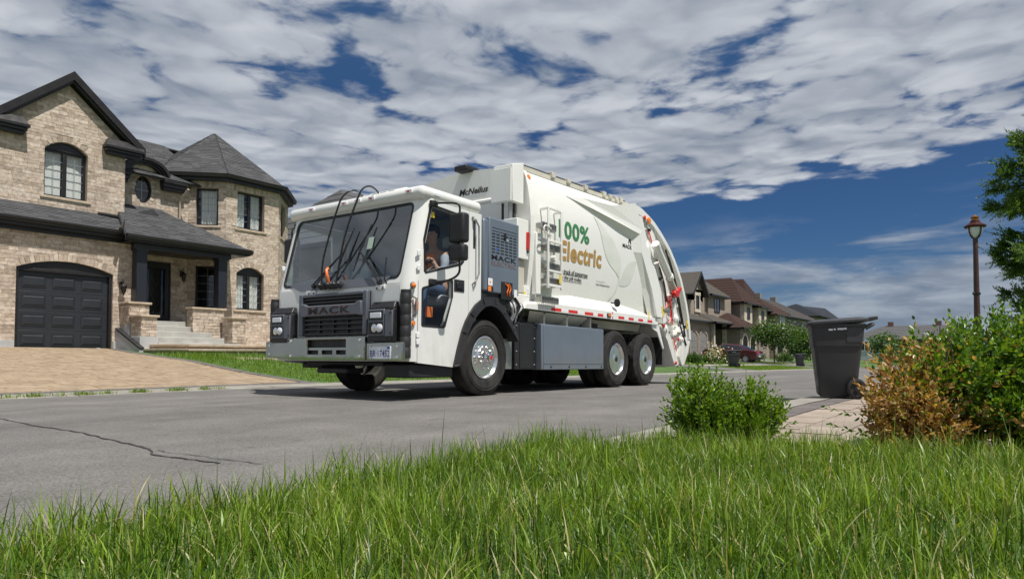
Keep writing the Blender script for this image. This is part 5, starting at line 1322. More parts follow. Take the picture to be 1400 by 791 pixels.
for i, (a, b_) in enumerate(((9.085, 9.385), (9.615, 9.91), (10.155, 10.45), (10.62, 10.82), (11.42, 11.66), (11.85, 12.07), (12.28, 12.50), (12.71, 12.94))):
    MB().box(a, b_, NY - .0145, NY - .0125, 1.272, 1.322).build('reflective_strip', MT['redtape'], skn)
    c2 = (9.612, 10.15, 10.617, 10.95, 11.847, 12.277, 12.707, 13.1)[i]
    MB().box(b_ + .004, c2 - .004, NY - .0143, NY - .0125, 1.272, 1.322).build('reflective_strip', MT['paperwhite'], skn)
MB().box(10.96, 11.11, NY - .03, NY - .0125, 1.28, 1.35).build('side_marker', MT['black'], skn, bevel=.01); MB().box(10.98, 11.09, NY - .038, NY - .0305, 1.295, 1.335).build('side_marker_lens', MT['orange'], skn, bevel=.006)
for z in (1.26, 1.345): MB().box(11.17, 11.20, NY - .0145, NY - .0125, z, z + .045).build('reflective_strip', MT['redtape'], skn)
MB().box(12.755, 12.80, NY - .0145, NY - .0125, 1.34, 1.5).build('caution_label', MT['yellow'], skn)
MB().tube([(11.30, 5.80, 1.56), (11.30, 5.70, 1.55)], .012, 6).lathe((11.33, 5.685, 1.56), (-.2, -1, 0), [(-.02, .075), (.01, .075), (.016, .001)], 18).build('work_light', MT['black'], body, smooth=True)
# subframe under the body
MB().xz([(8.32, 1.255), (13.1, 1.245), (13.0, 1.10), (11.1, 1.10), (10.7, 1.02), (8.9, 1.02), (8.5, 1.16)], 6.05, 8.0).build('subframe', MT['beige'], truck)
MB().hexa([(8.6, 5.80, 1.22), (10.4, 5.80, 1.22), (10.4, 6.05, 1.02), (8.9, 6.05, 1.02)], [(8.6, 5.80, 1.245), (10.4, 5.80, 1.245), (10.4, 6.05, 1.05), (8.9, 6.05, 1.05)]).build('subframe_gusset', MT['beige'], truck)
for x in (9.0, 9.7, 10.5): MB().box(x, x + .05, 5.8, 6.05, 1.05, 1.24).build('outrigger', MT['beige'], truck)
for y0, y1 in ((5.745, 5.77), (8.29, 8.315)):
    MB().xz([(13.0, 1.244), (13.32, 1.30), (13.62, .78), (13.58, .75), (13.28, 1.10), (13.05, 1.16)], y0, y1).build('rear_fender', MT['white'], truck)
MB().box(13.60, 13.62, 5.78, 6.4, .42, 1.0).build('mud_flap', MT['dark'], truck)
# upper side frame: overhanging top band and rear pillar
out_ = [(9.70, 3.235), (10.2, 3.30), (11.2, 3.345), (12.08, 3.555), (12.40, 3.08), (12.80, 2.55), (13.24, 1.95), (13.34, 1.40), (13.10, 1.40), (12.83, 1.95), (12.35, 2.62), (12.27, 2.98), (11.5, 3.055), (10.6, 3.15)]
def band(y, s_):
    m = MB(); pts_o = []
    for x, z in out_:
        t = min(1, max(0, (x - 9.70) / 2.2)); base = bside(x, min(z, 3.40)).y if s_ > 0 else 2 * CYT - bside(x, min(z, 3.40)).y
        yo = base + (y - base) * t; pts_o.append((x, yo, z))
    pin = [(x, y + .22 * s_, z) for x, z in out_]
    m.hexa([Vector(p) for p in pts_o], [Vector(p) for p in pin])
    return m
bd = band(5.665, 1).build('body_frame', MT['white'], body); band(8.395, -1).build('body_frame', MT['white'], body)
MB().add([(12.27, 5.667, 2.98), (12.35, 5.667, 2.62), (12.83, 5.70, 1.95), (13.10, 5.72, 1.40), (12.93, 5.80, 1.40), (12.60, 5.79, 1.95), (12.1, 5.77, 2.62), (12.02, 5.78, 2.90)], [(0, 1, 6, 7), (1, 2, 5, 6), (2, 3, 4, 5)]).build('pillar_chamfer', MT['white'], body)
MB().add([tuple(bside(9.70, 3.235, .002)), (12.27, 5.669, 2.98), tuple(bside(12.04, 2.84, .002)), tuple(bside(10.9, 3.06, .002))], [(0, 1, 2, 3)]).build('frame_underside', MT['white'], body, fix=False)
tp = MB(); tp.hexa([(8.63, 5.93, 3.43), (12.3, 5.93, 3.56), (12.3, 6.03, 3.56), (8.63, 6.03, 3.43)], [(8.63, 5.93, 3.50), (12.3, 5.93, 3.63), (12.3, 6.03, 3.63), (8.63, 6.03, 3.50)])
tp.build('roof_rail', MT['beige'], body)
MB().tube([(8.7, 5.98, 3.52), (10.4, 5.98, 3.585), (12.2, 5.98, 3.65)], .025, 8).build('roof_hose', MT['dark'], body)
for x in (9.4, 9.9, 10.5, 11.2, 11.45, 11.7, 11.9): MB().box(x, x + .12, 5.90, 6.06, 3.47 + .035 * (x - 8.63), 3.53 + .035 * (x - 8.63) + .03 * random.random()).build('hose_clamp', MT['beige'], body, bevel=.006)
# ladder
ld = MB(); LY = 5.60
for x in (8.84, 9.23): ld.box(x - .017, x + .017, LY, LY + .03, 1.60, 2.87)
ld.box(8.862, 9.208, LY, LY + .03, 2.83, 2.87).box(8.862, 9.208, LY, LY + .03, 1.63, 1.67).box(8.862, 9.208, LY + .001, LY + .03, 1.86, 1.89).box(8.862, 9.208, LY + .001, LY + .03, 2.32, 2.36)
lad = ld.build('ladder', MT['white'], body, bevel=.006)
for z, x0, x1 in ((2.56, 8.70, 9.10), (2.24, 8.86, 9.21), (1.95, 8.86, 9.21), (1.72, 8.86, 9.21), (1.42, 8.70, 9.18)):
    st_ = MB(); nx = 9
    for k in range(nx + 1): st_.box(x0 + (x1 - x0) * k / nx - .006, x0 + (x1 - x0) * k / nx + .006, LY + .031, LY + .16, z - .035, z + .04)
    st_.box(x0, x1, LY + .0305, LY + .045, z + .041, z + .055).box(x0, x1, LY + .0305, LY + .045, z - .05, z - .036).box(x0, x1, LY + .05, LY + .055, z - .034, z + .04)
    st_.build('ladder_step', MT['steel'], lad)
for z in (2.84, 2.3, 1.66): 
    for x in (8.84, 9.23): MB().box(x - .015, x + .015, LY + .031, 5.80, z - .015, z + .015).build('ladder_bracket', MT['white'], lad)
MB().tube(smoothpts([(8.90, LY, 2.42), (8.70, LY - .02, 2.44), (8.66, LY - .02, 2.50), (8.72, LY - .02, 2.55), (8.9, LY, 2.53)]), .012, 6).build('ladder_loop', MT['white'], lad, smooth=True)
MB().box(9.14, 9.19, LY - .006, LY - .001, 1.70, 1.84).build('caution_label', MT['yellow'], lad)
MB().lathe((9.02, LY - .02, 2.08), (0, 1, 0), [(0, .05), (.08, .05), (.085, .02)], 12).build('ladder_lock', MT['white'], lad, smooth=True)
MB().box(8.66, 8.80, 5.72, 5.80, 1.50, 2.45).build('side_hatch', MT['white'], body, bevel=.01)
MB().box(8.46, 8.60, 5.80, 5.845, 1.36, 1.62).build('label_panel', MT['white'], body, bevel=.006)
MB().box(8.45, 8.50, 5.795, 5.80, 1.40, 1.52).build('caution_label', MT['yellow'], body)
for k in range(4): MB().box(8.53, 8.59, 5.796, 5.80, 1.40 + k * .05, 1.435 + k * .05).build('small_label', MT['paperwhite'] if k % 2 else MT['plate'], body)
# lettering and leaf on the side
BL = lambda x0, w, z0, h, off=.006: (lambda u, v: bside(x0 + w * u, zl(x0 + w * u, z0 + h * v), off))
lettering('100%', BL(9.37, 1.01, 2.465, .30), MT['green_text'], 'lettering', body, .03, 0, 1.06)
lettering('Electric', BL(9.42, 1.42, 2.10, .33), MT['gold_text'], 'lettering', body, .036, 0, 1.07)
lettering('The truck of tomorrow', BL(9.38, 1.0, 1.89, .085), MT['black_text'], 'lettering', body, .012, 0, .95)
lettering('on the job today.', BL(9.47, .72, 1.785, .085), MT['black_text'], 'lettering', body, .012, 0, .95)
for x0, x1, z in ((9.38, 10.38, 1.882), (9.47, 10.19, 1.777)):
    MB().quad(*[bside(x, zl(x, z + d), .006) for x, d in ((x0, 0), (x1, 0), (x1, .009), (x0, .009))]).build('underline', MT['black_text'], body, fix=False)
lettering('The question of', BL(10.70, .34, 1.855, .03), MT['grey_text'], 'small_print', body)
lettering('Next Release Page', BL(10.70, .52, 1.79, .038), MT['black_text'], 'small_print', body, .02)
def leafshape(pts, nm):
    P_ = [Vector((x, z, 0)) for x, z in pts]; Q = [(p.x, p.y) for p in smoothpts([p for p in P_] + [P_[0]], 6)[:-1]]
    bm = bmesh.new(); vs = [bm.verts.new((x, 0, z)) for x, z in Q]; es = [bm.edges.new((vs[i], vs[(i + 1) % len(vs)])) for i in range(len(vs))]
    bmesh.ops.triangle_fill(bm, edges=es, use_beauty=True); bmesh.ops.subdivide_edges(bm, edges=bm.edges[:], cuts=2, use_grid_fill=True)
    bm.verts.index_update()
    m = MB().add([bside(v.co.x, zl(v.co.x, v.co.z), .005) for v in bm.verts], [tuple(v.index for v in f.verts) for f in bm.faces]); bm.free()
    return m.build(nm, MT['leaf_print'], body, fix=False)
leafshape([(10.58, 3.02), (10.95, 2.86), (11.30, 2.66), (11.52, 2.45), (11.62, 2.25), (11.56, 2.02), (11.40, 2.10), (11.15, 2.22), (10.98, 2.38), (10.86, 2.6), (10.76, 2.82)], 'leaf_graphic')
leafshape([(11.60, 1.86), (11.66, 2.02), (11.80, 2.22), (12.0, 2.34), (12.28, 2.385), (12.20, 2.18), (12.08, 1.97), (11.9, 1.88), (11.75, 1.86)], 'leaf_graphic')
leafshape([(11.56, 2.04), (11.60, 1.95), (11.52, 1.78), (11.36, 1.62), (11.24, 1.56), (11.22, 1.585), (11.35, 1.66), (11.48, 1.80), (11.545, 1.95)], 'leaf_graphic')
lettering('MACK', BL(11.68, .40, 2.60, .075), MT['black_text'], 'lettering', body, .03, 0, 1.1)
MB().quad(*[bside(x, zl(x, z), .006) for x, z in ((11.93, 2.70), (11.955, 2.70), (11.965, 2.745), (12.0, 2.745), (12.01, 2.70), (12.05, 2.70), (12.04, 2.78), (12.03, 2.82), (12.035, 2.845), (12.0, 2.86), (11.97, 2.84), (11.975, 2.80), (11.945, 2.77))]).build('dog_emblem', MT['black_text'], body, fix=False)

# ---- tailgate
TG = [(12.10, 3.55), (12.45, 3.52), (12.75, 3.45), (13.07, 3.35), (13.40, 3.20), (13.66, 3.06), (13.92, 2.90), (14.14, 2.72), (14.33, 2.54), (14.53, 2.33), (14.70, 2.06), (14.86, 1.78), (14.98, 1.48), (15.06, 1.20), (15.08, .98), (14.95, .72), (14.70, .42), (14.56, .38), (14.40, .42), (14.16, .37), (13.96, .65), (13.76, .92), (13.42, 1.22), (13.30, 1.55), (13.26, 1.95), (12.82, 2.55), (12.42, 3.08)]
tg = MB()
tg.xz(TG[1:26], 5.93, 8.13)
tail = tg.build('tailgate', MT['white'], truck)
def rib(poly, y0=5.73, y1=5.93, m='white', nm='tailgate_rib', bevel=.006):
    return MB().xz(poly, y0, y1).build(nm, MT[m], tail, bevel=bevel)
for y0, y1 in ((5.70, 5.93), (8.13, 8.36)):
    oc = TG[0:15]; ctr = Vector((12.6, 1.4)); ic = []
    for x, z in oc:
        d = (ctr - Vector((x, z))).normalized() * (.115 if x > 12.6 else .16); ic.append((x + d.x, z + d.y))
    m = MB()
    for i in range(len(oc) - 1): m.hexa([(x, y0, z) for x, z in (oc[i], oc[i + 1], ic[i + 1], ic[i])], [(x, y1, z) for x, z in (oc[i], oc[i + 1], ic[i + 1], ic[i])])
    m.build('tailgate_arch', MT['white'], tail, bevel=.008)
rib([(12.28, 3.36), (12.46, 3.36), (12.62, 3.05), (12.98, 2.55), (13.40, 1.95), (13.50, 1.45), (13.36, 1.38), (13.30, 1.90), (12.85, 2.52), (12.44, 3.06)], 5.70)
rib([(12.62, 3.40), (13.02, 3.28), (13.20, 3.02), (13.05, 2.90), (12.80, 3.08)], 5.74)
rib([(13.20, 3.16), (13.60, 2.95), (13.78, 2.72), (13.62, 2.66), (13.38, 2.92), (13.18, 3.02)], 5.78)
rib([(13.70, 2.70), (13.98, 2.50), (14.22, 2.15), (14.12, 2.10), (13.86, 2.42), (13.68, 2.58)], 5.74)
rib([(13.20, 2.50), (13.34, 2.58), (13.72, 1.98), (13.78, 1.62), (13.62, 1.60), (13.56, 1.92)], 5.73)
rib([(13.95, 1.92), (14.12, 1.95), (14.34, 1.52), (14.30, 1.36), (14.14, 1.42)], 5.72)
rib([(13.42, 1.22), (13.70, 1.28), (14.05, .90), (14.30, .55), (14.40, .43), (14.16, .38), (13.96, .66), (13.76, .93)], 5.72)
rib([(14.40, .60), (14.52, 1.00), (14.74, 1.32), (14.86, 1.18), (14.88, .98), (15.07, .98), (14.94, .72), (14.70, .43), (14.56, .40)], 5.715)
rib([(13.62, 1.50), (14.0, 1.56), (14.55, 1.42), (14.52, 1.30), (14.0, 1.40), (13.70, 1.30)], 5.76)
rib([(13.35, 2.55), (13.6, 2.62), (14.05, 2.15), (14.25, 1.60), (14.05, 1.58), (13.85, 2.05)], 5.80)
rib([(13.10, 2.98), (13.30, 3.02), (13.52, 2.80), (13.35, 2.66), (13.16, 2.80)], 5.74)
rib([(14.10, 2.25), (14.30, 2.05), (14.52, 1.60), (14.40, 1.56), (14.2, 1.95)], 5.75, m='beige')
rib([(12.85, 3.12), (13.05, 3.12), (13.15, 2.98), (12.98, 2.86)], 5.80, m='dark')
rib([(14.08, .95), (14.28, .98), (14.42, .62), (14.34, .55)], 5.80, m='beige')
# ejection cylinder, red valve and lines, black rods
MB().tube([(12.92, 5.62, 2.86), (13.62, 5.62, 2.28)], .078, 16).tube([(13.60, 5.62, 2.297), (13.66, 5.62, 2.247)], .092, 16).tube([(12.90, 5.62, 2.877), (12.97, 5.62, 2.82)], .09, 16).build('cylinder', MT['white'], tail, smooth=True)
MB().tube([(13.62, 5.62, 2.28), (13.98, 5.62, 1.98)], .055, 14).build('cylinder_barrel', MT['beige'], tail, smooth=True)
MB().tube([(13.95, 5.62, 2.0), (14.08, 5.62, 1.90)], .035, 10).build('cylinder_rod', MT['alu'], tail, smooth=True)
rv = MB().xz([(13.78, 1.95), (13.84, 2.01), (13.98, 2.03), (14.08, 2.10), (14.17, 2.11), (14.14, 2.02), (14.05, 1.96), (14.0, 1.88), (13.91, 1.86), (13.82, 1.89)], 5.555, 5.66).build('lift_hook', MT['red'], tail, bevel=.015)
for pts in ([(13.80, 5.68, 1.90), (13.78, 5.66, 1.70), (13.84, 5.66, 1.45), (13.72, 5.68, 1.30)], [(13.66, 5.70, 1.88), (13.70, 5.68, 1.72), (13.62, 5.70, 1.62)], [(13.84, 5.68, 1.48), (13.95, 5.70, 1.38)]):
    MB().tube(smoothpts(pts), .017, 8).build('safety_line', MT['red'], tail, smooth=True)
for pts in ([(13.62, 5.70, 2.86), (13.98, 5.69, 2.35), (14.30, 5.69, 1.72), (14.60, 5.70, 1.22)], [(13.78, 5.70, 2.72), (14.10, 5.69, 2.28), (14.42, 5.69, 1.66), (14.72, 5.70, 1.05)], [(13.30, 5.70, 2.45), (13.55, 5.70, 2.10), (13.66, 5.70, 1.75)], [(14.36, 5.71, 1.45), (14.55, 5.70, 1.12), (14.78, 5.70, .86)]):
    MB().tube(smoothpts(pts), .018, 6).build('hydraulic_hose', MT['dark'], tail, smooth=True)
for c, r_ in (((14.22, 1.42), .10), ((13.62, 1.18), .09), ((12.62, 3.28), .05), ((14.50, .98), .07)):
    MB().lathe((c[0], 5.74, c[1]), (0, -1, 0), [(0, r_), (.05, r_ * .95), (.06, r_ * .6), (.08, r_ * .5), (.081, .001)], 18).build('pivot_pin', MT['white'] if r_ > .06 else MT['steel'], tail, smooth=True)
rr = random.Random(9)
for k in range(44):
    x, z = rr.choice(((13.55, 1.15), (13.9, 1.75), (14.1, 1.3), (14.6, 1.3), (13.75, 1.08), (14.25, .95), (14.45, 1.15), (14.35, 1.75), (13.45, 2.15), (12.7, 3.2))); x += rr.uniform(-.13, .13); z += rr.uniform(-.12, .12); s_ = rr.uniform(.02, .06)
    MB().box(x, x + s_, 5.69, 5.74, z, z + s_ * rr.uniform(.5, 1.6)).build('fitting', MT[rr.choice(('white', 'steel', 'beige', 'dark'))], tail, bevel=.006)
for a, b_, w in (((12.76, 3.12), (12.94, 2.88), .045), ((13.86, 1.55), (14.0, 1.30), .045), ((14.02, 1.0), (14.2, .72), .045), ((13.30, 2.62), (13.38, 2.50), .04)):
    d = (Vector(b_) - Vector(a)).normalized(); q = Vector((-d.y, d.x)) * w / 2
    MB().xz([tuple(Vector(a) + q), tuple(Vector(b_) + q), tuple(Vector(b_) - q), tuple(Vector(a) - q)], 5.695, 5.70).build('reflective_strip', MT['redtape'], tail)
for x, z in ((13.46, 1.42), (13.38, 1.52), (13.86, 1.62), (14.80, 1.30), (14.82, 1.22)):
    MB().box(x, x + .06, 5.69, 5.699, z, z + .12).build('caution_label', MT['yellow'], tail)
for x, z in ((12.55, 3.36), (13.50, 1.24), (14.28, .98), (14.15, .46)): MB().lathe((x, 5.70, z), (0, -1, 0), [(0, .04), (.025, .035), (.03, .001)], 12).build('tail_marker', MT['redtape'], tail, smooth=True)
MB().lathe((12.72, 5.70, 3.32), (0, -1, 0), [(0, .07), (.04, .065), (.05, .001)], 16).build('beacon', MT['orange'], tail, smooth=True)
MB().box(13.45, 13.58, 5.69, 5.705, 1.30, 1.40).build('data_plate', MT['plate'], tail)
# ------------------------------------------------------------------ houses further along and behind
class House:
    def __init__(s, loc, label, wallc, roofm, group=None):
        s.root = thing('house', loc, label, 'house', group); s.w = wallc; s.r = roofm
    def box(s, *a, nm='wall', m=None): return MB().box(*a).build(nm, m or s.w, s.root)
    def hip(s, x0, x1, y0, y1, ze, zr, ridge, ov=.45, nm='roof', lip=.16):
        """ridge: ((x,y),(x,y)) at zr"""
        x0 -= ov; x1 += ov; y0 -= ov; y1 += ov; (ra, rb) = [(*p, zr) for p in ridge]
        c = [(x0, y0, ze), (x1, y0, ze), (x1, y1, ze), (x0, y1, ze)]; m = MB()
        if abs(ra[0] - rb[0]) >= abs(ra[1] - rb[1]) and ra != rb:
            if ra[0] > rb[0]: ra, rb = rb, ra
            fs = [[c[0], c[1], rb, ra], [c[1], c[2], rb], [c[2], c[3], ra, rb], [c[3], c[0], ra]]
        else:
            if ra[1] > rb[1]: ra, rb = rb, ra
            fs = [[c[0], c[1], ra], [c[1], c[2], rb, ra], [c[2], c[3], rb], [c[3], c[0], ra, rb]]
        for f in fs: m.quad(*f)
        m.quad(*c[::-1]); o = m.build(nm, s.r, s.root)
        g = MB()
        for a, b in ((c[0], c[1]), (c[1], c[2]), (c[2], c[3]), (c[3], c[0])):
            ax, bx = sorted((a[0], b[0])); ay, by = sorted((a[1], b[1])); g.box(ax - .06, bx + .06, ay - .06, by + .06, ze - lip, ze - .003)
        g.build('eaves', MT['trim'], s.root)
        # shingle courses: thin raised butts across every slope
        k = MB()
        for f in fs:
            P_ = [Vector(p) for p in f]; a, b = P_[0], P_[1]; n_ = (b - a).cross(P_[2] - a).normalized(); n_ = n_ if n_.z > 0 else -n_
            ap = P_[2] if len(P_) == 3 else None; N_ = 9
            for i in range(1, N_):
                t = i / N_
                l = a.lerp(P_[3] if len(P_) == 4 else ap, t); r_ = b.lerp(P_[2], t); dn = (a - l).normalized() * .10
                k.quad(l + n_ * .03, r_ + n_ * .03, r_ + n_ * .004 + (b - r_).normalized() * .02, l + n_ * .004 + (a - l).normalized() * .02)
        k.build('shingle_courses', s.r, o, kind='stuff')
        return o
    def gable(s, x0, x1, y0, y1, ze, zr, ov=.4, wallz=None):
        """ridge along Y, gable face at y0"""
        cx = (x0 + x1) / 2; sl_ = (zr - ze) / ((x1 - x0) / 2); e = ze - ov * sl_
        for a in (-1, 1):
            xe = x0 - ov if a < 0 else x1 + ov
            MB().hexa([(cx, y0 - ov, zr - .12), (xe, y0 - ov, e - .12), (xe, y1, e - .12), (cx, y1, zr - .12)], [(cx, y0 - ov, zr), (xe, y0 - ov, e), (xe, y1, e), (cx, y1, zr)]).build('roof', s.r, s.root)
            MB().hexa([(cx, y0 - ov - .04, zr - .3), (xe, y0 - ov - .04, e - .3), (xe, y0 - ov - .002, e - .3), (cx, y0 - ov - .002, zr - .3)], [(cx, y0 - ov - .04, zr + .02), (xe, y0 - ov - .04, e + .02), (xe, y0 - ov - .002, e + .02), (cx, y0 - ov - .002, zr + .02)]).build('rake_board', MT['trim'], s.root)
        MB().xz([(x0, ze - 1.0), (x1, ze - 1.0), (x1, ze), (cx, zr - .13), (x0, ze)], y0, y0 + .3).build('wall', s.w, s.root)
    def win(s, x0, x1, y, z0, z1, axis='y', arch=0, quoin=None, frame=None, grid_=True):
        """window in a wall facing -Y at y (or facing -X at x=y when axis='x': x0,x1 are then Y)"""
        f = (lambda u, d, z: (u, y - d, z)) if axis == 'y' else (lambda u, d, z: (y - d, u, z))
        def bar(m, a, b, lo, hi, d0, d1): m.hexa([f(a, d0, lo), f(b, d0, lo), f(b, d1, lo), f(a, d1, lo)], [f(a, d0, hi), f(b, d0, hi), f(b, d1, hi), f(a, d1, hi)])
        if quoin:
            m = MB(); w = .32
            for i, z in enumerate(np.arange(z0 - .25, z1 + .3, .3)):
                e = w if i % 2 else w * .7
                bar(m, x0 - e, x0 - .01, z, z + .28, .004, .07); bar(m, x1 + .01, x1 + e, z, z + .28, .004, .07)
            bar(m, x0 - w, x1 + w, z1 + .02, z1 + .3, .004, .08); bar(m, x0 - w, x1 + w, z0 - .3, z0 - .02, .004, .09)
            m.build('window_surround', quoin, s.root)
        m = MB(); t = .09
        bar(m, x0, x0 + t, z0, z1, .002, .05); bar(m, x1 - t, x1, z0, z1, .002, .05); bar(m, x0 + t, x1 - t, z0, z0 + t, .002, .05); bar(m, x0 + t, x1 - t, z1 - t, z1, .002, .05)
        if grid_: bar(m, (x0 + x1) / 2 - .04, (x0 + x1) / 2 + .04, z0 + t, z1 - t, .002, .045)
        w_ = m.build('window', frame or MT['winframe'], s.root)
        MB().quad(f(x0 + t, .012, z0 + t), f(x1 - t, .012, z0 + t), f(x1 - t, .012, z1 - t), f(x0 + t, .012, z1 - t)).build('pane', MT['carglass'], w_, fix=False)
    def garage(s, x0, x1, y, z0, z1, arch=.3, m=None, sur=None):
        k = 8; top = [(x0 + (x1 - x0) * i / k, z1 + arch * (1 - (2 * i / k - 1) ** 2)) for i in range(k + 1)]
        g = MB().xz([(x0, z0), (x1, z0)] + top[::-1], y - .02, y - .004).build('garage_door', m or MT['trim'], s.root)
        for i in range(4):
            for j in range(3):
                a = x0 + .1 + (x1 - x0 - .2) * j / 3; b = a + (x1 - x0 - .2) / 3 - .08; z = z0 + .1 + (z1 - z0 - .1) * i / 4
                MB().box(a, b, y - .035, y - .021, z, z + (z1 - z0) / 4 - .12).build('raised_panel', m or MT['trim'], g)
        q = MB()
        for i in range(k):
            (a, b), (c, d) = top[i], top[i + 1]; q.hexa([(a, y - .07, b), (c, y - .07, d), (c, y - .003, d), (a, y - .003, b)], [(a, y - .07, b + .28), (c, y - .07, d + .28), (c, y - .003, d + .28), (a, y - .003, b + .28)])
        q.box(x0 - .25, x0 - .01, y - .07, y - .003, z0, z1).box(x1 + .01, x1 + .25, y - .07, y - .003, z0, z1)
        q.build('door_surround', sur or MT['capstone'], s.root)
def brickwall(name, c1, c2, mortar, bw=.28, bh=.11):
    m, t, b = newmat(name); g = nn(t, 'ShaderNodeNewGeometry'); sp = nn(t, 'ShaderNodeSeparateXYZ'); t.links.new(g.outputs['Position'], sp.inputs[0])
    ad = nn(t, 'ShaderNodeMath', operation='ADD'); t.links.new(sp.outputs[0], ad.inputs[0]); t.links.new(sp.outputs[1], ad.inputs[1])
    cb = nn(t, 'ShaderNodeCombineXYZ'); t.links.new(ad.outputs[0], cb.inputs[0]); t.links.new(sp.outputs[2], cb.inputs[1])
    br = nn(t, 'ShaderNodeTexBrick'); t.links.new(cb.outputs[0], br.inputs['Vector']); br.inputs['Scale'].default_value = 1
    br.inputs['Brick Width'].default_value = bw; br.inputs['Row Height'].default_value = bh; br.inputs['Mortar Size'].default_value = .008
    br.inputs['Color1'].default_value = (*c1, 1); br.inputs['Color2'].default_value = (*c2, 1); br.inputs['Mortar'].default_value = (*mortar, 1)
    t.links.new(br.outputs[0], b.inputs['Base Color']); b.inputs['Roughness'].default_value = .9
    return m
MT['brick_tan'] = brickwall('tan brick', (.33, .275, .225), (.26, .21, .17), (.24, .20, .17))
MT['brick_taupe'] = brickwall('taupe brick', (.26, .215, .18), (.21, .175, .15), (.20, .17, .15))
MT['brick_grey'] = brickwall('grey brick', (.25, .235, .22), (.20, .19, .18), (.19, .18, .17))
MT['brick_red'] = brickwall('red brick', (.22, .11, .085), (.17, .085, .07), (.2, .16, .14))
MT['shingle_grey'] = palette_mat('grey shingle far', [(.075, .075, .08), (.095, .095, .10), (.085, .085, .09)], .93, .4, 60, .12, 5)
MT['shingle_dark'] = palette_mat('dark shingle far', [(.05, .045, .042), (.065, .058, .054), (.055, .05, .046)], .93, .4, 60, .12, 5)
MT['shingle_navy'] = palette_mat('blue black shingle', [(.022, .026, .034), (.03, .034, .044)], .9, .3, 60, .1, 5)
MT['pale_stone'] = mat('pale quoin stone', (.52, .46, .37), .9, var=.18, vscale=3, bump=.3, bscale=20)
MT['sidingpale'] = mat('pale siding', (.42, .46, .52), .7, var=.05)
# neighbour behind the cab: dark hip roof
H = House((24.5, 25, .6), 'neighbouring house mostly hidden behind the truck cab, dark hip roof above it', MT['brick_taupe'], MT['shingle_grey'])
H.box(20.0, 28.5, 22.8, 32, .2, 5.4); H.hip(20.0, 28.5, 22.8, 31.2, 5.5, 8.95, ((23.0, 27.0), (25.5, 27.0)), .6)
H.win(20.8, 22.2, 22.795, 3.2, 4.7); H.win(25.0, 27.0, 22.795, 3.2, 4.7)
# house with grey gable roof
H = House((61, 24, .5), 'stone house with grey gable roof and twin arched garage doors beyond the truck tail', MT['brick_tan'], MT['shingle_taupe'])
H.box(58.7, 71, 22.5, 31, 0, 6.5); H.box(54.6, 60.2, 21.0, 24, -.2, 3.5); H.box(60.2, 66, 21.6, 23, -.2, 1.2)
H.box(58.7, 61.9, 22.2, 22.5, 3.2, 6.52); H.gable(58.7, 61.9, 22.2, 30, 6.5, 8.15, .45)
H.hip(54.6, 60.0, 21.0, 23.6, 3.55, 4.5, ((57, 22.8), (59, 22.8)), .4); H.hip(60.0, 65.4, 20.6, 22.9, 3.55, 4.45, ((61, 22.4), (64.4, 22.4)), .3)
H.box(63.6, 68.4, 22.3, 25.2, .2, 6.3); H.hip(63.6, 68.4, 22.3, 25.2, 6.35, 8.0, ((65.6, 23.7), (66.4, 23.7)), .5)
H.hip(60, 71, 23.2, 30, 6.5, 8.6, ((63, 26.6), (68, 26.6)), .4)
H.win(59.9, 60.75, 22.195, 4.75, 5.95, quoin=MT['pale_stone']); H.win(22.6, 23.8, 63.595, 4.8, 6.0, axis='x'); H.win(65.2, 66.8, 22.295, 4.7, 6.1); H.win(61.2, 62.2, 22.49, .9, 2.8); H.win(63.2, 64.4, 22.45, 1.2, 2.7)
H.garage(55.3, 56.9, 20.995, .10, 2.25, .35, MT['grey_text'], MT['brick_tan']); H.garage(57.5, 59.3, 20.995, .10, 2.25, .35, MT['grey_text'], MT['brick_tan'])
for x in (60.6, 63.9): MB().box(x, x + .35, 20.75, 21.1, .2, 3.4).build('porch_column', MT['pale_stone'], H.root)
MB().box(61.0, 63.9, 20.9, 20.95, 1.0, 1.08).build('porch_rail', MT['trim'], H.root)
# house with brown roofs
H = House((73, 23, .3), 'taupe brick house with steep brown roofs, pale quoined dormer windows and two arched doors', MT['brick_taupe'], MT['shingle_brown'])
H.box(72, 76.5, 21.9, 29, -.3, 6.05); H.box(76.5, 84, 22.4, 29, -.3, 6.05); H.box(64.2, 69.8, 19.5, 23.5, -.4, 3.1)
H.hip(72, 78, 21.9, 29, 6.15, 9.05, ((75, 23.7), (75, 27.2)), .5); H.hip(76.5, 83, 22.6, 29, 6.15, 9.2, ((78.4, 23.4), (78.4, 27)), .4); H.hip(64.2, 70.0, 19.5, 23.5, 3.15, 4.75, ((67.6, 21.8), (68.4, 21.8)), .4)
H.hip(69.6, 76, 20.4, 23, 3.1, 4.2, ((71, 21.9), (75, 21.9)), .3)
for x0, x1, z0, z1 in ((72.1, 74.9, 4.15, 5.95), (77.4, 80.4, 3.9, 5.85)):
    H.box(x0, x1, 21.45, 22.5, 3.0, z1 + .05, m=MT['pale_stone']); H.hip(x0, x1, 21.45, 22.9, z1 + .1, z1 + .85, ((x0 + 1, 22.3), (x1 - 1, 22.3)), .35)
    H.win((x0 + x1) / 2 - .5, (x0 + x1) / 2 + .5, 21.445, z0 + .2, z1 - .35)
H.garage(64.75, 66.3, 19.495, -.05, 2.0, .4, MT['winframe'], MT['pale_stone']); H.garage(67.2, 68.8, 19.495, -.05, 2.0, .4, MT['winframe'], MT['pale_stone'])
H.win(71, 72, 21.89, .9, 2.7); H.win(77, 78.6, 22.39, .9, 2.7, quoin=MT['pale_stone'])
for i in range(5): MB().box(70.0 + i * .02, 73, 18.8 + i * .35, 20.8, -.5, -.15 + i * .17).build('step', MT['concrete'], H.root)
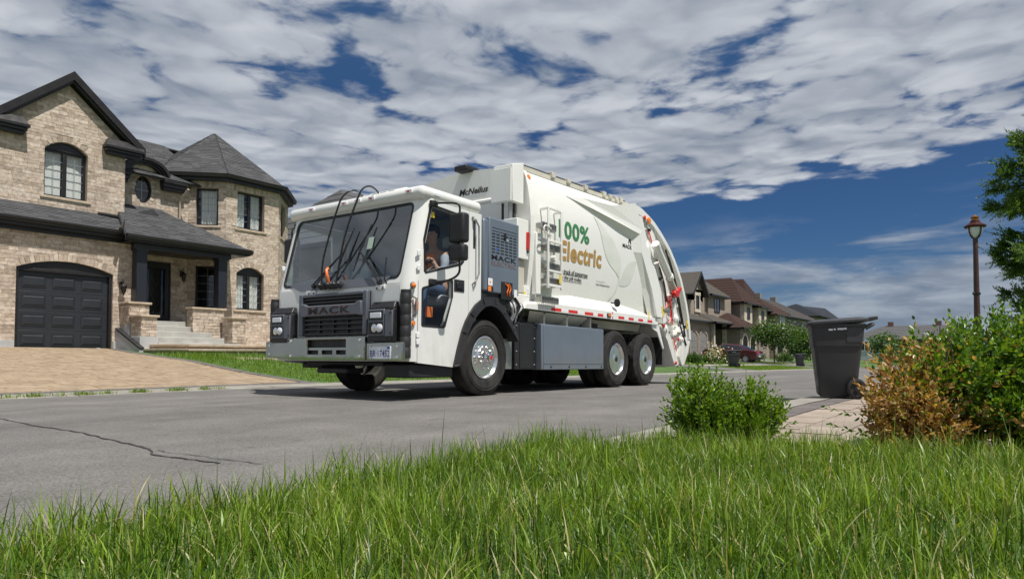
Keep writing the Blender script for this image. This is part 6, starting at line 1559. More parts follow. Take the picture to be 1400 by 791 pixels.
# next brown house
H = House((97, 26, .2), 'tan house with brown hip roof and one white framed upper window behind the maple', MT['brick_tan'], MT['shingle_brown'])
H.box(90, 104, 25, 34, -.5, 6.4); H.hip(90, 104, 25, 34, 6.5, 9.3, ((95, 28.5), (99, 28.5)), .5)
H.box(95, 101.2, 24.2, 25.2, -.3, 6.0); H.hip(94.6, 101.4, 24.2, 26, 6.05, 7.4, ((97, 25.4), (99, 25.4)), .4)
H.win(97.6, 99.4, 24.195, 4.5, 6.0, quoin=MT['paperwhite'], frame=MT['paperwhite']); H.win(96, 98.6, 24.195, .8, 2.6)
# dark hip roof house, its navy neighbour, and one far to the right
H = House((127, 30, 0), 'low wide house with dark brown hip roof and chimneys left of the near bin', MT['brick_grey'], MT['shingle_dark'])
H.box(112, 142, 28, 42, -.8, 6.8); H.hip(112, 140, 28, 40, 6.9, 10.3, ((120, 33), (131, 33)), .6); H.box(120, 121, 33, 34, 9.8, 11.2, nm='chimney'); H.box(130, 131, 33, 34, 9.8, 11.2, nm='chimney')
H.win(128, 130, 27.995, 4.6, 6.2, quoin=MT['pale_stone']); H.win(118, 120, 27.995, 4.6, 6.2); H.win(134, 137, 27.995, 4.4, 6.3, frame=MT['paperwhite']); H.win(28.6, 30.6, 111.99, 1.0, 2.8, axis='x')
H.hip(111, 122, 26.0, 30.5, 4.0, 6.2, ((114, 28.2), (119, 28.2)), .5); H.box(111, 122, 26.0, 30, -.8, 3.95)
H = House((163, 33, 0), 'distant house with blue black roof showing just above the near bin lid', MT['brick_grey'], MT['shingle_navy'])
H.box(146, 176, 30, 46, -.8, 8.4); H.hip(146, 158, 29, 42, 8.4, 11.2, ((150, 34), (154, 34)), .6); H.hip(158, 177, 30.0, 44, 8.3, 11.6, ((163, 36), (174, 33)), .6); H.win(160, 163, 29.99, 5.6, 7.4); H.win(168, 171, 29.99, 5.6, 7.4)
H = House((126, 11, -.3), 'distant brick house with grey hip roof and pale siding between the bin and hedge', MT['brick_red'], MT['shingle_grey'])
H.box(120, 134, 4, 19, -1, 2.9); H.hip(120, 134, 3, 19.2, 3.0, 5.3, ((126, 6.5), (126, 15)), .6); H.box(118.5, 120, 13.4, 18.2, -1, 3.2, m=MT['sidingpale']); H.gable(120.5, 124.5, 3.5, 8, 2.9, 4.5, .3)
for y in (14.2, 16.2): H.win(y, y + 1.2, 118.49, 1.2, 2.7, axis='x', frame=MT['paperwhite'])
H.win(6, 8.5, 119.99, 1.0, 2.6, axis='x'); H.win(10, 12, 119.99, 1.0, 2.6, axis='x')
for y in (7.0, 13.6): H.box(125.6, 126.4, y, y + .8, 4.6, 5.9, nm='chimney')

# ------------------------------------------------------------------ wheeled bins
def make_bin(loc, rz, label):
    b = thing('wheelie_bin', (0, 0, 0), label, 'wheelie bin', 'dark wheeled refuse bins set out by the kerb')
    # local: x front(-) -> back(+), y width, z up
    def sec(z, x0, x1, w, r): return [(x, y, z) for x, y in rrect(x0, x1, -w, w, r, 4)]
    L_ = [(.02, -.25, .22, .245, .05), (.05, -.27, .24, .26, .06), (.35, -.305, .27, .285, .06), (.66, -.34, .31, .305, .06), (.665, -.355, .32, .318, .06), (.90, -.375, .345, .325, .06), (.905, -.395, .365, .342, .06), (.945, -.395, .365, .342, .06)]
    m = MB(); rows = [sec(*l) for l in L_]; n = len(rows[0])
    for r0, r1 in zip(rows[:-1], rows[1:]):
        for i in range(n): m.quad(r0[i], r0[(i + 1) % n], r1[(i + 1) % n], r1[i])
    m.quad(*rows[0][::-1])
    body = m.build('bin_body', MT['bin'], b, smooth=True, ang=40)
    for s_ in (-1, 1):
        MB().hexa([(.10, s_ * .31, .68), (.30, s_ * .31, .68), (.30, s_ * .325, .72), (.10, s_ * .325, .72)], [(.10, s_ * .31, .69), (.30, s_ * .31, .69), (.30, s_ * .33, .90), (.10, s_ * .33, .90)]).build('side_grip', MT['binlid'], body)
        MB().lathe((.22, s_ * .30, .125), (0, s_, 0), [(0, .125), (.02, .13), (.05, .13), (.06, .115), (.062, .09), (.045, .085), (.045, .03), (.07, .028), (.071, .001)], 28).build('wheel', MT['rubber'], b, smooth=True, ang=30)
    MB().tube([(.22, -.3, .125), (.22, .3, .125)], .014, 8).build('axle', MT['steel'], b)
    MB().tube(smoothpts([(.36, -.27, .88), (.45, -.27, .93), (.47, -.2, .945), (.47, .2, .945), (.45, .27, .93), (.36, .27, .88)]), .018, 8).build('handle', MT['bin'], b, smooth=True)
    l = MB(); rows = [[(x, y, z + .05 * (x + .4)) for x, y in rrect(x0, x1, -w, w, .07, 4)] for z, x0, x1, w in ((.935, -.43, .40, .365), (.965, -.435, .405, .368), (.985, -.40, .38, .345), (1.0, -.30, .30, .26), (1.005, -.1, .1, .1))]
    for r0, r1 in zip(rows[:-1], rows[1:]):
        for i in range(n): l.quad(r0[i], r0[(i + 1) % n], r1[(i + 1) % n], r1[i])
    l.quad(*rows[-1]); l.quad(*rows[0][::-1])
    lid = l.build('lid', MT['binlid'], b, smooth=True, ang=30)
    for y in (-.18, .18): MB().box(-.28, .30, y - .03, y + .03, .995, 1.012).build('lid_rib', MT['binlid'], lid, bevel=.008)
    MB().hexa([(.39, -.26, .985), (.39, .26, .985), (.53, .26, 1.0), (.53, -.26, 1.0)], [(.36, -.26, 1.02), (.36, .26, 1.02), (.52, .26, 1.05), (.52, -.26, 1.05)]).build('lid_hinge', MT['binlid'], lid, bevel=.012)
    for x0, x1, dz in ((-.14, -.085, -.0), (-.072, -.045, .004), (-.022, .06, .008), (.062, .115, .012)):
        MB().box(x0, x1, -.3275, -.322, .862 + dz, .884 + dz).build('stamped_number', MT['plate'], body)
    b.location = loc; b.rotation_euler = (0, 0, rz); b.scale = (.82, .93, .95)
    return b
bin0 = make_bin((9.27, 1.63, T(9.27, 1.63) + .010), R(-74), 'large dark wheelie bin in the foreground at the paved driveway edge')
dup(bin0, (40.6, 12.75, T(40.6, 12.75)), R(-62), (.95, 1.0, 1.02), 'small looking distant bin on the grass in front of the maroon car')
dup(bin0, (57.3, 12.75, T(57.3, 12.75)), R(-66), (.9, .95, .98), 'farthest bin, by the kerb corner under the small maple tree')

# ------------------------------------------------------------------ street lamp
lp = thing('street_lamp', (26.5, .5, T(26.5, .5)), 'dark red post top street lamp standing behind the hedge', 'street lamp')
gz = T(26.5, .5); c = (26.5, .5)
MB().lathe((*c, gz), (0, 0, 1), [(0, .17), (.05, .17), (.10, .13), (.6, .12), (.66, .10), (2.0, .088), (3.93 - gz, .07), (4.28 - gz, .075), (4.32 - gz, .05)], 20).build('post', MT['lamp_pole'], lp, smooth=True)
MB().lathe((*c, 2.50), (0, 0, 1), [(0, .10), (.06, .10)], 16).tube([(c[0] - .06, c[1] + .09, 2.53), (c[0] + .06, c[1] - .09, 2.53)], .05, 8).build('post_band', MT['iron'], lp)
lan = MB()
for k in range(4):
    a = math.pi / 4 + k * math.pi / 2; d = Vector((math.cos(a), math.sin(a), 0))
    lan.tube(smoothpts([Vector((*c, 4.28)), Vector((*c, 4.36)) + d * .13, Vector((*c, 4.50)) + d * .22, Vector((*c, 4.68)) + d * .23]), .018, 8)
lan.build('lantern_frame', MT['lamp_red'], lp, smooth=True)
MB().lathe((*c, 4.34), (0, 0, 1), [(0, .05), (.06, .13), (.16, .19), (.34, .215)], 20).build('lamp_globe', mat('frosted lamp glass', (.72, .76, .80), .25, coat=.5), lp, smooth=True)
MB().lathe((*c, 4.66), (0, 0, 1), [(0, .28), (.02, .31), (.05, .31), (.07, .28), (.17, .14), (.22, .13), (.23, .10)], 24).build('lantern_cap', MT['lamp_red'], lp, smooth=True, ang=30)
MB().lathe((*c, 4.885), (0, 0, 1), [(0, .10), (.06, .095), (.09, .12), (.12, .12), (.14, .06), (.18, .03), (.19, .001)], 16).build('finial', MT['brass'], lp, smooth=True)

# ------------------------------------------------------------------ parked car (nose to the house)
car = thing('parked_car', (57.6, 18.2, T(57.6, 18.2)), 'maroon sedan parked on the dark driveway of the grey gabled house', 'car')
def carpt(l, w, h): return (57.6 + w, 18.2 + l, T(57.6, 18.2) + h + l * .066)      # l towards the house
prof = [(-2.25, .45), (-2.28, .80), (-2.20, 1.0), (-1.55, 1.08), (-.75, 1.42), (.2, 1.46), (.7, 1.40), (1.35, 1.02), (2.0, .92), (2.22, .78), (2.28, .45), (1.95, .26), (-2.0, .26)]
cb = MB(); secs = []
for w, k in ((-.90, .0), (-.88, .0), (-.72, 1.0)):
    secs.append([carpt(l, w if h < 1.0 else w * (1 if k == 0 else 1), h) for l, h in prof])
lo = [(-2.25, .45), (-2.28, .80), (-2.20, 1.0), (-1.6, 1.05), (1.35, 1.0), (2.0, .92), (2.22, .78), (2.28, .45), (1.95, .26), (1.78, .28), (1.70, .52), (1.48, .66), (1.28, .66), (1.06, .52), (.98, .28), (-.96, .28), (-1.04, .52), (-1.26, .66), (-1.46, .66), (-1.68, .52), (-1.76, .28), (-2.0, .26)]
cb.hexa([Vector(carpt(l, -.90, h)) for l, h in lo], [Vector(carpt(l, .90, h)) for l, h in lo])
body_c = cb.build('body', MT['carred'], car, bevel=.06, seg=2)
up = [(-1.62, 1.045), (-.80, 1.41), (.15, 1.46), (.65, 1.40), (1.38, .995)]
MB().hexa([Vector(carpt(l, -.86 if h < 1.1 else -.64, h)) for l, h in up], [Vector(carpt(l, .86 if h < 1.1 else .64, h)) for l, h in up]).build('roof', MT['carred'], car, bevel=.05)
for s_ in (-1, 1):
    for a in ([(-1.28, 1.09), (-.76, 1.33), (-.2, 1.38), (-.2, 1.07)], [(-.12, 1.07), (-.12, 1.385), (.22, 1.39), (.58, 1.33), (1.1, 1.05)]):
        MB().quad(*[carpt(l, s_ * (.875 - (h - 1.045) * .52 + .02), h) for l, h in a]).build('side_window', MT['carglass'], car, fix=False)
    for l in (-1.36, 1.38):
        wv_ = MB().lathe(carpt(l, s_ * .70, .31), (s_, 0, 0), [(0, .22), (.0, .31), (.02, .325), (.19, .325), (.21, .30), (.205, .22)], 24, True).build('wheel', MT['rubber'], car, smooth=True, ang=30)
        MB().lathe(carpt(l, s_ * .86, .31), (s_, 0, 0), [(0, .215), (.03, .20), (.01, .06), (.03, .05), (.031, .001)], 20).build('rim', MT['steel'], wv_, smooth=True)
    MB().box(57.6 + s_ * .62 - .2, 57.6 + s_ * .62 + .2, 18.2 - 2.31, 18.2 - 2.2, T(57.6, 18.2) + .66, T(57.6, 18.2) + .82).build('tail_light', MT['red'], car, bevel=.02)
MB().quad(*[carpt(l, w, h) for l, w, h in ((-1.56, -.70, 1.10), (-1.56, .70, 1.10), (-.84, .58, 1.41), (-.84, -.58, 1.41))]).build('rear_window', MT['carglass'], car, fix=False)
MB().box(57.3, 57.9, 18.2 - 2.305, 18.2 - 2.27, T(57.6, 18.2) + .35, T(57.6, 18.2) + .48).build('number_plate', MT['plate'], car)
# ------------------------------------------------------------------ plants
def unit(a): return a / np.maximum(np.linalg.norm(a, axis=-1, keepdims=True), 1e-9)
def leaves(name, Pp, D, L, Wd, tint, m, parent=None, kind=None, fold=.18, seed=0, label=None, updown=0.0):
    """one folded four-cornered leaf per point"""
    r = np.random.default_rng(seed); n = len(Pp); D = unit(D)
    rnd = r.normal(size=(n, 3)); rnd[:, 2] += updown
    Sd = unit(np.cross(D, rnd)); Nn = np.cross(Sd, D)
    L = L[:, None]; Wd = Wd[:, None]
    v0 = Pp; v1 = Pp + D * L * .28 + Sd * Wd * .42 + Nn * Wd * fold; v2 = Pp + D * L * .68 + Sd * Wd * .40 + Nn * Wd * fold
    v3 = Pp + D * L; v4 = Pp + D * L * .68 - Sd * Wd * .40 + Nn * Wd * fold; v5 = Pp + D * L * .28 - Sd * Wd * .42 + Nn * Wd * fold
    V = np.stack([v0, v1, v2, v3, v4, v5], 1).reshape(-1, 3)
    b = (np.arange(n) * 6)[:, None]
    F = np.concatenate([b + np.array([[0, 1, 2]]), b + np.array([[0, 2, 3]]), b + np.array([[0, 3, 4]]), b + np.array([[0, 4, 5]])], 0)
    o = ORI[parent.name] if parent is not None else Vector((0, 0, 0))
    return big_mesh(name, V - np.array(o), F, m, parent, {'tint': np.repeat(tint, 6)}, kind, label=label)
def shoots(P0, D0, length, per, r, lsize, spread=.9):
    """leaf positions and directions along shoots"""
    n = len(P0); t = np.linspace(.15, 1.0, per)[None, :, None]
    bend = r.normal(size=(n, 1, 3)) * .12 + np.array([0, 0, .12])
    Pp = P0[:, None] + D0[:, None] * (length[:, None, None] * t) + bend * (length[:, None, None] * t * t)
    ang = r.uniform(0, 6.28, (n, 1)) + np.arange(per)[None] * 2.4
    a = unit(np.cross(D0, r.normal(size=(n, 3)))); b = np.cross(D0, a)
    rad = a[:, None] * np.cos(ang)[..., None] + b[:, None] * np.sin(ang)[..., None]
    D = D0[:, None] * (.55 + .5 * t) + rad * spread * (1.15 - .55 * t)
    L = lsize * (1.1 - .45 * t[..., 0]) * r.uniform(.75, 1.2, (n, per))
    return Pp.reshape(-1, 3), D.reshape(-1, 3), L.reshape(-1)
def lump(d, seed, k=3.0, amp=.25):
    r = np.random.default_rng(seed); o = np.zeros(len(d))
    for i in range(7):
        w = unit(r.normal(size=3)); o += np.cos(d @ w * k * r.uniform(.6, 1.6) + r.uniform(0, 6.28)) * r.uniform(.4, 1)
    return 1 + amp * o / 3.5
MT['box_leaf'] = leaf_mat('boxwood leaf', [(0, (.045, .11, .010)), (.4, (.12, .23, .018)), (.75, (.20, .33, .028)), (1, (.30, .41, .05))], .38, .38, .5)
MT['hedge_leaf'] = leaf_mat('hedge leaf', [(0, (.03, .08, .010)), (.3, (.085, .19, .016)), (.5, (.18, .31, .026)), (.62, (.26, .36, .045)), (.66, (.20, .105, .035)), (.8, (.36, .20, .07)), (1, (.56, .38, .16))], .36, .36, .5)
MT['tree_leaf'] = leaf_mat('tree leaf', [(0, (.022, .065, .015)), (.5, (.062, .135, .024)), (1, (.12, .215, .035))], .36, .45)
MT['maple_leaf'] = leaf_mat('maple leaf', [(0, (.024, .068, .010)), (.5, (.048, .11, .015)), (1, (.10, .17, .026))], .3, .5)
MT['grass_leaf'] = leaf_mat('grass blade', [(0, (.032, .078, .007)), (.35, (.088, .172, .013)), (.7, (.175, .29, .022)), (.90, (.27, .38, .05)), (.93, (.38, .34, .16)), (1, (.52, .47, .27))], .38, .40, .4)
def dome_shrub(name, label, lobes, base, nsh, per, lsize, m, seed, tintfn, cat='shrub', group=None, wood=True, inner=.45):
    r = np.random.default_rng(seed); root = thing(name, base, label, cat, group)
    PP, DD, LL = [], [], []
    tot = sum(max(l[1]) ** 2 for l in lobes)
    for i, (c, rad) in enumerate(lobes):
        n = int(nsh * max(rad) ** 2 / tot); d = unit(r.normal(size=(n, 3))); d[:, 2] = np.abs(d[:, 2]) * 1.0 - .35 * (r.random(n) < .35)
        d = unit(d); s_ = lump(d, seed + i)[:, None] * np.array(rad) * np.where(r.random((n, 1)) < inner, r.uniform(.45, .85, (n, 1)), r.uniform(.82, 1.0, (n, 1)))
        tip = np.array(c) + d * s_; ln = r.uniform(.6, 1.25, n) * lsize * per * .34
        sd = unit(d * .8 + np.array([0, 0, .55]) + r.normal(size=(n, 3)) * .25)
        p, q, l = shoots(tip - sd * ln[:, None], sd, ln, per, r, lsize); PP.append(p); DD.append(q); LL.append(l)
    Pp, D, L = np.concatenate(PP), np.concatenate(DD), np.concatenate(LL)
    keep = Pp[:, 2] > base[2] + .01; Pp, D, L = Pp[keep], D[keep], L[keep]
    leaves('foliage', Pp, D, L, L * r.uniform(.5, .66, len(L)), tintfn(Pp, r), m, root, 'stuff', seed=seed, updown=.6)
    if wood:
        w = MB()
        for k in range(26):
            c, rad = lobes[k % len(lobes)]; d = unit(r.normal(size=3)); d[2] = abs(d[2]) + .3; d = unit(d)
            e = np.array(c) + d * np.array(rad) * .8; s0 = np.array([c[0], c[1], base[2] - .02]) + r.normal(size=3) * np.array([.05, .05, 0])
            w.tube(smoothpts([s0, s0 * .5 + e * .5 + r.normal(size=3) * .03, e], 3), [.009, .008, .007, .006, .005, .004, .003], 5)
        w.build('stems', MT['bark'], root, smooth=True)
    return root
def tint_green(Pp, r): return np.clip(r.normal(.42, .22, len(Pp)) + (Pp[:, 2] - Pp[:, 2].mean()) * .25, 0, 1)
dome_shrub('boxwood_shrub', 'small bright green boxwood at the lawn corner in front of the driveway', [((3.92, 1.39, .20), (.25, .25, .31)), ((4.06, 1.20, .17), (.24, .24, .26)), ((3.99, 1.32, .13), (.32, .32, .22))], (3.98, 1.31, .05), 900, 15, .032, MT['box_leaf'], 21, tint_green)
def tint_scorch(Pp, r):
    n = len(Pp); q = (Pp[:, 1] - .15) * 2.2 - (Pp[:, 2] - .37) * 2.4 + .28 * np.sin(Pp[:, 0] * 17 + Pp[:, 2] * 9) + r.normal(0, .34, n)
    return np.where(q > .0, np.clip(r.normal(.80, .16, n), .64, 1), np.clip(r.normal(.34, .14, n), 0, .60))
dome_shrub('boxwood_hedge', 'hedge end with scorched brown leaves beside the near driveway', [((4.20, .37, .29), (.32, .28, .30)), ((4.36, .16, .45), (.36, .34, .35)), ((4.18, .36, .14), (.32, .27, .2)), ((4.36, -.08, .2), (.34, .3, .26))], (4.28, .15, .06), 900, 14, .040, MT['hedge_leaf'], 22, tint_scorch, 'hedge')
def tint_hedge(Pp, r): return np.where(r.random(len(Pp)) < .025, .7, np.clip(r.normal(.30, .16, len(Pp)), 0, .60))
dome_shrub('boxwood_hedge', 'dense dark green hedge at the right edge of the lawn', [((4.50, -.14, .53), (.40, .42, .36)), ((4.62, -.55, .53), (.45, .45, .40)), ((4.8, -1.05, .54), (.48, .5, .42)), ((5.0, -1.6, .54), (.5, .5, .42)), ((4.40, -.2, .22), (.42, .42, .3)), ((4.55, -.65, .24), (.45, .45, .32)), ((4.85, -1.3, .2), (.45, .5, .3))], (4.7, -.8, .06), 2000, 14, .040, MT['hedge_leaf'], 23, tint_hedge, 'hedge')
# low sprig reaching out of the hedge over the paving
r0 = np.random.default_rng(5)
sp0 = np.array([[4.16, .50, .20], [4.14, .52, .12], [4.18, .46, .07]]); spd = unit(np.array([[-.12, .62, .08], [-.15, .5, .06], [-.2, .45, .0]]))
p_, d_, l_ = shoots(sp0, spd, np.array([.34, .22, .2]), 16, r0, .036, .9)
hroot = [o for o in bpy.data.objects if o.name.startswith('boxwood_hedge')][0]
leaves('low_sprig', p_, d_, l_, l_ * .6, np.full(len(p_), .25), MT['hedge_leaf'], hroot, 'stuff', seed=4)
# ---- trees
def tree(name, label, base, height, crown_c, crown_r, nleaf, lsize, m, seed, trunk_r=.1, group=None, clumps=70, cat='tree', conic=0.0):
    r = np.random.default_rng(seed); root = thing(name, base, label, cat, group)
    c = np.array(crown_c); R_ = np.array(crown_r); w = MB(); b = Vector(base)
    top = Vector((c[0], c[1], c[2] + R_[2] * .7))
    w.tube(smoothpts([b - Vector((0, 0, .1)), b.lerp(top, .35) + Vector((.05, .03, 0)), b.lerp(top, .7), top], 4), [trunk_r * (1 - .085 * i) for i in range(13)][:13], 8)
    d = unit(r.normal(size=(clumps, 3))); d[:, 2] = d[:, 2] * .9 + .1
    q = c + d * R_ * lump(d, seed)[:, None] * r.uniform(.45, 1.0, (clumps, 1)) ** .6
    if conic: q[:, :2] = c[:2] + (q[:, :2] - c[:2]) * (1 - conic * (q[:, 2:3] - c[2]) / R_[2])
    for k in range(0, clumps, 2):
        s0 = b.lerp(top, float(np.clip((q[k, 2] - base[2]) / (top.z - base[2]) * .75, .2, .92))); e = Vector(q[k])
        w.tube(smoothpts([s0, s0.lerp(e, .5) + Vector((0, 0, .12 * (e - s0).length)), e], 2), [trunk_r * .35, trunk_r * .25, trunk_r * .18, trunk_r * .12, trunk_r * .06][:5], 5)
    w.build('trunk', MT['bark'], root, smooth=True)
    per = max(4, nleaf // clumps); sz = R_.mean() * .30
    P_ = (q[:, None] + r.normal(size=(clumps, per, 3)) * sz * np.array([1, 1, .62])).reshape(-1, 3)
    ct = np.repeat(r.normal(0, .16, clumps), per)
    D = unit(r.normal(size=P_.shape) + np.array([0, 0, -.25])); L = lsize * r.uniform(.6, 1.25, len(P_))
    leaves('crown', P_, D, L, L * .62, np.clip(r.normal(.45, .17, len(P_)) + ct + (P_[:, 2] - c[2]) / R_[2] * .15, 0, 1), m, root, 'stuff', seed=seed, updown=1.0)
    return root
def gz(x, y): return (x, y, T(x, y))
tree('maple_tree', 'young bright green maple on the far lawn left of the near bin', gz(59.3, 15.2), 5, (59.3, 15.2, 2.2), (1.6, 1.75, 1.15), 2600, .22, MT['maple_leaf'], 31, .07, 'trees along the far lawns')
tree('maple_tree', 'darker rounded tree between the maple and the near bin', gz(74.0, 16.3), 4, (74.0, 16.3, 1.5), (1.15, 1.15, 1.7), 3600, .24, MT['tree_leaf'], 32, .07, 'trees along the far lawns')
tree('garden_tree', 'dark bushy tree just right of the near bin by the distant brick house', gz(100, 12.2), 4, (100, 12.2, 1.7), (1.5, 1.5, 1.8), 1200, .3, MT['tree_leaf'], 33, .1, 'trees along the far lawns')
for i, (x, y, lb) in enumerate(((62.0, 17.6, 'low planting bed bush at the foot of the brown roofed house steps'), (69, 16.8, 'round bush behind the small maple trunk'), (96, 9.5, 'wide dark bush in front of the distant brick house'), (88, 7.2, 'dark green bush seen above the hedge end'))):
    dome_shrub('garden_bush', lb, [((x, y, T(x, y) + .35), (1.0, 1.0, .8) if x < 80 else (1.8, 3.0, 1.3))], gz(x, y), 160, 10, .14, MT['tree_leaf'], 40 + i, tint_green, 'shrub', 'bushes along the far street', wood=False)
for i, (x, y, s_, lb) in enumerate(((41.8, 15.6, .8, 'clipped green bush beside the garage of the grey gabled house'), (45.5, 15.9, 1.0, 'leafy green bush behind the white flowers'), (47.5, 15.3, .75, 'yellow green bush behind the distant bin'))):
    dome_shrub('garden_bush', lb, [((x, y, T(x, y) + .2), (.7 * s_, .7 * s_, .65 * s_))], gz(x, y), 220, 10, .10, MT['maple_leaf'] if i == 2 else MT['tree_leaf'], 50 + i, (lambda P, r: np.clip(r.normal(.95, .1, len(P)), 0, 1)) if i == 2 else tint_green, 'shrub', 'bushes on the far lawn', wood=False)
fl_ = thing('flower_bush', gz(43.6, 14.9), 'tall white and yellow flowering bush at the tail of the truck', 'flower bush')
r = np.random.default_rng(60); P_ = np.array([43.6, 14.9, T(43.6, 14.9) + .55]) + r.normal(size=(500, 3)) * np.array([.28, .28, .3]); P_[:, 2] = np.maximum(P_[:, 2], T(43.6, 14.9))
leaves('foliage', P_, r.normal(size=P_.shape), np.full(500, .10), np.full(500, .05), r.uniform(.2, .8, 500), MT['maple_leaf'], fl_, 'stuff', seed=1)
MT['petal'] = leaf_mat('petals', [(0, (.75, .72, .66)), (.6, (.72, .55, .50)), (.8, (.70, .55, .12)), (1, (.75, .7, .6))], .3, .6)
P_ = np.array([43.6, 14.9, T(43.6, 14.9) + .72]) + r.normal(size=(170, 3)) * np.array([.34, .34, .3])
leaves('blossom', P_, r.normal(size=P_.shape), np.full(170, .11), np.full(170, .11), r.uniform(0, 1, 170), MT['petal'], fl_, 'stuff', seed=2)
# feathery tree at the right edge
tr = thing('locust_tree', gz(20.6, -1.25), 'tall dark green tree with layered feathery branches at the right edge', 'tree')
r = np.random.default_rng(70); w = MB(); b = Vector(gz(20.6, -1.25)); 
w.tube([b, b + Vector((.05, 0, 2)), b + Vector((0, .05, 4.5)), b + Vector((.02, 0, 6.2))], [.13, .11, .07, .02], 9)
PP, DD, LL, TT = [], [], [], []
for k in range(84):
    h = .9 + 5.25 * (k + .5) / 84; az = k * 2.4 + r.uniform(-.3, .3); reach = (1.8 * (1 - ((h - 2.7) / 4.2) ** 2) + .1) * r.uniform(.42, 1.12)
    if reach < .2: continue
    d = Vector((math.cos(az), math.sin(az), 0)); s0 = b + Vector((0, 0, h)); tilt_ = r.uniform(-.1, 1.9)
    pts = smoothpts([s0, s0 + d * reach * .4 + Vector((0, 0, .3 * reach * tilt_)), s0 + d * reach * .8 + Vector((0, 0, .42 * reach * tilt_)), s0 + d * reach + Vector((0, 0, .40 * reach * tilt_))], 4)
    w.tube(pts, [.028 * (1 - i / len(pts)) + .004 for i in range(len(pts))], 5)
    for i in range(3, len(pts)):
        for s_ in (-1, 1, -1, 1, -1, 1):
            tw = Vector((-d.y, d.x, 0)) * s_ * r.uniform(.2, 1) + d * r.uniform(.1, 1) + Vector((0, 0, r.uniform(-.7, .8))); tw.normalize(); ln = r.uniform(.18, .42)
            p, q, l = shoots(np.array([pts[i] - d * r.uniform(0, .15)]), np.array([tw]), np.array([ln]), 18, r, .078, .9)
            PP.append(p); DD.append(q); LL.append(l); TT.append(np.clip(r.normal(.45, .16) + r.normal(0, .14, len(p)), 0, 1))
w.build('trunk', MT['bark'], tr, smooth=True)
Pp, D, L, TT = map(np.concatenate, (PP, DD, LL, TT))
leaves('crown', Pp, D, L, L * .5, np.clip(TT + .2, 0, 1), MT['tree_leaf'], tr, 'stuff', seed=3, updown=.8)
# ------------------------------------------------------------------ lawns
lawn = sheet('lawn', MT['turf'], ranges((-8, 3.34, .7)), ranges((-8, 2.06, .6)), -.004, 'near front lawn under the tall grass')
bed = sheet('planting_bed', MT['soil'], ranges((3.3, 4.21, .3)), ranges((-3, KN - .01, .5)), -.003, 'dark soil strip under the hedge beside the lawn')
lawn2 = sheet('lawn', MT['turf'], ranges((9.95, 40, 3)), ranges((-9, KN - .01, 2)), -.002, 'lawn beyond the near bin and driveway')
def far_lawn(a, b, y0, y1, label):
    return sheet('lawn', MT['turf'], ranges((a, b, 1.5)), ranges((y0, y1, 1.2)), .0, label)
mbl = MB(); mbl.grid(lambda u, y: (edge_x(y) + .02 + u * (34.4 - edge_x(y)), y, T(edge_x(y) + u * (34.4 - edge_x(y)), y) - .002), [0, .05, .1, .2, .35, .6, 1], ranges((KF2 + .01, 21.3, .6)))
mbl.build('lawn', MT['turf'], None, smooth=True, kind='structure', label='front lawn of the stone house', fix=False)
far_lawn(38.6, 53.7, KF2 + .01, 21.4, 'far lawn in front of the grey gabled house'); far_lawn(60.1, 65.9, KF2 + .01, 21.4, 'far lawn under the young maple')
def blades(name, pts, L, Wd, lean, tint, m, label, segs=3, seed=0, az=None):
    """grass blades as tapering bent strips"""
    r = np.random.default_rng(seed); n = len(pts)
    az = r.uniform(0, 2 * np.pi, n) if az is None else az
    d = np.stack([np.cos(az), np.sin(az), np.zeros(n)], 1); tw = az + np.pi / 2 + r.normal(0, .5, n)
    s_ = np.stack([np.cos(tw), np.sin(tw), np.zeros(n)], 1); up = np.array([0, 0, 1.0]); rows = []
    p = pts.copy(); th = lean * .35
    for i in range(segs + 1):
        f = i / segs; w = (Wd * (1 - f ** 1.8) * (.75 + .5 * f))[:, None] / 2
        if i < segs: rows += [p - s_ * w, p + s_ * w]
        else: rows += [p]
        th = lean * (.35 + 1.25 * (f + .5 / segs)); 
        p = p + (d * np.sin(th)[:, None] + up * np.cos(th)[:, None]) * (L / segs)[:, None]
    k = 2 * segs + 1; V = np.stack(rows, 1).reshape(-1, 3); b = (np.arange(n) * k)[:, None]; F = []
    for i in range(segs - 1): F += [b + np.array([[2 * i, 2 * i + 1, 2 * i + 3]]), b + np.array([[2 * i, 2 * i + 3, 2 * i + 2]])]
    F.append(b + np.array([[2 * segs - 2, 2 * segs - 1, 2 * segs]]))
    return big_mesh(name, V, np.concatenate(F, 0), m, None, {'tint': np.repeat(tint, k)}, 'stuff', label=label)
def Tv(x, y): return np.array([T(a, b) for a, b in zip(x, y)])
def patchy(x, y, s_=1.0, ph=0): return np.sin(x * 5.1 * s_ + 1.3 + ph) * np.cos(y * 4.3 * s_ + .7 * ph) + .6 * np.sin(x * 11 * s_ + y * 7 * s_ + ph) + .4 * np.cos(x * 23 * s_ - y * 19 * s_)
r = np.random.default_rng(80)
N0 = 380000; x = r.uniform(-2.6, 4.1, N0); y = r.uniform(-3.4, 2.12, N0)
dep = x * .815 + y * .579; lat = x * .579 - y * .815
inb = (dep > .98) & (lat > -dep * .80 - .3) & (lat < dep * .80 + .9) & (x < np.where(y < .95, 3.85, 3.62) + .06 * np.sin(y * 9) + r.normal(0, .05, N0)) & (y < np.where(x > 3.2, 1.60, 2.02) + .03 * np.sin(x * 8) + r.normal(0, .02, N0))
pk_ = patchy(x, y); dens = np.clip(.62 + .16 * pk_, .25, 1.0) * np.where(dep < 2.0, 1, .8)
keep = inb & (r.random(N0) < dens); x, y, dep, pk_ = x[keep], y[keep], dep[keep], pk_[keep]; n = len(x)
pts = np.stack([x, y, Tv(x, y) - .006], 1)
edge = np.maximum(np.clip((y - 1.7) / .3, 0, 1), np.clip((x - 3.1) / .4, 0, 1))
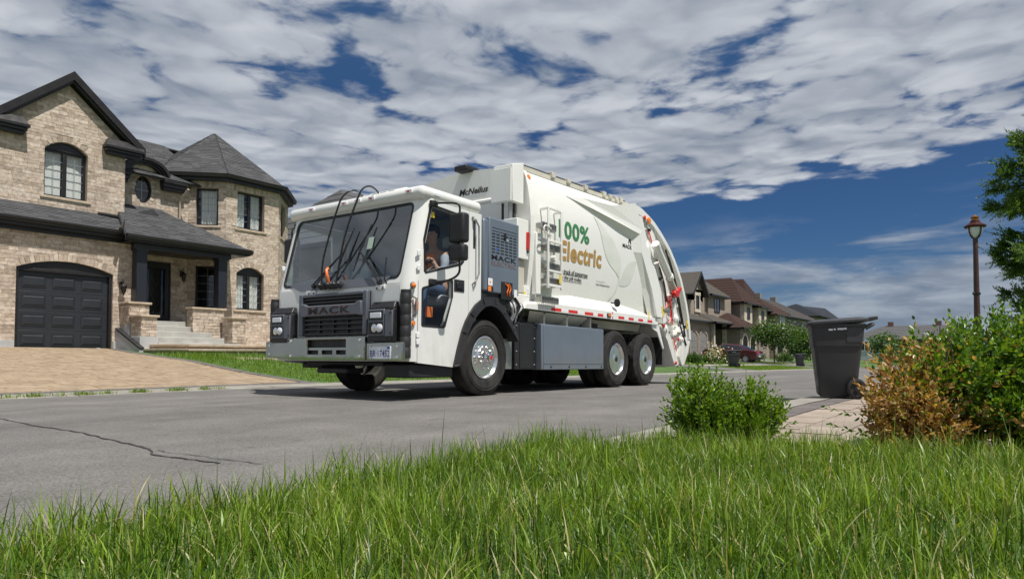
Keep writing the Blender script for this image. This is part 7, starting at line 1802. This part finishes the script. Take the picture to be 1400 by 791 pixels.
L = np.clip(r.normal(.088, .03, n) + .011 * pk_, .03, .16) * (1 + .30 * edge); tall = r.random(n) < .022; L = np.where(tall, L * r.uniform(1.25, 1.75, n), L)
Wd = np.clip(r.normal(.0040, .0011, n), .0018, .0075); wide = r.random(n) < .03; Wd = np.where(wide, Wd * 1.9, Wd)
lean = np.clip(np.abs(r.normal(.45, .28, n)) + (r.random(n) < .3) * r.uniform(.1, .7, n), .03, 1.45)
tint = np.clip(r.normal(.42, .27, n) + .10 * pk_ + .06 * patchy(x, y, .4, 4), 0, .89); dry = r.random(n) < .085 + .03 * (patchy(x, y, .6, 2) > 1.0); tint = np.where(dry, r.uniform(.91, 1, n), tint); tint = np.where(wide, r.uniform(.7, .89, n), tint)
az = r.uniform(0, 2 * np.pi, n); 
blades('grass', pts, L, Wd, lean, tint, MT['grass_leaf'], 'tall unmown lawn grass filling the foreground', 4, 81, az)
sel = r.random(n) < .38; m_ = int(sel.sum())
blades('grass', pts[sel] + np.stack([r.normal(0, .01, m_), r.normal(0, .01, m_), np.zeros(m_)], 1), r.uniform(.025, .065, m_), r.uniform(.003, .006, m_), np.clip(np.abs(r.normal(.8, .4, m_)), .1, 1.5), np.where(r.random(m_) < .16, r.uniform(.92, 1, m_), np.clip(r.normal(.22, .2, m_), 0, .88)), MT['grass_leaf'], 'short matted undergrowth and thatch between the tall blades', 3, 86)
print('blades', n)
# seed stalks standing above the lawn
n = 120; x = r.uniform(-1.8, 3.7, n); y = r.uniform(.1, 1.95, n); k = (x * .815 + y * .579 > 1.3); x, y = x[k], y[k]; n = len(x)
blades('seed_stalks', np.stack([x, y, Tv(x, y)], 1), r.uniform(.15, .27, n), np.full(n, .0022), r.uniform(.03, .35, n), r.uniform(.3, .95, n), MT['grass_leaf'], 'thin seed stalks standing above the lawn', 4, 82)
# broad weed leaf low in the grass
wd = thing('lawn_weed', (1.31, .72, T(1.31, .72)), 'broad light green weed leaves low in the foreground grass', 'weed')
wp = np.array([[1.31, .72, .08], [1.33, .70, .08], [1.30, .75, .08]]); leaves('leaf', wp, np.array([[-.3, .1, .6], [.5, -.3, .5], [.1, .5, .5]]), np.array([.085, .07, .06]), np.array([.05, .04, .035]), np.array([.9, .8, .85]), MT['box_leaf'], wd, seed=5)
# front lawn of the stone house and the far lawns
N1 = 60000; x = r.uniform(8.6, 22, N1); y = r.uniform(KF2 + .05, 20.2, N1); ex = np.array([edge_x(v) for v in y])
k = (x > ex + .06 + .05 * r.random(N1)) & ~((y > 16.9 - (x - 11.2) / 6.5 * .6) & (y < 18.2 - (x - 11.2) / 6.5 * .6) & (x > 11.1)) & (r.random(N1) < np.clip(.75 + .2 * patchy(x, y, .5), .3, 1)); x, y = x[k], y[k]; n = len(x)
k = ~((y > 19.05) & (x > 9.4)); x, y = x[k], y[k]; n = len(x)
up_ = ((x < 12.5) & (y > 16.2) & (y < 18.6)).astype(float)
blades('grass', np.stack([x, y, Tv(x, y)], 1), r.uniform(.05, .11, n) * (1 + .9 * up_), r.uniform(.008, .014, n), np.abs(r.normal(.4, .25, n)), np.clip(r.normal(.55, .2, n), 0, .9), MT['grass_leaf'], 'shaggy grass on the lawn of the stone house', 2, 83)
N2 = 40000; x = np.concatenate([r.uniform(38.6, 53.7, N2), r.uniform(60.1, 65.9, N2 // 2)]); y = r.uniform(KF2 + .05, 19, len(x)); n = len(x)
k = ~((y > 13.5) & (y < 15.0)); x, y = x[k], y[k]; n = len(x)
blades('grass', np.stack([x, y, Tv(x, y)], 1), r.uniform(.05, .10, n), r.uniform(.02, .035, n), np.abs(r.normal(.5, .3, n)), np.clip(r.normal(.6, .2, n), 0, .9), MT['grass_leaf'], 'mown grass on the lawns beyond the truck', 1, 84)
# weeds along the far gutter
cx = [3.35, 3.6, 3.72, 3.95, 4.22, 4.3, 4.55, 4.95, 5.02, 5.5, 5.62, 6.0, 6.25]; xs, ys_ = [], []
for c_ in cx:
    k = r.integers(40, 110); xs.append(c_ + r.normal(0, .06, k)); ys_.append(KF + .06 + r.normal(0, .03, k))
x, y = np.concatenate(xs), np.concatenate(ys_); n = len(x)
blades('gutter_weeds', np.stack([x, y, Tv(x, y)], 1), r.uniform(.04, .09, n), r.uniform(.006, .012, n), np.abs(r.normal(.7, .3, n)), np.clip(r.normal(.6, .2, n), 0, .95), MT['grass_leaf'], 'small weed tufts growing in the far gutter', 2, 85)
# ------------------------------------------------------------------ the driver
MT['skin'] = mat('skin', (.42, .24, .17), .5, var=.08, vscale=20)
MT['vest'] = mat('orange work vest', (.95, .24, .03), .7, var=.08, vscale=9)
MT['vestband'] = mat('yellow reflective band', (.78, .72, .06), .5)
MT['shirt'] = mat('grey sleeve', (.30, .33, .38), .8, var=.1, vscale=9)
MT['jeans'] = mat('blue jeans', (.05, .085, .17), .85, var=.2, vscale=12)
MT['cap'] = mat('dark cap', (.03, .025, .025), .75)
MT['hair'] = mat('dark hair', (.03, .02, .015), .7)
per = thing('person', (6.95, 6.16, 1.30), 'driver in orange safety vest and dark cap with both hands on the wheel', 'person')
def skin_mesh(name, nodes, edges, m, parent, sub=2):
    me = bpy.data.meshes.new(name); o = ORI[parent.name]
    me.from_pydata([(n_[0] - o.x, n_[1] - o.y, n_[2] - o.z) for n_ in nodes], edges, [])
    ob = link(name, me, m, parent)
    md = ob.modifiers.new('skin', 'SKIN'); md.use_smooth_shade = True
    for i, n_ in enumerate(nodes):
        v = me.skin_vertices[0].data[i]; rr = n_[3]; v.radius = rr if isinstance(rr, tuple) else (rr, rr); v.use_root = (i == 0)
    s_ = ob.modifiers.new('smooth', 'SUBSURF'); s_.levels = sub; s_.render_levels = sub
    return ob
bx, by = 6.93, 6.16
# one continuous body: pelvis, spine, neck, skull, arms, legs
B = [(bx, by, 1.40, (.15, .17)), (bx - .01, by, 1.58, (.125, .16)), (bx - .04, by, 1.75, (.13, .175)), (bx - .07, by, 1.90, (.105, .17)), (bx - .08, by, 1.975, (.055, .06)), (bx - .10, by, 2.035, (.052, .055)),
     (bx - .12, by, 2.10, (.082, .075)), (bx - .125, by, 2.18, (.098, .078)), (bx - .115, by, 2.255, (.07, .06))]
E_ = [(0, 1), (1, 2), (2, 3), (3, 4), (4, 5), (5, 6), (6, 7), (7, 8)]
def limb(pts, root):
    i0 = len(B); B.extend(pts); E_.append((root, i0)); E_.extend((i0 + k, i0 + k + 1) for k in range(len(pts) - 1)); return len(B) - 1
hands = []
for s_ in (-1, 1):
    y = by + s_ * .19
    hx, hy, hz = 6.60, by + s_ * .16, 1.775 + (.02 if s_ < 0 else 0)
    limb([(bx - .075, y, 1.885, .062), (bx - .13, y + s_ * .05, 1.74, .052), (bx - .19, y + s_ * .045, 1.63, .045), (bx - .26, y, 1.70, .042), (hx + .045, hy, hz, .03), (hx + .02, hy, hz + .008, (.026, .036)), (hx - .02, hy, hz + .015, (.018, .036))], 3)
    hands.append((hx, hy, hz, s_))
    limb([(bx - .06, by + s_ * .11, 1.40, .09), (bx - .42, by + s_ * .16, 1.43, .07), (bx - .46, by + s_ * .16, 1.38, .062), (bx - .50, by + s_ * .16, 1.0, .045), (bx - .52, by + s_ * .16, .86, .042), (bx - .66, by + s_ * .17, .835, .036)], 0)
body_p = skin_mesh('body', B, E_, MT['skin'], per)
# clothing as children following the body
V = [(bx, by, 1.45, (.165, .185)), (bx - .01, by, 1.58, (.142, .177)), (bx - .04, by, 1.75, (.147, .192)), (bx - .07, by, 1.875, (.118, .182)), (bx - .08, by, 1.93, (.075, .085))]
skin_mesh('vest', V, [(0, 1), (1, 2), (2, 3), (3, 4)], MT['vest'], per)
for x_, z_, r_ in ((bx - .015, 1.62, (.153, .188)), (bx + .0, 1.50, (.165, .19))):
    skin_mesh('vest_band', [(x_, by, z_ - .022, r_), (x_ - .004, by, z_ + .022, r_)], [(0, 1)], MT['vestband'], per, 1)
for s_ in (-1, 1):
    y = by + s_ * .19
    skin_mesh('sleeve', [(bx - .07, y - s_ * .02, 1.89, .078), (bx - .13, y + s_ * .05, 1.74, .066), (bx - .19, y + s_ * .045, 1.635, .058), (bx - .255, y + s_ * .0, 1.695, .053)], [(0, 1), (1, 2), (2, 3)], MT['shirt'], per)
    skin_mesh('trouser_leg', [(bx + .0, by + s_ * .09, 1.41, .11), (bx - .42, by + s_ * .16, 1.44, .086), (bx - .47, by + s_ * .16, 1.37, .078), (bx - .51, by + s_ * .16, 1.0, .066), (bx - .52, by + s_ * .16, .90, .066)], [(0, 1), (1, 2), (2, 3), (3, 4)], MT['jeans'], per)
    skin_mesh('boot', [(bx - .51, by + s_ * .16, .88, .055), (bx - .56, by + s_ * .165, .84, .05), (bx - .70, by + s_ * .17, .83, .042)], [(0, 1), (1, 2)], MT['cap'], per, 1)
for hx, hy, hz, s_ in hands:      # fingers curl over the rim, thumb leaves the side of the palm
    for k, (o_, ln) in enumerate(((-.03, .062), (-.01, .072), (.01, .068), (.03, .054))):
        f = [(hx - .025, hy + o_, hz + .018, .0092), (hx - .025 - ln * .42, hy + o_, hz + .022, .009), (hx - .03 - ln * .62, hy + o_, hz - .004, .0085), (hx - .018 - ln * .4, hy + o_, hz - .03, .0078)]
        skin_mesh('finger', f, [(0, 1), (1, 2), (2, 3)], MT['skin'], per, 1)
    skin_mesh('thumb', [(hx + .02, hy - s_ * .03, hz, .0115), (hx + .0, hy - s_ * .052, hz - .012, .0105), (hx - .03, hy - s_ * .056, hz - .022, .009)], [(0, 1), (1, 2)], MT['skin'], per, 1)
# face and cap
fx_, fz_ = bx - .125, 2.155
skin_mesh('nose', [(fx_ - .092, by, fz_ + .02, .010), (fx_ - .108, by, fz_ - .012, .014)], [(0, 1)], MT['skin'], per, 1)
for s_ in (-1, 1):
    MB().lathe((fx_ - .082, by + s_ * .032, fz_ + .024), (-1, s_ * .2, 0), [(0, .013), (.008, .01), (.011, .001)], 10).build('eye', MT['paperwhite'], per, smooth=True)
    MB().lathe((fx_ - .0925, by + s_ * .0335, fz_ + .024), (-1, s_ * .2, 0), [(0, .006), (.002, .001)], 8).build('iris', MT['black'], per)
    skin_mesh('ear', [(fx_ + .01, by + s_ * .076, fz_ + .025, (.012, .02)), (fx_ + .012, by + s_ * .08, fz_ - .01, (.009, .014))], [(0, 1)], MT['skin'], per, 1)
MB().box(fx_ - .089, fx_ - .08, by - .024, by + .024, fz_ - .05, fz_ - .042).build('mouth', mat('lips', (.30, .12, .10), .5), per, bevel=.003)
MB().lathe((fx_ + .012, by, fz_ + .055), (-.05, 0, 1), [(0, .098), (.02, .103), (.055, .097), (.085, .07), (.10, .03), (.105, .001)], 20).build('cap', MT['cap'], per, smooth=True)
MB().hexa([(fx_ - .08, by - .07, fz_ + .055), (fx_ - .08, by + .07, fz_ + .055), (fx_ - .165, by + .055, fz_ + .04), (fx_ - .165, by - .055, fz_ + .04)], [(fx_ - .08, by - .07, fz_ + .067), (fx_ - .08, by + .07, fz_ + .067), (fx_ - .165, by + .055, fz_ + .047), (fx_ - .165, by - .055, fz_ + .047)]).build('cap_peak', MT['cap'], per, bevel=.004)
MB().lathe((fx_ + .03, by, fz_ + .0), (.15, 0, 1), [(-.05, .03), (-.03, .075), (.03, .092), (.06, .092)], 16).build('hair', MT['hair'], per, smooth=True)
